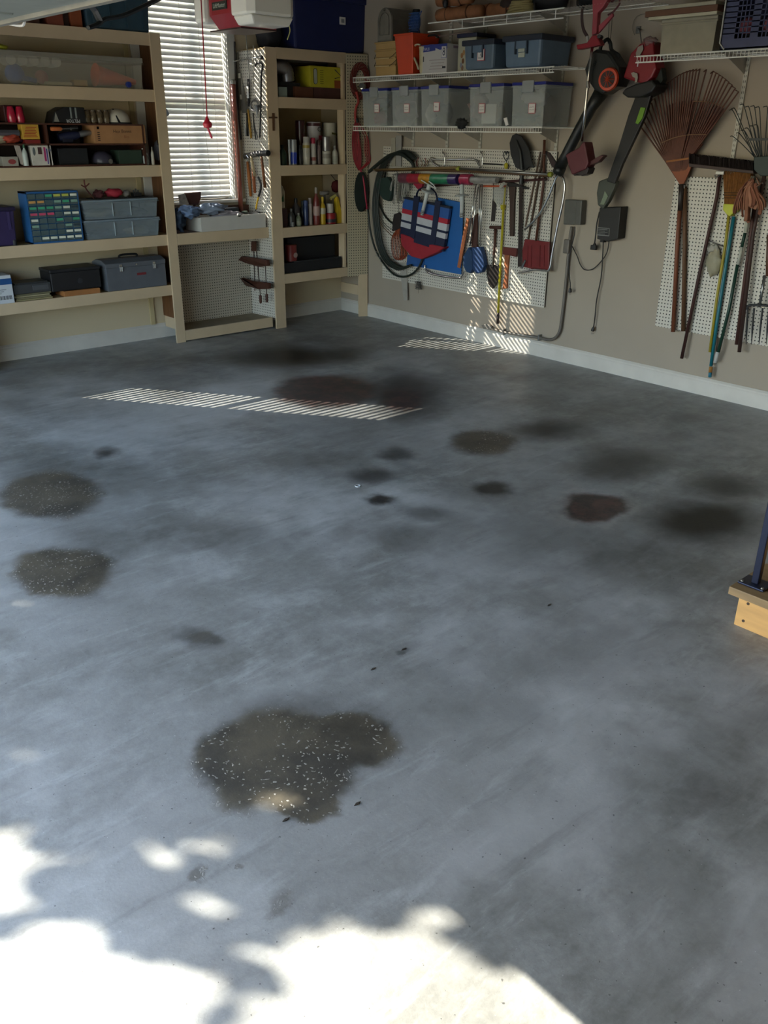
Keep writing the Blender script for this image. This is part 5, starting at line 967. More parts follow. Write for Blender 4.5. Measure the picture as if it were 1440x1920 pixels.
for k, (px, r, lb, hc) in enumerate(((1025,(.10,.16,.09),'black duffel bag near the right end of the top wire shelf','141416'), (1105,(.11,.12,.11),'dark grey bag at the far right over the red trimmer','191a1c'), (945,(.08,.10,.09),'dark brown bag behind the rope coil','2a1c16'))):
    y = W(px,0,.2).y; t = thing('dark_bag', lb, 'bag', (-.17,y,Z3)); MB().lump((-.16 if k < 2 else -.1,y,Z3+r[2]*.98), r, 95+k, .22).build('bag_body', mat(hc, .75), t, smooth=True)
    if k < 2: tb(curve([(-.27,y+.05,Z3+.06),(-.30,y+.02,Z3+.01),(-.29,y-.03,Z3+.0)]), .008, 6).build('strap', mat('2a2422', .7), t)
tag(tb(curve([W(1092,14,.25), W(1091,35,.25), W(1094,55,.25), W(1101,68,.25)]), .012, 8, flat=.4).build('brown_strap', mat('3a2420', .7)), 'dark brown strap hanging from the dark grey bag', 'strap')
# ------------------------------------------------------------------ right-hand shelf
ya, yb_ = W(1338,95,.33).y, W(1237,100,.33).y; h = W(1240,38,.33).z-ZR
t = clearbox('flat_clear_bin', 'cream see-through bin of papers on the right-hand wire shelf', -.34, -.06, ya, yb_, ZR+.001, ZR+h, mat('a8a08c', .4, alpha=.8), mat('b5ab92', .4, alpha=.55, var=.1), lid_h=.02, k=.97)
for k in range(7): 
    y = ya+.05+k*.045; tag(bx(-.325,-.08,y,y+.03,ZR+.01,ZR+.15+.01*(k%3)).build('paper_file', mat(('a0967c','8d846c','b0a88c')[k%3], .8)), ('first','second','third','fourth','fifth','sixth','seventh')[k]+' paper file from the right inside the cream see-through bin', 'file', 'files in the cream bin')
zz = ZR+h+.001
for k, (pa, pb, hc, th, lb) in enumerate(((1222,1360,'c0b89c',.018,'cream board lying on the see-through bin'), (1215,1350,'6a4630',.035,'brown box lid lying on the cream board'), (1228,1345,'a8a088',.02,'pale flat carton at the top of the stack'))):
    ya2, yb2 = W(pb,20,.34).y, W(pa,20,.34).y; tag(bx(-.37,-.06,max(ya2,-4.19),yb2,zz,zz+th).build(('cream_board','shallow_brown_box','pale_carton')[k], mat(hc, .7), bevel=.002), lb+' on the right-hand wire shelf', 'board' if k < 1 else 'box'); zz += th+.001
t = thing('blue_laundry_basket', 'blue-grey plastic laundry basket with square holes, right end of the wire shelf', 'basket', (-.18,-4.5,ZR)); BS = mat('3c4160', .5); ya, yb_ = -4.85, W(1352,95,.34).y; H = .36
m = MB(); 
def grid_wall(p, u, wd, hh, thick, holes):
    pass
xf = -.36
m.box(xf,xf+.006,ya,yb_,ZR+.002,ZR+.06); m.box(xf,xf+.006,ya,yb_,ZR+H-.07,ZR+H)
yy = yb_
for (g0, g1) in ((.09,.20),(.245,.36),(.405,.52)):
    pass
edges = [(0,.085),(.185,.235),(.335,.385),(.485,.56)]
for a_, b_ in edges: m.box(xf,xf+.006,yb_-b_,yb_-a_,ZR+.06,ZR+H-.07)
for s_ in (.085,.235,.385):
    for k in range(1,4): m.box(xf,xf+.004,yb_-s_-k*.025-.003,yb_-s_-k*.025+.003,ZR+.06,ZR+H-.07)
for k in range(1,8): m.box(xf,xf+.004,ya,yb_,ZR+.06+k*.029-.003,ZR+.06+k*.029+.003)
m.build('front_wall', BS, t)
m = MB().box(-.36,-.06,yb_-.006,yb_,ZR+.002,ZR+H).box(-.36,-.06,ya,ya+.006,ZR+.002,ZR+H).box(-.066,-.06,ya,yb_,ZR+.002,ZR+H).box(-.36,-.06,ya,yb_,ZR+.002,ZR+.01); m.build('tub', BS, t)
tb([(-.365,ya,ZR+H),(-.365,yb_,ZR+H),(-.06,yb_,ZR+H)], .012, 8).build('rim', BS, t); tb([(-.366,yb_+.002,ZR+H),(-.366,yb_+.002,ZR+.04),(-.36,yb_-.03,ZR+.004)], .005, 6).build('pale_edge', mat('b5b3ac', .5), t)
for k in range(2): y = yb_-.13-k*.15; tag(MB().lump((-.30,y,ZR+.13), (.04,.05,.045), 101+k, .3).build('pink_cloth', mat('8a4a54', .8), smooth=True), ('left' if k == 0 else 'right')+' one of two dusty pink cloths showing through the laundry basket', 'cloth')
tag(MB().lump((-.2,yb_-.25,ZR+.07), (.11,.22,.06), 104, .3).build('dark_laundry', mat('16161c', .9), smooth=True), 'dark laundry at the bottom of the blue basket', 'cloth')
# ================================================================== cords and hoses by the corner
def hook(t, p, ln=.03):
    p = Vector(p); tb([(-.02, p.y, p.z+.012), (p.x, p.y, p.z+.012), (p.x-.004, p.y, p.z+.03)], .003, 5).build('peg_hook', STEEL, t)
dd = dv.normalized()                                   # along the slanted corner panel
def D(px, py, off=.02):                              # a point off metres in front of the slanted panel
    nrm = Vector((dd.y, -dd.x, 0)); 
    if nrm.x > 0: nrm = -nrm
    d = ray(px, py); p0 = a0 + nrm*off; k = nrm.dot(p0-CAM)/nrm.dot(d); return CAM + k*d
t = thing('red_cord_coil', 'coil of dull red cord with a silver lamp at the top of the slanted panel', 'cord', tuple(D(672,190,.03)))
for k in range(9):
    rx, ry = 9+k*1.25, 22+k*1.7; tb([D(675+rx*math.cos(a_*.45+k), 152+ry*math.sin(a_*.45+k), .02+.006*(k%3)) for a_ in range(14)], .0036, 5, closed=True).build('loop', mat('8a3228' if k%2 else '5a1f1a', .6), t, smooth=True)
tb(curve([D(668,172,.04), D(672,190,.04), D(668,200,.035), D(666,215,.03), D(667,228,.03)]), .012, 7).build('gathered_end', mat('a0322c', .6), t, smooth=True)
MB().lathe([(.012,0),(.03,.02),(.034,.05),(.028,.055)], tuple(D(681,168,.05)), (-.6,-.4,.5), 12).build('lamp_reflector', CHROME, t, smooth='auto'); tb([D(681,172,.04), D(686,186,.04)], .014, 8).build('lamp_socket', mat('3c4a6a', .5), t)
t = thing('bright_red_cord', 'long bundle of bright red extension cord hung under the red coil', 'cord', tuple(D(672,318,.03)))
for k in range(18):
    left = k < 13; s_ = (k/12-.5) if left else ((k-13)/4-.5); cxp = 669 if left else 688; wv = (14 if left else 7)*s_
    tb(curve([D(668+s_*3, 226, .03), D(cxp-2+wv*.9, 250+4*(k%3), .035+.005*(k%3)), D(cxp+wv*1.15, 283, .04), D(cxp+wv*.9+2, 304, .035), D(674+s_*3, 319, .03)], 5), .0036, 5).build('strand', mat('a8242e' if k%2 else '701620', .55), t, smooth=True)
tb([D(669,222,.04), D(671,230,.04)], .014, 8).build('tie', BLACK, t); hook(t, D(669,224,.03))
tb(curve([D(676,318,.03), D(681,335,.045), D(685,365,.05), D(688,392,.04)]), .010, 6).build('hanging_end', mat('a0203c', .5), t, smooth=True)
t = thing('black_disc_reel', 'dark oval cord reel hanging beside the slanted corner panel', 'reel', tuple(D(676,395,.03))); c = D(675,360,.05)
m = MB(); n_ = 20; pts = [D(676+12.5*math.cos(a_*2*math.pi/n_), 360+38*math.sin(a_*2*math.pi/n_), .05) for a_ in range(n_)]; m.prism(pts, (.035,.012,0)).build('disc', mat('15201b', .6), t, bevel=.008)
t = thing('garden_hose', 'long loops of dark green garden hose hanging over the left pegboard', 'hose', tuple(W(760,520,.05)))
HM = mat('1c241f', .5)
tb(curve(WW([(692,322),(718,300),(735,290),(752,289),(772,304),(776,318),(772,328)], .09), 6), .017, 8).build('top_loop', HM, t, smooth=True)
for k in range(4): tb(curve([W(x+3*k, y-1*k, .06+.012*k) for x, y in ((772,300),(755,287),(735,289),(718,305),(706,335),(700,375),(701,415),(708,460),(722,490),(745,505),(762,500))], 6), .011, 8).build('middle_loop', HM, t, smooth=True)
tb(curve(WW([(690,392),(694,430),(703,465),(718,492),(738,514),(757,519),(775,512),(788,496),(794,478)], .07), 6), .010, 8).build('lowest_loop', HM, t, smooth=True)
tb(curve(WW([(704,360),(712,385),(722,405),(735,418),(748,421)], .04), 6), .0085, 8).build('short_loop', HM, t, smooth=True)
for k in range(3): tb(curve(WW([(701,370+k*4),(706,392+k*5),(716,412+k*5),(728,426+k*5),(742,432+k*8)], .028), 6), .0035, 6).build('thin_cable', mat('5a5a54' if k != 2 else '6a4a30', .6), t, smooth=True)
for q in ((706,473),(708,482),(723,290)): tb([W(q[0]-4,q[1]-3,.08), W(q[0]+4,q[1]+1,.09), W(q[0]+6,q[1]+9,.08)], .0025, 5).build('wire_tie', STEEL, t)
bx(-.11, -.001, W(757,322).y-.01, W(757,322).y+.01, W(757,322).z-.03, W(757,322).z-.012).build('hose_peg', STEEL, t)
t = thing('dark_green_reel', 'dark green rounded reel hanging in front of the hose loops', 'reel', tuple(W(722,375,.08)))
MB().prism([*WW([(710,334),(726,332),(735,345),(734,362),(728,378),(718,374),(708,360),(705,345)], .10)], (.05,0,0)).build('body', mat('1f332e', .6), t, bevel=.008); tb([W(721,334,.09), W(723,325,.06), W(722,322,.0)], .006, 6).build('hanger', BLACK, t)
t = thing('orange_cord_bundle', 'looped bundle of orange extension cord below the hose reel', 'cord', tuple(W(748,490,.04)))
for k in range(9):
    s_ = k/8-.5; tb(curve(WW([(747+s_*3,428),(742+s_*14,445),(741+s_*20+3,465),(747+s_*18,482),(750+s_*8,487),(757+s_*12,478),(756+s_*8,455),(749+s_*3,428)], .035+.006*(k%3)), 5), .0036, 5).build('loop', mat('a84a22' if k%2 else '6e2c16', .55), t, smooth=True)
MB().prism(WW([(738,402),(748,398),(752,405),(750,428),(735,434),(736,415)], .055), (.02,0,0)).build('dark_wrap', mat('241c1c', .8), t, bevel=.004); tb([W(747,400,.045), W(749,350,.035)], .002, 5).build('hang_cord', BLACK, t)
# ------------------------------------------------------------------ long poles lying across the pegs
t = thing('long_brown_pole', 'long brown pole lying across hooks over the left pegboard', 'pole', tuple(W(860,330,.10)))
tb([W(705,319,.10), W(800,318,.10), W(950,324,.10), W(1030,329,.10)], .013, 8).build('pole_body', wood('5a4028','y'), t, smooth=True)
for q in (745, 880, 1010): tb([W(q,327,.006), W(q,329,.115), W(q,322,.12)], .004, 6).build('support_hook', STEEL, t)
t = thing('silver_curtain_pole', 'silver pole with yellow-green ends lying above the wrapping rolls', 'pole', tuple(W(940,322,.13))); tb([W(858,316,.13), W(1032,327,.13)], .009, 8).build('tube_body', mat('8d8c86', .3, .8), t, smooth=True)
for q in ((859,316),(1032,327)): MB().lathe([(.014,0),(.02,.01),(.02,.03),(.014,.04)], tuple(W(*q,.13)+Vector((0,.02,0))), (0,-1,0), 10).build('end_knob', mat('8f9430', .5), t, smooth='auto')
t = thing('tan_stick_pole', 'tan wooden stick tapering to the left, just above the wrapping rolls', 'stick', tuple(W(740,318,.14))); tb([W(700,318,.14), W(760,317,.14), W(858,314,.14)], [.006,.012,.010], 8).build('stick_body', wood('7c6238','y'), t, smooth=True)
# wrapped rolls under the poles
segs = [(752,768,'6a3a48','first, dull violet'), (768,790,'9a1e34','second, deep red'), (790,811,'b8801c','third, golden yellow'), (811,844,'2a7a58','fourth, green'), (844,860,'33245c','fifth, violet'), (866,884,'a02848','sixth, pink-red with white swirls'), (884,932,'8f8c88','seventh, clear plastic over white')]
for k, (pa, pb, hc, lb) in enumerate(segs):
    dy_ = -2+ (pa-750)*.045; t = tag(tb([W(pa,334+ (pa-750)*.02,.13), W(pb,334+(pb-750)*.02,.13)], .045 if k < 6 else .026, 12).build('wrapped_roll', mat(hc, .3, coat=.6, var=.3, scale=22), smooth='auto'), 'wrapped plastic roll under the long poles, '+lb, 'roll', 'row of wrapped rolls')
tag(tb([W(872,341,.10), W(924,342,.10)], .014, 10).build('white_paper_roll', mat('b5b1aa', .6)), 'white paper roll just below the clear plastic roll', 'roll'); tag(tb([W(900,349,.06), W(948,349,.06)], .008, 8).build('orange_rod', mat('b8502c', .5)), 'short orange rod below the white paper roll', 'rod')
tag(tb([W(800,349,.06), W(1025,336,.06)], .010, 8).build('dark_red_rail', mat('3e1c1a', .6)), 'dark red wooden rail behind the wrapped rolls', 'rail')
tag(MB().prism([*WW([(775,343),(792,343),(790,352),(786,358),(775,346)], .13)], (.03,0,0)).build('red_hanging_flap', mat('951c34', .4), bevel=.003), 'red flap hanging below the deep red roll', 'flap')
# bungee cords & twine
t = thing('bungee_cords', 'tangle of small red and yellow bungee cords above the golden roll', 'cord', tuple(W(785,300,.06))); rq = random.Random(11)
for k in range(9): x = 772+k*4.2; tb(curve(WW([(x,300-rq.random()*6),(x+rq.uniform(-4,4),305),(x+rq.uniform(-4,4),312)], .05+.01*(k%2))), .0035, 5).build('cord_strand', mat(('7a2a20','6a4a20','3a3030')[k%3], .6), t)
t = thing('twine_hanks', 'pale grey twine hanging in loose loops under the poles', 'twine', tuple(W(745,380,.08)))
for k in range(34):
    x = 736+rq.random()*34; ln = rq.uniform(25,58)*(1 if x < 760 else .55); b_ = rq.uniform(-9,3); o_ = .075+rq.random()*.05
    tb(curve(WW([(x,326),(x+b_*.5,326+ln*.4),(x+b_,326+ln),(x+b_+rq.uniform(-3,5),326+ln*.85),(x+rq.uniform(-2,4),330)], o_), 4), .0040, 4).build('strand', mat('9b9890' if k%3 else '6a675f', .8), t)
# ------------------------------------------------------------------ white ground anchors
for k, (top, bot, disc, lb) in enumerate((((805,346),(791,403),(802,359),'white screw anchor with a disc, hanging over the striped bag'), ((866,346),(866,408),(866,368),'white screw anchor with a clear disc, right of the striped bag'))):
    t = thing('umbrella_anchor', lb, 'anchor', tuple(W(*bot,.19)), 'white screw anchors'); AW = mat('c4c8c6', .45)
    tb([W(*top,.19), W(*bot,.19)], [.021,.015], 10).build('tube', AW, t, smooth=True); a, b = W(*top,.19), W(*bot,.19)
    MB().lathe([(.062,0),(.058,.012),(.02,.02)], tuple(W(*disc,.19)), tuple(a-b), 18).build('disc', mat('a9adab', .35, alpha=.8 if k == 0 else .5), t, smooth='auto')
    if k == 0: tb(curve([W(790,338,.20), W(800,344,.20), W(812,351,.20), W(817,354,.20), W(812,346,.20), W(804,340,.20)], 4), .005, 6).build('handle_ring', AW, t)
    MB().tube([b.lerp(a, i/18*.16)+Vector((-.018*math.cos(i*1.2), .018*math.sin(i*1.2), 0)) for i in range(18)], .003, 5).build('screw_thread', STEEL, t); tb([W(top[0],top[1]-14,.12), W(*top,.19)], .004, 6).build('hang_hook', CHROME, t)
# ------------------------------------------------------------------ striped bag
t = thing('striped_tote_bag', 'blue, white and red striped tote bag with a red base, hanging on the left pegboard', 'bag', tuple(W(795,480,.10)))
def bq(u, v, off=.11):                               # u 0..1 across, v 0..1 down
    tl, tr_, bl_, br = (756,371), (843,390), (750,438), (832,463)
    x = (tl[0]*(1-u)+tr_[0]*u)*(1-v)+(bl_[0]*(1-u)+br[0]*u)*v; y = (tl[1]*(1-u)+tr_[1]*u)*(1-v)+(bl_[1]*(1-u)+br[1]*u)*v
    return W(x, y, off+.03*math.sin(math.pi*u))
def strip(nm, v0, v1, hc, u0=0, u1=1, off=.11, th=.03):
    n_ = 8; top = [bq(u0+(u1-u0)*i/n_, v0, off) for i in range(n_+1)]; bot = [bq(u0+(u1-u0)*i/n_, v1, off) for i in range(n_+1)]; m = MB()
    vs = top+bot+[p+Vector((th,0,0)) for p in top+bot]; N = n_+1; fs = []
    for i in range(n_): fs += [(i,i+1,N+i+1,N+i), (2*N+i,3*N+i,3*N+i+1,2*N+i+1), (i,2*N+i,2*N+i+1,i+1), (N+i,N+i+1,3*N+i+1,3*N+i)]
    fs += [(0,N,3*N,2*N), (n_,2*N+n_,3*N+n_,N+n_)]; return m.add(vs, fs).build(nm, mat(hc, .8, var=.1), t, smooth=False)
NVY = '151c38'
strip('blue_panel', 0, .29, '24508f'); strip('red_stripe', .29, .42, 'a01e30'); strip('white_stripe', .42, .60, 'b4b4b8'); strip('navy_stripe', .60, .66, NVY); strip('white_stripe', .66, .80, 'b4b4b8'); strip('navy_panel', .80, 1.12, NVY)
for u in (.22,.68): strip('webbing_handle', -.12, 1.0, NVY, u, u+.11, .116, .02)
tb(curve([bq(.27,-.1,.12), bq(.32,-.32,.12), bq(.5,-.42,.12), bq(.66,-.32,.12), bq(.73,-.1,.12)]), .012, 6, flat=.4).build('handle_loop', mat(NVY, .8), t)
m = MB(); m.prism(WW([(750,438),(770,444),(800,455),(832,464),(822,472),(800,482),(788,486),(770,481),(752,460)], .135), (.11,0,0)); m.build('red_base', mat('96202c', .8, var=.1), t, bevel=.012)
strip('rim', -.03, .02, '101628', 0, 1, .113, .034)
t = thing('blue_beach_chair', 'folded blue beach chair with a chrome tube foot, behind the striped bag', 'chair', tuple(W(840,520,.07)))
MB().prism(WW([(818,370),(868,380),(864,515),(795,502),(800,420)], .06), (.012,0,0)).build('canvas', mat('185a9c', .6, var=.06), t, bevel=.004); MB().prism(WW([(764,478),(796,486),(794,502),(762,497)], .05), (.012,0,0)).build('canvas_corner', mat('1f4f8a', .7), t)
tb(curve(WW([(797,497),(798,505),(808,513),(835,519),(862,521),(869,514),(872,505)], .075), 5), .010, 8).build('chrome_foot', CHROME, t, smooth=True)
tb([W(868,350,.03), W(868,382,.05)], .007, 6).build('hang_tube', CHROME, t); MB().prism(WW([(874,408),(879,410),(874,440),(862,503),(857,501),(866,450)], .075), (.01,0,0)).build('wooden_slat', wood('a8623a','z'), t, bevel=.002); bx(-.08,-.072,W(874,405).y-.006,W(874,405).y+.006,W(874,392).z-.06,W(874,380).z).build('white_tag', mat('c8c8c8', .5), t)
tb(curve(WW([(833,318),(812,306),(808,296),(820,300),(870,299),(893,301),(900,315)], .05), 4), .009, 8).build('top_frame_tube', CHROME, t, smooth=True)
for q in (831, 902): tag(tb(curve(WW([(q,284,.0),(q-1,285,.05),(q+3,292,.06),(q+2,312,.06)], .05)), .006, 6).build('steel_peg_hook', CHROME, smooth=True), ('left' if q == 831 else 'right')+' tall steel hook over the folded chair frame', 'hook')
# umbrellas with blue covers & chrome tubes
t = thing('blue_folding_paddles', 'pair of dark blue rounded bags with chrome tubes, right of the blue chair', 'bag', tuple(W(885,515,.09)))
MB().prism(WW([(868,480),(878,463),(884,470),(885,505),(881,513),(874,510),(868,498)], .10), (.05,0,0)).build('left_pouch', mat('1b3c62', .7), t, bevel=.008); MB().prism(WW([(884,464),(900,463),(905,480),(908,498),(902,511),(893,513),(885,505)], .09), (.05,0,0)).build('right_pouch', mat('1a3a66', .7), t, bevel=.008)
for (p0, p1) in (((893,344),(877,455)), ((897,350),(881,462)), ((900,346),(897,458)), ((904,346),(901,462))): tb([W(*p0,.09), W(*p1,.085)], .006, 8).build('chrome_tube', CHROME, t, smooth=True)
MB().prism(WW([(884,410),(895,400),(894,465),(884,466)], .06), (.02,0,0)).build('brown_slat', mat('4a2c24', .7), t); tb(curve(WW([(893,344),(898,340),(904,346)], .09)), .005, 6).build('top_bend', CHROME, t); tb([W(898,342,.006), W(898,341,.095)], .004, 6).build('peg_hook', STEEL, t)
# plastic bag
t = thing('clear_plastic_bag', 'thin clear plastic bag with small tools hanging at the pole end', 'bag', tuple(W(935,385,.06))); MB().prism(WW([(926,352),(944,350),(943,375),(936,385),(929,378),(924,366)], .07), (.02,0,0)).jit(.006).build('bag_body', mat('b8b8b0', .2, alpha=.35), t); tb([W(939,350,.09), W(945,344,.12)], .014, 8).build('knot', mat('b5b1a8', .5), t)
MB().prism(WW([(938,384),(946,384),(944,394),(940,393)], .06), (.02,0,0)).build('yellow_end', mat('b0a020', .5), t)
# ------------------------------------------------------------------ tools on the left pegboard
def shaft(t, nm, pts, off, r, m, n=8): return tb(WW(pts, off), r, n).build(nm, m, t, smooth=True)
t = thing('knife_in_sheath', 'dark knife-shaped tool hanging behind the yellow pole', 'knife', tuple(W(923,415,.04))); MB().prism(WW([(923,375),(929,383),(926,415),(920,415)], .04), (.012,0,0)).build('blade', mat('2a2220', .5), t, bevel=.002); shaft(t, 'tang', [(925,345),(925,378)], .035, .004, STEEL)
YL = mat('b5a81c', .45)
t = thing('yellow_pole', 'long yellow pole with a black grip standing down the left pegboard', 'pole', tuple(W(933,607,.05)))
shaft(t, 'upper_shaft', [(948,350),(944,390)], .06, .006, mat('a09428', .45)); shaft(t, 'shaft', [(944,388),(934,588)], .055, .0105, YL); shaft(t, 'black_grip', [(934,586),(933,607)], .055, .013, mat('2c1f1c', .5)); MB().lathe([(.014,0),(.02,.015),(.014,.03)], tuple(W(942,392,.055)), n=10).build('yellow_collar', YL, t, smooth='auto'); tb([W(948,352,.006), W(948,351,.07)], .004, 6).build('peg_hook', STEEL, t)
t = thing('yellow_headed_clip', 'black wire loop with a yellow knob above the poles', 'clip', tuple(W(949,318,.05))); MB().ell(W(949,311,.06), (.018,.018,.026)).build('yellow_knob', YL, t, smooth=True)
for s_ in (-1,1): tb(curve(WW([(949,302),(949+4*s_,295),(949+5*s_,288),(949+2*s_,284),(949,290)], .05)), .004, 6).build('wire_loop', BLACK, t); 
tb([W(949,286,.006), W(949,286,.05)], .003, 6).build('peg_hook', BLACK, t)
t = thing('short_garden_spade', 'short spade with a T-shaped wooden handle and a dark pointed blade', 'spade', tuple(W(922,540,.04)))
shaft(t, 'cross_handle', [(919,426),(940,427)], .05, .014, DWOOD); tb(WW([(929,428),(927,465),(924,500)], .05), [.013,.011,.009], 8).build('shaft', DWOOD, t, smooth=True); MB().prism(WW([(912,496),(936,497),(935,520),(930,534),(923,542),(916,534),(912,515)], .055), (.012,0,0)).build('blade', mat('2c2624', .45, .3), t, bevel=.004); tb(WW([(925,478),(923,500)], .062), .007, 6).build('socket', STEEL, t)
t = thing('axe', 'long dark axe handle hanging head-up behind the poles', 'axe', tuple(W(958,445,.05))); MB().prism(WW([(953,344),(966,346),(964,375),(962,443),(955,443),(955,380)], .05), (.022,0,0)).build('handle', wood('3e2a20','z'), t, bevel=.004); MB().prism(WW([(950,340),(988,352),(986,355),(968,350),(952,350)], .07), (.04,0,0)).build('head', mat('241f1d', .5), t, bevel=.003)
t = thing('square_dark_post', 'long dark square-edged pole standing left of the red shovel', 'pole', tuple(W(975,500,.05))); tb(WW([(977,340),(974,500)], .05), .020, 4).build('post_body', wood('2e1f1a','z'), t)
t = thing('hatchet', 'hatchet with a dull red head and an orange-brown handle', 'hatchet', tuple(W(945,542,.04))); MB().prism(WW([(943,463),(969,466),(967,482),(955,479),(942,477)], .05), (.025,0,0)).build('head', mat('5e241c', .5), t, bevel=.003); MB().prism(WW([(945,477),(954,478),(951,510),(950,541),(941,542),(946,515)], .045), (.022,0,0)).build('handle', wood('a05c34','z'), t, bevel=.005)
t = thing('round_point_shovel', 'black shovel hanging blade-up above the poles', 'shovel', tuple(W(977,322,.08))); MB().prism(WW([(967,250),(978,256),(990,277),(996,300),(1001,315),(992,313),(982,321),(966,314),(957,290),(955,268),(960,254)], .09), (.012,0,0)).build('blade', mat('1d1e1f', .5), t, bevel=.004); tb(WW([(979,322),(977,345)], .09), .017, 8).build('socket', mat('202122', .5), t)
MB().tube(WW([(968,262),(976,285),(979,318)], .10), [.004,.012,.018], 8).build('centre_rib', mat('232425', .5), t)
for k, (p0, p1, r, hc, lb) in enumerate((((1013,285),(985,425),.008,'6a5648','leftmost thin stick behind the red shovel'), ((1020,280),(990,452),.010,'4f3c30','middle stick with a notched edge behind the red shovel'))):
    t = thing('wooden_stick', lb, 'stick', tuple(W(*p1,.035))); tb([W(*p0,.04), W(*p1,.03)], r, 6).build('stick_body', wood(hc,'z'), t); tb([W(*p0,.006), W(*p0,.05)], .003, 5).build('peg_hook', STEEL, t)
t = thing('red_flat_shovel', 'flat red shovel hanging blade-down at the right edge of the left pegboard', 'shovel', tuple(W(1003,505,.05)))
shaft(t, 'shaft', [(1021,262),(1019,345),(1005,452)], .055, .011, wood('5a3424','z')); MB().prism(WW([(984,448),(1030,454),(1029,508),(1003,506),(980,500),(979,470)], .06), (.015,0,0)).build('blade', mat('6e1a1c', .45, var=.15), t, bevel=.004)
for q in (990,997,1013,1021): tb(WW([(q,460),(q-1,500)], .061), .003, 5).build('pressed_rib', mat('5e1518', .5), t)
tb([W(1020,290,.006), W(1020,290,.07)], .004, 6).build('peg_hook', STEEL, t)
t = thing('thin_black_rod', 'thin black rod with a small bead, hanging from the wire shelf end', 'rod', tuple(W(1021,330,.07))); tb(WW([(1026,240),(1025,290),(1021,345)], .09), .0028, 5).build('rod_body', BLACK, t); MB().ell(W(1025,254,.09), (.009,.009,.009)).build('bead', BLACK, t, smooth=True)
t = thing('bent_chrome_tube', 'bent chrome chair tube curving down beside the left pegboard', 'tube', tuple(W(1035,510,.08)))
tb(curve(WW([(984,430),(1000,415),(1015,395),(1028,370),(1038,345),(1045,330),(1055,332),(1059,350),(1055,380),(1045,425),(1035,478),(1030,505),(1020,507),(1000,506),(973,512)], .08), 6), .0105, 8).build('tube_body', CHROME, t, smooth=True); tb(WW([(985,488),(978,503)], .07), .010, 6).build('end_piece', STEEL, t)
tb([W(1048,330,.006), W(1048,329,.09)], .004, 6).build('wall_hook', STEEL, t)
t = thing('flat_brown_wedge', 'small dark wedge tool slanting at the top right of the left pegboard', 'wedge', tuple(W(1035,315,.04))); MB().prism(WW([(1022,283),(1029,286),(1046,310),(1040,316),(1034,312)], .04), (.015,0,0)).build('wedge_body', mat('32221e', .6), t)
tag(tb(WW([(906,307),(930,308),(942,309)], .04), .006, 6).build('black_peg_bar', BLACK), 'black bar with a round boss above the wrapping rolls', 'bar')
for k, (pa, pb, hc, lb) in enumerate(((733,741,'a39c8c','left, narrower'), (742,752,'98958f','right, wider'))): tag(MB().prism(WW([(pa,254 if k else 258),(pb,254 if k else 258),(pb,312),(pa,312)], .045), (.012,0,0)).build('pale_batten', mat(hc, .6), bevel=.002), lb+' of two pale battens behind the top of the hose', 'batten')
t = thing('white_yardstick', 'pale board with a small black figure mark, below the orange cord', 'board', tuple(W(758,563,.03))); MB().prism(WW([(748,492),(762,492),(764,563),(757,563)], .034), (.008,0,0)).build('board_body', mat('a39d93', .6), t); text('5', W(757,505,.036), (0,-1,0), (0,0,1), .045, INK, t)
t = thing('wire_flue_brush', 'black spiky flue brush hanging by a thin cord under the left pegboard', 'brush', tuple(W(785,545,.03)))
for k in range(7):
    for s_ in range(6): a_ = s_*1.05+k; c = W(785,529+k*2.2,.05); tb([c, c+Vector((.03*math.cos(a_),.045*math.sin(a_),.004))], .0022, 4).build('bristle', BLACK, t)
tb([W(785,480,.045), W(785,550,.05)], .002, 4).build('cord', BLACK, t)
# ================================================================== conduit, boxes and cords on the wall
t = thing('conduit_pipe', 'grey conduit running up the wall and along above the baseboard', 'conduit', tuple(W(1000,640,.03))); CP = mat('6b655e', .5, .3)
tb(curve(WW([(1072,425),(1068,455),(1060,540),(1053,600),(1049,622),(1040,634),(1028,637),(1014,634)], .025), 6), .013, 8).build('riser', CP, t, smooth=True); tb(WW([(1016,634),(945,623),(915,614)], .03), .012, 8).build('run', mat('77726a', .45, .4), t, smooth=True)
MB().prism(WW([(902,610),(912,607),(922,612),(920,618),(906,617)], .045), (.03,0,0)).build('end_fitting', mat('77726a', .5), t, bevel=.005)
for q in ((1012,633),(945,622)): MB().ob(W(q[0],q[1],.023), (.02,0,0), (0,.008,0), (0,0,.026)).build('clamp', STEEL, t, bevel=.002)
MB().ob(W(1064,462,.028), (.022,0,0), (0,.028,0), (0,0,.055)).build('junction_body', CP, t, bevel=.008)
t = thing('grey_switch_box', 'grey weatherproof outlet box on the wall, above the conduit', 'outlet box', tuple(W(1073,420,.05))); MB().prism(WW([(1059,374),(1091,376),(1088,422),(1056,421)], .07), (.068,0,0)).build('cover', mat('56554f', .45), t, bevel=.006); tb(WW([(1078,424),(1079,380)], .073), .002, 4).build('cover_seam', mat('8a8880', .4), t)
BC = mat('161413', .5)
t = thing('charger_box', 'black wall charger box with a silver data label, below the hedge tool', 'charger', tuple(W(1138,450,.06))); MB().prism(WW([(1124,389),(1164,388),(1158,448),(1140,453),(1119,448)], .10), (.098,0,0)).build('case', mat('161412', .5), t, bevel=.005)
MB().prism(WW([(1120,426),(1143,428),(1142,443),(1119,441)], .1015), (.001,0,0)).build('label_outline', mat('7a7a78', .5), t); MB().prism(WW([(1121,427.5),(1142,429),(1141,441.5),(1120,439.5)], .103), (.001,0,0)).build('label_plate', mat('1c1c1c', .5), t)
m = MB()
for k in range(4): m.tube(WW([(1122,430+k*2.6),(1139-(k%2)*5,431+k*2.6)], .1042), .0012, 4)
m.build('label_print', mat('8f8f8c', .6), t)
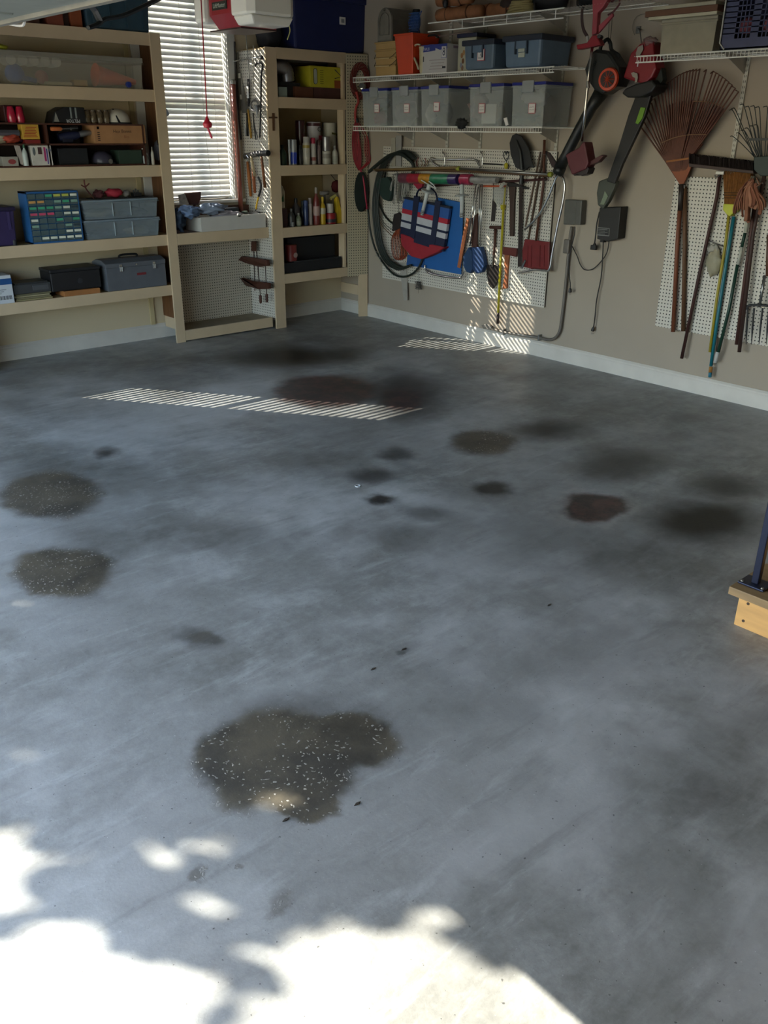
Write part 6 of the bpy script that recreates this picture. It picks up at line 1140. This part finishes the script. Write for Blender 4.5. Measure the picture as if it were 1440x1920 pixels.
MB().ob(W(1131,452,.05), (.02,0,0), (0,.015,0), (0,0,.008)).build('cord_boss', BC, t)
def plugcord(nm, lb, pts, off, r, plug, prongs=True):
    t = thing(nm, lb, 'power cord', tuple(W(*plug, off))); tb(curve(WW(pts, off), 6), r, 6).build('cable', BC, t, smooth=True); p = W(*plug, off)
    MB().lathe([(.006,0),(.012,.012),(.014,.03),(.012,.036)], tuple(W(pts[-1][0], pts[-1][1], off)), tuple(p-W(pts[-1][0], pts[-1][1], off)+Vector((0,0,-.001))), 8).build('plug', BC, t, smooth='auto')
    if prongs: tb([p+Vector((0,.006,.006)), p+Vector((0,.006,-.012))], .002, 4).build('prong', STEEL, t); tb([p+Vector((0,-.006,.006)), p+Vector((0,-.006,-.012))], .002, 4).build('prong', STEEL, t)
    return t
plugcord('long_power_cord', 'long black power cord hanging from the charger, its plug near the baseboard', [(1131,453),(1130,480),(1127,520),(1119,560),(1116,590),(1113,613)], .03, .005, (1110,624))
plugcord('short_power_cord', 'black power cord hanging from the grey outlet box beside the conduit', [(1078,425),(1077,440),(1070,470),(1066,500),(1069,530),(1069,540)], .055, .0045, (1069,550))
plugcord('thick_plug_lead', 'short black lead with a chunky plug left of the charger', [(1124,397),(1119,420),(1117,440),(1115,455)], .06, .006, (1114,468), False); MB().ob(W(1113.5,464,.06), (.014,0,0), (0,.024,0), (0,0,.018)).build('plug_body', BC, bpy.data.objects['thick_plug_lead'], bevel=.003)
t = thing('looping_power_cord', 'black cord looping from the grey outlet box to the charger', 'power cord', tuple(W(1098,507,.03))); tb(curve(WW([(1073,462),(1082,480),(1088,496),(1097,506),(1112,504),(1128,489),(1138,473),(1142,452)], .03), 6), .004, 6).build('cable', BC, t, smooth=True); tb([W(1073,462,.05), W(1073,462,.03)], .004, 6).build('cable_end', BC, t)
# ================================================================== power tools on the right wall
t = thing('red_string_trimmer', 'red and silver string trimmer hanging from the top shelf rod', 'trimmer', tuple(W(1090,330,.30))); RT = mat('8c1a28', .4); RP = mat('a04048', .5)
OF = .34
tb(WW([(1111,85),(1104,140),(1098,200),(1091,265)], OF), .010, 8).build('shaft', CHROME, t, smooth=True); tb(WW([(1102,152),(1103,165)], OF), .012, 8).build('shaft_collar', STEEL, t)
MB().prism(WW([(1110,0),(1128,-12),(1146,-12),(1130,14),(1120,24),(1118,62),(1109,66),(1111,28)], OF+.02), (.045,0,0)).build('upper_body', RP, t, bevel=.006); MB().prism(WW([(1122,48),(1148,24),(1149,30),(1122,62)], OF+.01), (.02,0,0)).build('side_strut', RP, t, bevel=.004)
MB().prism(WW([(1080,84),(1100,80),(1110,66),(1118,66),(1124,78),(1126,84),(1108,88),(1098,90),(1082,93)], OF+.025), (.055,0,0)).build('auxiliary_handle', RT, t, bevel=.006); tb([W(1123,68,OF+.05), W(1128,70,OF-.02)], .013, 8).build('clamp_knob', BLACK, t); tb([W(1101,68,OF), W(1103,80,OF)], .010, 8).build('grey_pin', mat('a8a49c', .4), t)
MB().prism(WW([(1060,290),(1086,276),(1092,266),(1096,266),(1103,305),(1098,317),(1072,328),(1066,312)], OF+.05), (.10,0,0)).build('motor_head', mat('5a2028', .5), t, bevel=.008); MB().prism(WW([(1096,308),(1128,290),(1132,292),(1121,304),(1106,310),(1100,318)], OF+.02), (.05,0,0)).build('line_guard', mat('48201f', .5), t, bevel=.004); MB().prism(WW([(1072,322),(1098,309),(1104,316),(1100,326),(1090,330),(1082,326),(1076,330)], OF+.04), (.08,0,0)).build('spool', mat('251616', .5), t, bevel=.004)
tb(curve(WW([(1146,4),(1158,-4),(1162,6),(1150,22),(1140,28)], OF-.04)), .006, 6).build('loose_cable', mat('5a2028', .6), t)
tag(tb([(-.36, -3.62, 2.55), (-.36, -3.0, 2.55)], .0045, 6).build('shelf_end_rod', WIRE), 'white rod continuing from the top wire shelf to the right', 'rod') if False else None
t = thing('leaf_blower', 'black leaf blower with a round orange vent, its long tube slanting down left', 'leaf blower', tuple(W(1050,320,.1))); BLK = mat('171a19', .45)
MB().prism(WW([(1107,98),(1116,92),(1140,96),(1148,106),(1160,125),(1163,145),(1156,162),(1142,168),(1128,178),(1112,168),(1100,150),(1095,130)], .30), (.14,0,0)).build('motor_housing', BLK, t, bevel=.02)
c = W(1143,149,.31); MB().lathe([(.070,0),(.076,.012),(.070,.03),(.050,.032)], tuple(c), (-1,-.15,0), 22).build('orange_ring', mat('c8411c', .45), t, smooth='auto'); MB().lathe([(.054,0),(.054,.003)], tuple(c+Vector((-.031,-.005,0))), (-1,-.15,0), 18).build('vent_grille', mat('2a1512', .6), t, smooth='auto')
for k in range(5): a_ = k*math.pi/5; tb([c+Vector((-.036,-.055*math.cos(a_)-.004,-.055*math.sin(a_))), c+Vector((-.036,.055*math.cos(a_)-.004,.055*math.sin(a_)))], .003, 4).build('vent_spoke', mat('b03a1a', .5), t)
tb(curve(WW([(1125,96),(1128,84),(1138,74),(1144,80),(1147,94),(1160,104),(1160,108)], .22), 5), .013, 8).build('handle', BLK, t, smooth=True)
tb(WW([(1128,172),(1110,200),(1085,245),(1062,290),(1048,318)], .14), [.055,.042,.040,.040,.046], 12).build('blower_tube', BLK, t, smooth=True); tb([W(1052,312,.14), W(1046,325,.14)], [.044,.048], 12).build('nozzle_end', BLK, t, smooth=True)
tb([W(1144,80,.2), W(1148,30,.08), W(1148,30,.0)], .003, 5).build('hanging_cord', mat('8a8478', .6), t); tb([W(1140,82,.2), W(1142,40,.08), W(1142,40,.0)], .003, 5).build('hanging_cord', mat('8a8478', .6), t)
for k in range(6): tb([W(1109+k*1.5,128-k*3,.305), W(1112+k*1.5,130-k*3,.305)], .003, 4).build('vent_slot', mat('2e3230', .5), t)
t = thing('hedge_trimmer', 'red-handled hedge trimmer with a long black sheath pointing down', 'hedge trimmer', tuple(W(1135,390,.15)))
MB().prism(WW([(1199,82),(1209,75),(1224,78),(1226,100),(1230,128),(1222,145),(1208,158),(1196,155),(1168,146),(1170,138),(1182,100)], .26), (.12,0,0)).build('red_housing', mat('821722', .4), t, bevel=.012)
MB().prism(WW([(1196,88),(1205,84),(1206,92),(1199,106),(1193,108),(1192,100)], .275), (.004,0,0)).build('grip_opening', mat('8d867a', .8), t); MB().prism(WW([(1183,137),(1188,135),(1195,138),(1196,145),(1194,154),(1190,155),(1191,146),(1186,144)], .275), (.006,0,0)).build('trigger_gap', mat('968f82', .7), t)
MB().prism(WW([(1196,114),(1198,113),(1196,125),(1194,125)], .264), (.003,0,0)).build('white_mark', WHITE, t)
MB().prism(WW([(1165,175),(1172,166),(1192,157),(1222,150),(1230,160),(1222,172),(1200,182),(1176,183)], .28), (.16,0,0)).build('hand_guard', mat('141414', .5), t, bevel=.01); MB().prism(WW([(1196,168),(1225,162),(1210,215),(1188,262),(1166,308),(1152,345),(1137,340),(1158,280),(1178,215)], .20), (.035,0,0)).build('blade_sheath', mat('121213', .5), t, bevel=.006)
MB().prism(WW([(1201,201),(1210,202),(1204,222),(1196,233),(1191,231)], .21), (.05,0,0)).build('green_sticker', mat('6a9a1e', .5), t, bevel=.002); MB().prism(WW([(1122,340),(1140,333),(1156,340),(1152,352),(1140,378),(1130,392),(1120,385),(1118,362)], .19), (.05,0,0)).build('sheath_boot', mat('3e4239', .55, var=.1), t, bevel=.01); MB().prism(WW([(1134,358),(1140,368),(1132,384),(1125,383),(1131,368)], .195), (.004,0,0)).build('pale_green_mark', mat('74806a', .5), t)
MB().prism(WW([(1232,120),(1240,128),(1243,150),(1236,160),(1228,150)], .2), (.06,0,0)).build('rear_part', mat('1c2420', .6), t, bevel=.006); tb([W(1196,52,.006), W(1200,58,.03), W(1203,84,.2)], .004, 6).build('hanging_wire', STEEL, t); MB().lump(W(1218,78,.24), (.03,.05,.03), 111, .5).build('plastic_wrap', mat('8a6a68', .4, alpha=.6), t, smooth=True)
t = thing('grey_wall_hook_plate', 'small metal hook plate on the wall above the hedge trimmer', 'hook', tuple(W(1197,58,.01))); MB().ob(W(1197,56,.006), (.006,0,0), (0,.018,0), (0,0,.022)).build('plate', STEEL, t, bevel=.002); tb(curve(WW([(1190,66,.02),(1186,50,.02),(1195,30,.03),(1225,24,.04)], .02)), .0018, 4).build('thin_wire', mat('6a665c', .5), t)
# ================================================================== right pegboard: rakes, brooms, fork
t = thing('bamboo_rake', 'wide reddish-brown bamboo fan rake hanging tines-up on the right wall', 'rake', tuple(W(1260,620,.06))); BM_ = wood('5f3320','z'); BM2 = mat('5c3220', .7, var=.3)
ctr = (1276,345); rq = random.Random(4); N = 32
for k in range(N):
    u = k/(N-1); a_ = math.radians(218 + u*88)       # fan from upper left to upper right
    if u > .5 and k in (20,22): continue
    tipx = 1197+u*188; tipy = 228-88*math.sin(math.pi*min(1,(u*1.02+.03)))**.8*(.80)+ (-26*u if u > .0 else 0); tipy = (232*(1-u)**2 + 2*(1-u)*u*62 + 172*u*u)
    rx = 1247+u*47; ry = 301-u*6+3*math.sin(u*3.1)
    mid = ((tipx+rx)/2, (tipy+ry)/2); hk = (tipx-6+2*u, tipy+4) if u < .75 else (tipx-6, tipy-3)
    tb([W(ctr[0]+(u-.5)*8, ctr[1]-5, .06), W(rx, ry, .075), W(*mid, .085), W(tipx, tipy, .09), W(hk[0], hk[1], .12)], [.005,.006,.006,.005,.004], 5).build('tine', BM2, t)
for k in range(22):                                  # split inner fan, shorter
    u = k/21; tx = 1232+u*125; ty = 208*(1-u)**2+2*(1-u)*u*170+204*u*u; tb([W(1255+u*36, 300, .07), W(tx, ty, .078)], [.005,.0055], 4).build('inner_tine', mat('4a2418', .7, var=.3), t)
MB().prism(WW([(1247,303),(1292,295),(1300,300),(1294,318),(1281,346),(1274,346),(1262,326)], .072), (.014,0,0)).build('wedge_plate', mat('8a4a28', .6, var=.15), t, bevel=.003); tb(WW([(1250,303),(1292,297)], .083), .007, 6).build('cross_bar', mat('a0683c', .6), t); MB().prism(WW([(1246,275),(1290,262),(1318,270),(1294,298),(1250,302)], .066), (.006,0,0)).build('fan_panel', mat('5c2c1a', .7, var=.3), t)
for arc in ([(1240,268),(1262,259),(1290,253),(1325,252)], [(1300,190),(1325,191),(1345,196),(1358,201)]): tb(curve(WW(arc, .088)), .0028, 5).build('wire_tie', mat('8a6a4a', .5), t)
tb(WW([(1278,345),(1275,395)], .065), [.020,.016], 8).build('ferrule', mat('2a211c', .5), t, smooth=True); tb(WW([(1276,375),(1270,460),(1262,622)], .06), .0155, 10).build('handle', wood('7a452c','z'), t, smooth=True); tb([W(1283,353,.006), W(1283,352,.08), W(1283,347,.08)], .004, 6).build('peg_hook', STEEL, t)
t = thing('brown_wooden_pole', 'brown wooden pole hanging just right of the bamboo rake handle', 'pole', tuple(W(1281,620,.05))); tb(WW([(1284,350),(1284,460),(1281,621)], .045), .0155, 10).build('handle_body', wood('5e4028','z'), t, smooth=True)
t = thing('push_broom', 'long push broom with dark bristles and a dark reddish pole', 'broom', tuple(W(1278,670,.05)))
MB().prism(WW([(1291,306),(1412,320),(1413,326),(1292,313)], .11), (.06,0,0)).build('block', mat('3c2a24', .6), t, bevel=.003)
m = MB(); a, b = (1292,308), (1412,322); rq = random.Random(9)
for k in range(620):
    u = rq.random(); o_ = .055+rq.random()*.05; x = a[0]+(b[0]-a[0])*u; y = a[1]+(b[1]-a[1])*u-1; m.tube([W(x,y,o_), W(x+rq.uniform(-1.2,1.2), y-rq.uniform(16,20), o_+rq.uniform(-.006,.006))], .0022, 3, cap=False)
m.build('bristles', mat('20130f', .9), t, kind='stuff'); MB().prism(WW([(1293,292),(1412,306),(1412,321),(1293,307)], .09), (.035,0,0)).build('bristle_core', mat('1c100d', .9), t)
tb(WW([(1350,326),(1344,370),(1310,520),(1278,672)], .055), .0125, 8).build('pole', wood('3c1d18','z'), t, smooth=True); MB().ob(W(1352,324,.08), (.02,0,0), (0,.03,0), (0,0,.012)).build('bracket', STEEL, t, bevel=.003); tb(curve(WW([(1340,328),(1342,332),(1347,330),(1350,326)], .08)), .004, 6).build('hook', STEEL, t)
t = thing('corn_broom', 'yellow-collared straw broom hanging bristles-up', 'broom', tuple(W(1331,660,.05))); ST = mat('8a5a28', .8, var=.35, scale=30)
MB().prism(WW([(1360,330),(1378,323),(1408,325),(1408,350),(1392,384),(1358,383),(1356,352)], .075), (.04,0,0)).build('straw_core', ST, t, bevel=.008)
m = MB(); rq = random.Random(2)
for k in range(260): u = rq.random(); x0_ = 1358+u*33; x1_ = 1357+u*50+rq.uniform(-2,2); m.tube([W(x0_,382,.077), W(x1_,322+rq.uniform(-2,6),.078+rq.random()*.008)], .0018, 3, cap=False)
m.build('straw', ST, t, kind='stuff')
for yy_ in (361,366,371): tb(WW([(1357,yy_),(1388,yy_+.5)], .083), .002, 4).build('stitching', mat('33261a', .8), t)
MB().prism(WW([(1356,382),(1379,383),(1381,396),(1372,402),(1368,406),(1362,402),(1355,393)], .082), (.05,0,0)).build('yellow_collar', mat('b4b81c', .45), t, bevel=.004); tb(WW([(1367,400),(1360,460),(1344,560),(1331,660)], .06), .0105, 8).build('yellow_pole', mat('a0902c', .5), t, smooth=True)
t = thing('teal_pole_mop', 'teal pole with an orange band at its foot, beside the yellow broom pole', 'pole', tuple(W(1330,706,.045))); tb(WW([(1376,406),(1364,480),(1345,600),(1333,686)], .05), .0125, 8).build('pole_body', mat('1a6a76', .4), t, smooth=True); tb(WW([(1333,688),(1332,698)], .05), .0135, 8).build('orange_band', mat('9a6a2c', .5), t, smooth=True); tb(WW([(1332,698),(1331,707)], .05), .013, 8).build('foot_cap', mat('1a6a80', .4), t, smooth=True)
t = thing('rag_mop', 'mop of pinkish-tan cloth strips hanging on a green and white pole', 'mop', tuple(W(1342,678,.05))); rq = random.Random(6)
for k in range(16):
    u = k/15; x0_ = 1408+rq.uniform(-6,8); x1_ = 1377+u*56; y1_ = 385+rq.uniform(0,34)*(1-abs(u-.45)); o_ = .12+rq.random()*.05
    tb(curve(WW([(x0_,338+rq.uniform(-4,6)),((x0_+x1_)/2+rq.uniform(-3,3)-3,355),(x1_,y1_-14),(x1_-rq.uniform(-2,3),y1_)], o_), 4), [.004]+[.014]*11+[.010], 6, flat=.35).build('cloth_strip', mat(('8d5f48','7a4a36','a07058')[k%3], .9, bump=.2), t, smooth=True)
for q in ((1404,340,1412,330),(1418,350,1430,342),(1424,345,1418,333)): MB().tube(WW([(q[0],q[1]),(q[2],q[3])], .15), [.012,.004], 5, flat=.4).build('torn_end', mat('94705c', .9), t)
tb(WW([(1412,330),(1402,410)], .085), .014, 8).build('clamp_tube', mat('7a8078', .5), t, smooth=True); tb(WW([(1402,405),(1398,436)], .06), .0135, 8).build('white_section', mat('b0b0a0', .5), t, smooth=True); tb(WW([(1397,437),(1391,463)], .06), .012, 8).build('green_section', mat('16382a', .5), t, smooth=True)
tb(WW([(1391,464),(1384,496)], .06), .0125, 8).build('white_section', mat('b0b0a4', .5), t, smooth=True); tb(WW([(1383,496),(1367,580),(1347,660)], .06), .0120, 8).build('green_section', mat('15382c', .45), t, smooth=True); tb(WW([(1346,660),(1341,680)], .06), .014, 8).build('white_end', mat('bcbcb8', .4), t, smooth=True); tb([W(1400,438,.006), W(1400,437,.07)], .003, 5).build('peg_hook', STEEL, t)
t = thing('rubber_glove_bag', 'pale puffy plastic bag hung on a wire between the poles', 'bag', tuple(W(1338,515,.04))); MB().lump(W(1338,492,.055), (.022,.055,.085), 121, .35).build('bag_body', mat('a9a288', .5, alpha=.75), t, smooth=True); tb(WW([(1328,451),(1345,458),(1358,463)], .05), .003, 5).build('wire', STEEL, t); MB().lump(W(1338,468,.05), (.014,.045,.035), 122, .5).build('bag_top', mat('b0aca0', .4, alpha=.6), t, smooth=True)
t = thing('wire_leaf_rake', 'green-headed wire leaf rake hanging tines-up at the right edge', 'rake', tuple(W(1386,662,.06))); GR = mat('1b2624', .5, .3); RW = mat('20282a', .4, .5)
tips = [(1374,255,'a'),(1385,249,'b'),(1372,206,'a'),(1376,203,'a'),(1392,196,'a'),(1402,200,'a'),(1412,199,'a'),(1421,201,'a'),(1436,200,'a'),(1446,202,'a'),(1460,204,'a'),(1474,212,'a'),(1486,222,'a'),(1496,236,'a'),(1394,244,'b'),(1401,240,'b'),(1410,236,'b'),(1418,234,'b'),(1467,214,'a')]
for k, (x, y, ty) in enumerate(tips):
    bx_ = 1414+(x-1374)*.32; by = 294; k_ = .55; mx, my = bx_+(x-bx_)*k_, by+(y-by)*k_
    tb(curve([W(bx_,by,.09), W(mx+1.5,my,.10), W(x+3,y+3,.11), W(x-2,y,.135), W(x-5,y+1,.14)], 4), .0028, 5).build('tine', RW, t, smooth=True)
MB().prism(WW([(1404,259),(1480,258),(1480,263),(1404,264)], .108), (.012,0,0)).build('spacer_bar', mat('121a18', .5), t); MB().prism(WW([(1413,294),(1470,290),(1462,312),(1445,330),(1425,330),(1413,318)], .10), (.03,0,0)).build('green_head', mat('1b2c27', .55), t, bevel=.005)
tb(WW([(1434,325),(1412,440),(1386,660)], .075), .0135, 8).build('handle', wood('3f2a24','z'), t, smooth=True); tb([W(1430,345,.006), W(1430,344,.09)], .004, 6).build('peg_hook', STEEL, t)
t = thing('dark_wooden_pole', 'dark wooden pole leaning right of the mop pole', 'pole', tuple(W(1380,645,.045))); tb(WW([(1418,360),(1405,460),(1381,646)], .045), .0135, 8).build('handle_body', wood('4a2c26','z'), t, smooth=True)
t = thing('garden_fork', 'garden fork with black curved prongs at the right edge', 'fork', tuple(W(1430,645,.06))); tb(WW([(1442,440),(1440,518)], .08), .016, 8).build('handle', wood('5a3826','z'), t, smooth=True); tb(WW([(1434,516),(1424,576)], .08), [.011,.009], 8).build('neck', mat('8a8a88', .3, .9), t, smooth=True)
tb(curve(WW([(1401,580),(1404,573),(1425,572),(1445,575),(1450,582)], .085)), .008, 6).build('shoulder', BLACK, t, smooth=True)
for (x0_, x1_) in ((1402,1399),(1414,1409),(1430,1423),(1442,1437),(1451,1449)): tb(curve(WW([(x0_,578),((x0_+x1_)/2-.5,612),(x1_,646)], .085)), [.007]*8+[.006,.005,.004,.003,.002], 6).build('prong', BLACK, t, smooth=True)
tb([W(1420,576,.006), W(1420,574,.1)], .004, 6).build('peg_hook', STEEL, t)
# ================================================================== wooden step and rail
t = thing('entry_step', 'new pine step with screws at the right edge of the photo', 'step', (-2.6,-6.7,0)); PN = wood('c89a5c','y', .55, .14); PN2 = wood('8f7550','y', .55, .2)
bx(-2.93,-2.892,-7.35,-6.12,0,.138).build('side_board', PN, t, bevel=.002); bx(-2.892,-1.5,-6.158,-6.12,0,.138).build('far_board', PN, t, bevel=.002); bx(-2.965,-2.66,-7.35,-6.088,.138,.172).build('tread', PN2, t, bevel=.003)
for (y, z_) in ((-6.16,.112),(-6.155,.032),(-6.7,.112),(-6.7,.032)): MB().lathe([(.006,0),(.006,.002)], (-2.930,y,z_), (-1,0,0), 10).build('screw', mat('3a2a1a', .5), t, smooth='auto')
bx(-2.66,-2.622,-7.35,-6.12,.138,.31).build('riser', PN, t, bevel=.002); bx(-2.70,-1.5,-7.35,-6.09,.31,.344).build('upper_tread', PN2, t, bevel=.003); bx(-2.62,-1.5,-6.158,-6.12,.138,.31).build('far_board', PN, t, bevel=.002); bx(-2.892,-2.62,-7.35,-6.158,.0,.02).build('inner_floor', PN2, t)
t = thing('stair_railing', 'dark blue metal railing post with a screwed base plate on the pine step', 'railing', (-2.86,-6.20,.172)); RB = mat('1d2338', .35, .4)
bx(-2.915,-2.825,-6.20,-6.095,.1725,.180).build('base_plate', RB, t, bevel=.002); bx(-2.884,-2.856,-6.162,-6.134,.18,1.10).build('post', RB, t, bevel=.003); tb([(-2.87,-6.148,1.10),(-1.6,-6.148,1.35)], .018, 8).build('handrail', RB, t); bx(-1.62,-1.595,-6.16,-6.136,.344,1.34).build('post', RB, t, bevel=.003)
for k in range(1,9): x = -2.86+k*.14; bx(x-.007,x+.007,-6.155,-6.141,.345 if x > -2.7 else .175,1.10+(x+2.86)*.198).build('baluster', RB, t)
for y in (-6.107,-6.19): MB().lathe([(.007,0),(.005,.005)], (-2.90,y,.18), (0,0,1), 8).build('bolt', STEEL, t, smooth='auto')
# small debris on the floor
for k, (px, py, hc, lb) in enumerate(((671,912,'c8c8c8','tiny white ring lying on the floor near the window light'),(1072,711+0,'5a4a30','tiny brown leaf scrap')) [:1]):
    c = F(px, py); tag(MB().tube([c+Vector((.014*math.cos(a_*.785),.014*math.sin(a_*.785),.003)) for a_ in range(8)], .003, 5, closed=True).build('white_ring', mat(hc, .5)), lb, 'ring')
for k, (px, py) in enumerate(((670,1508),(536,1538),(1030,1135),(700,1255),(757,1218))): c = F(px, py); tag(MB().prism([c+Vector((-.012,0,.001)), c+Vector((0,.005,.001)), c+Vector((.014,.001,.001)), c+Vector((0,-.004,.001))], (0,0,.002)).build('dry_leaf', mat('3a3228', .9)), 'dry leaf scrap on the floor, '+('left edge of the large front stain','just below the large front stain','in the middle right','above the large front stain','mid floor near the small dark spot')[k], 'leaf')
for o in bpy.data.objects:
    if '_o' in o: del o['_o']
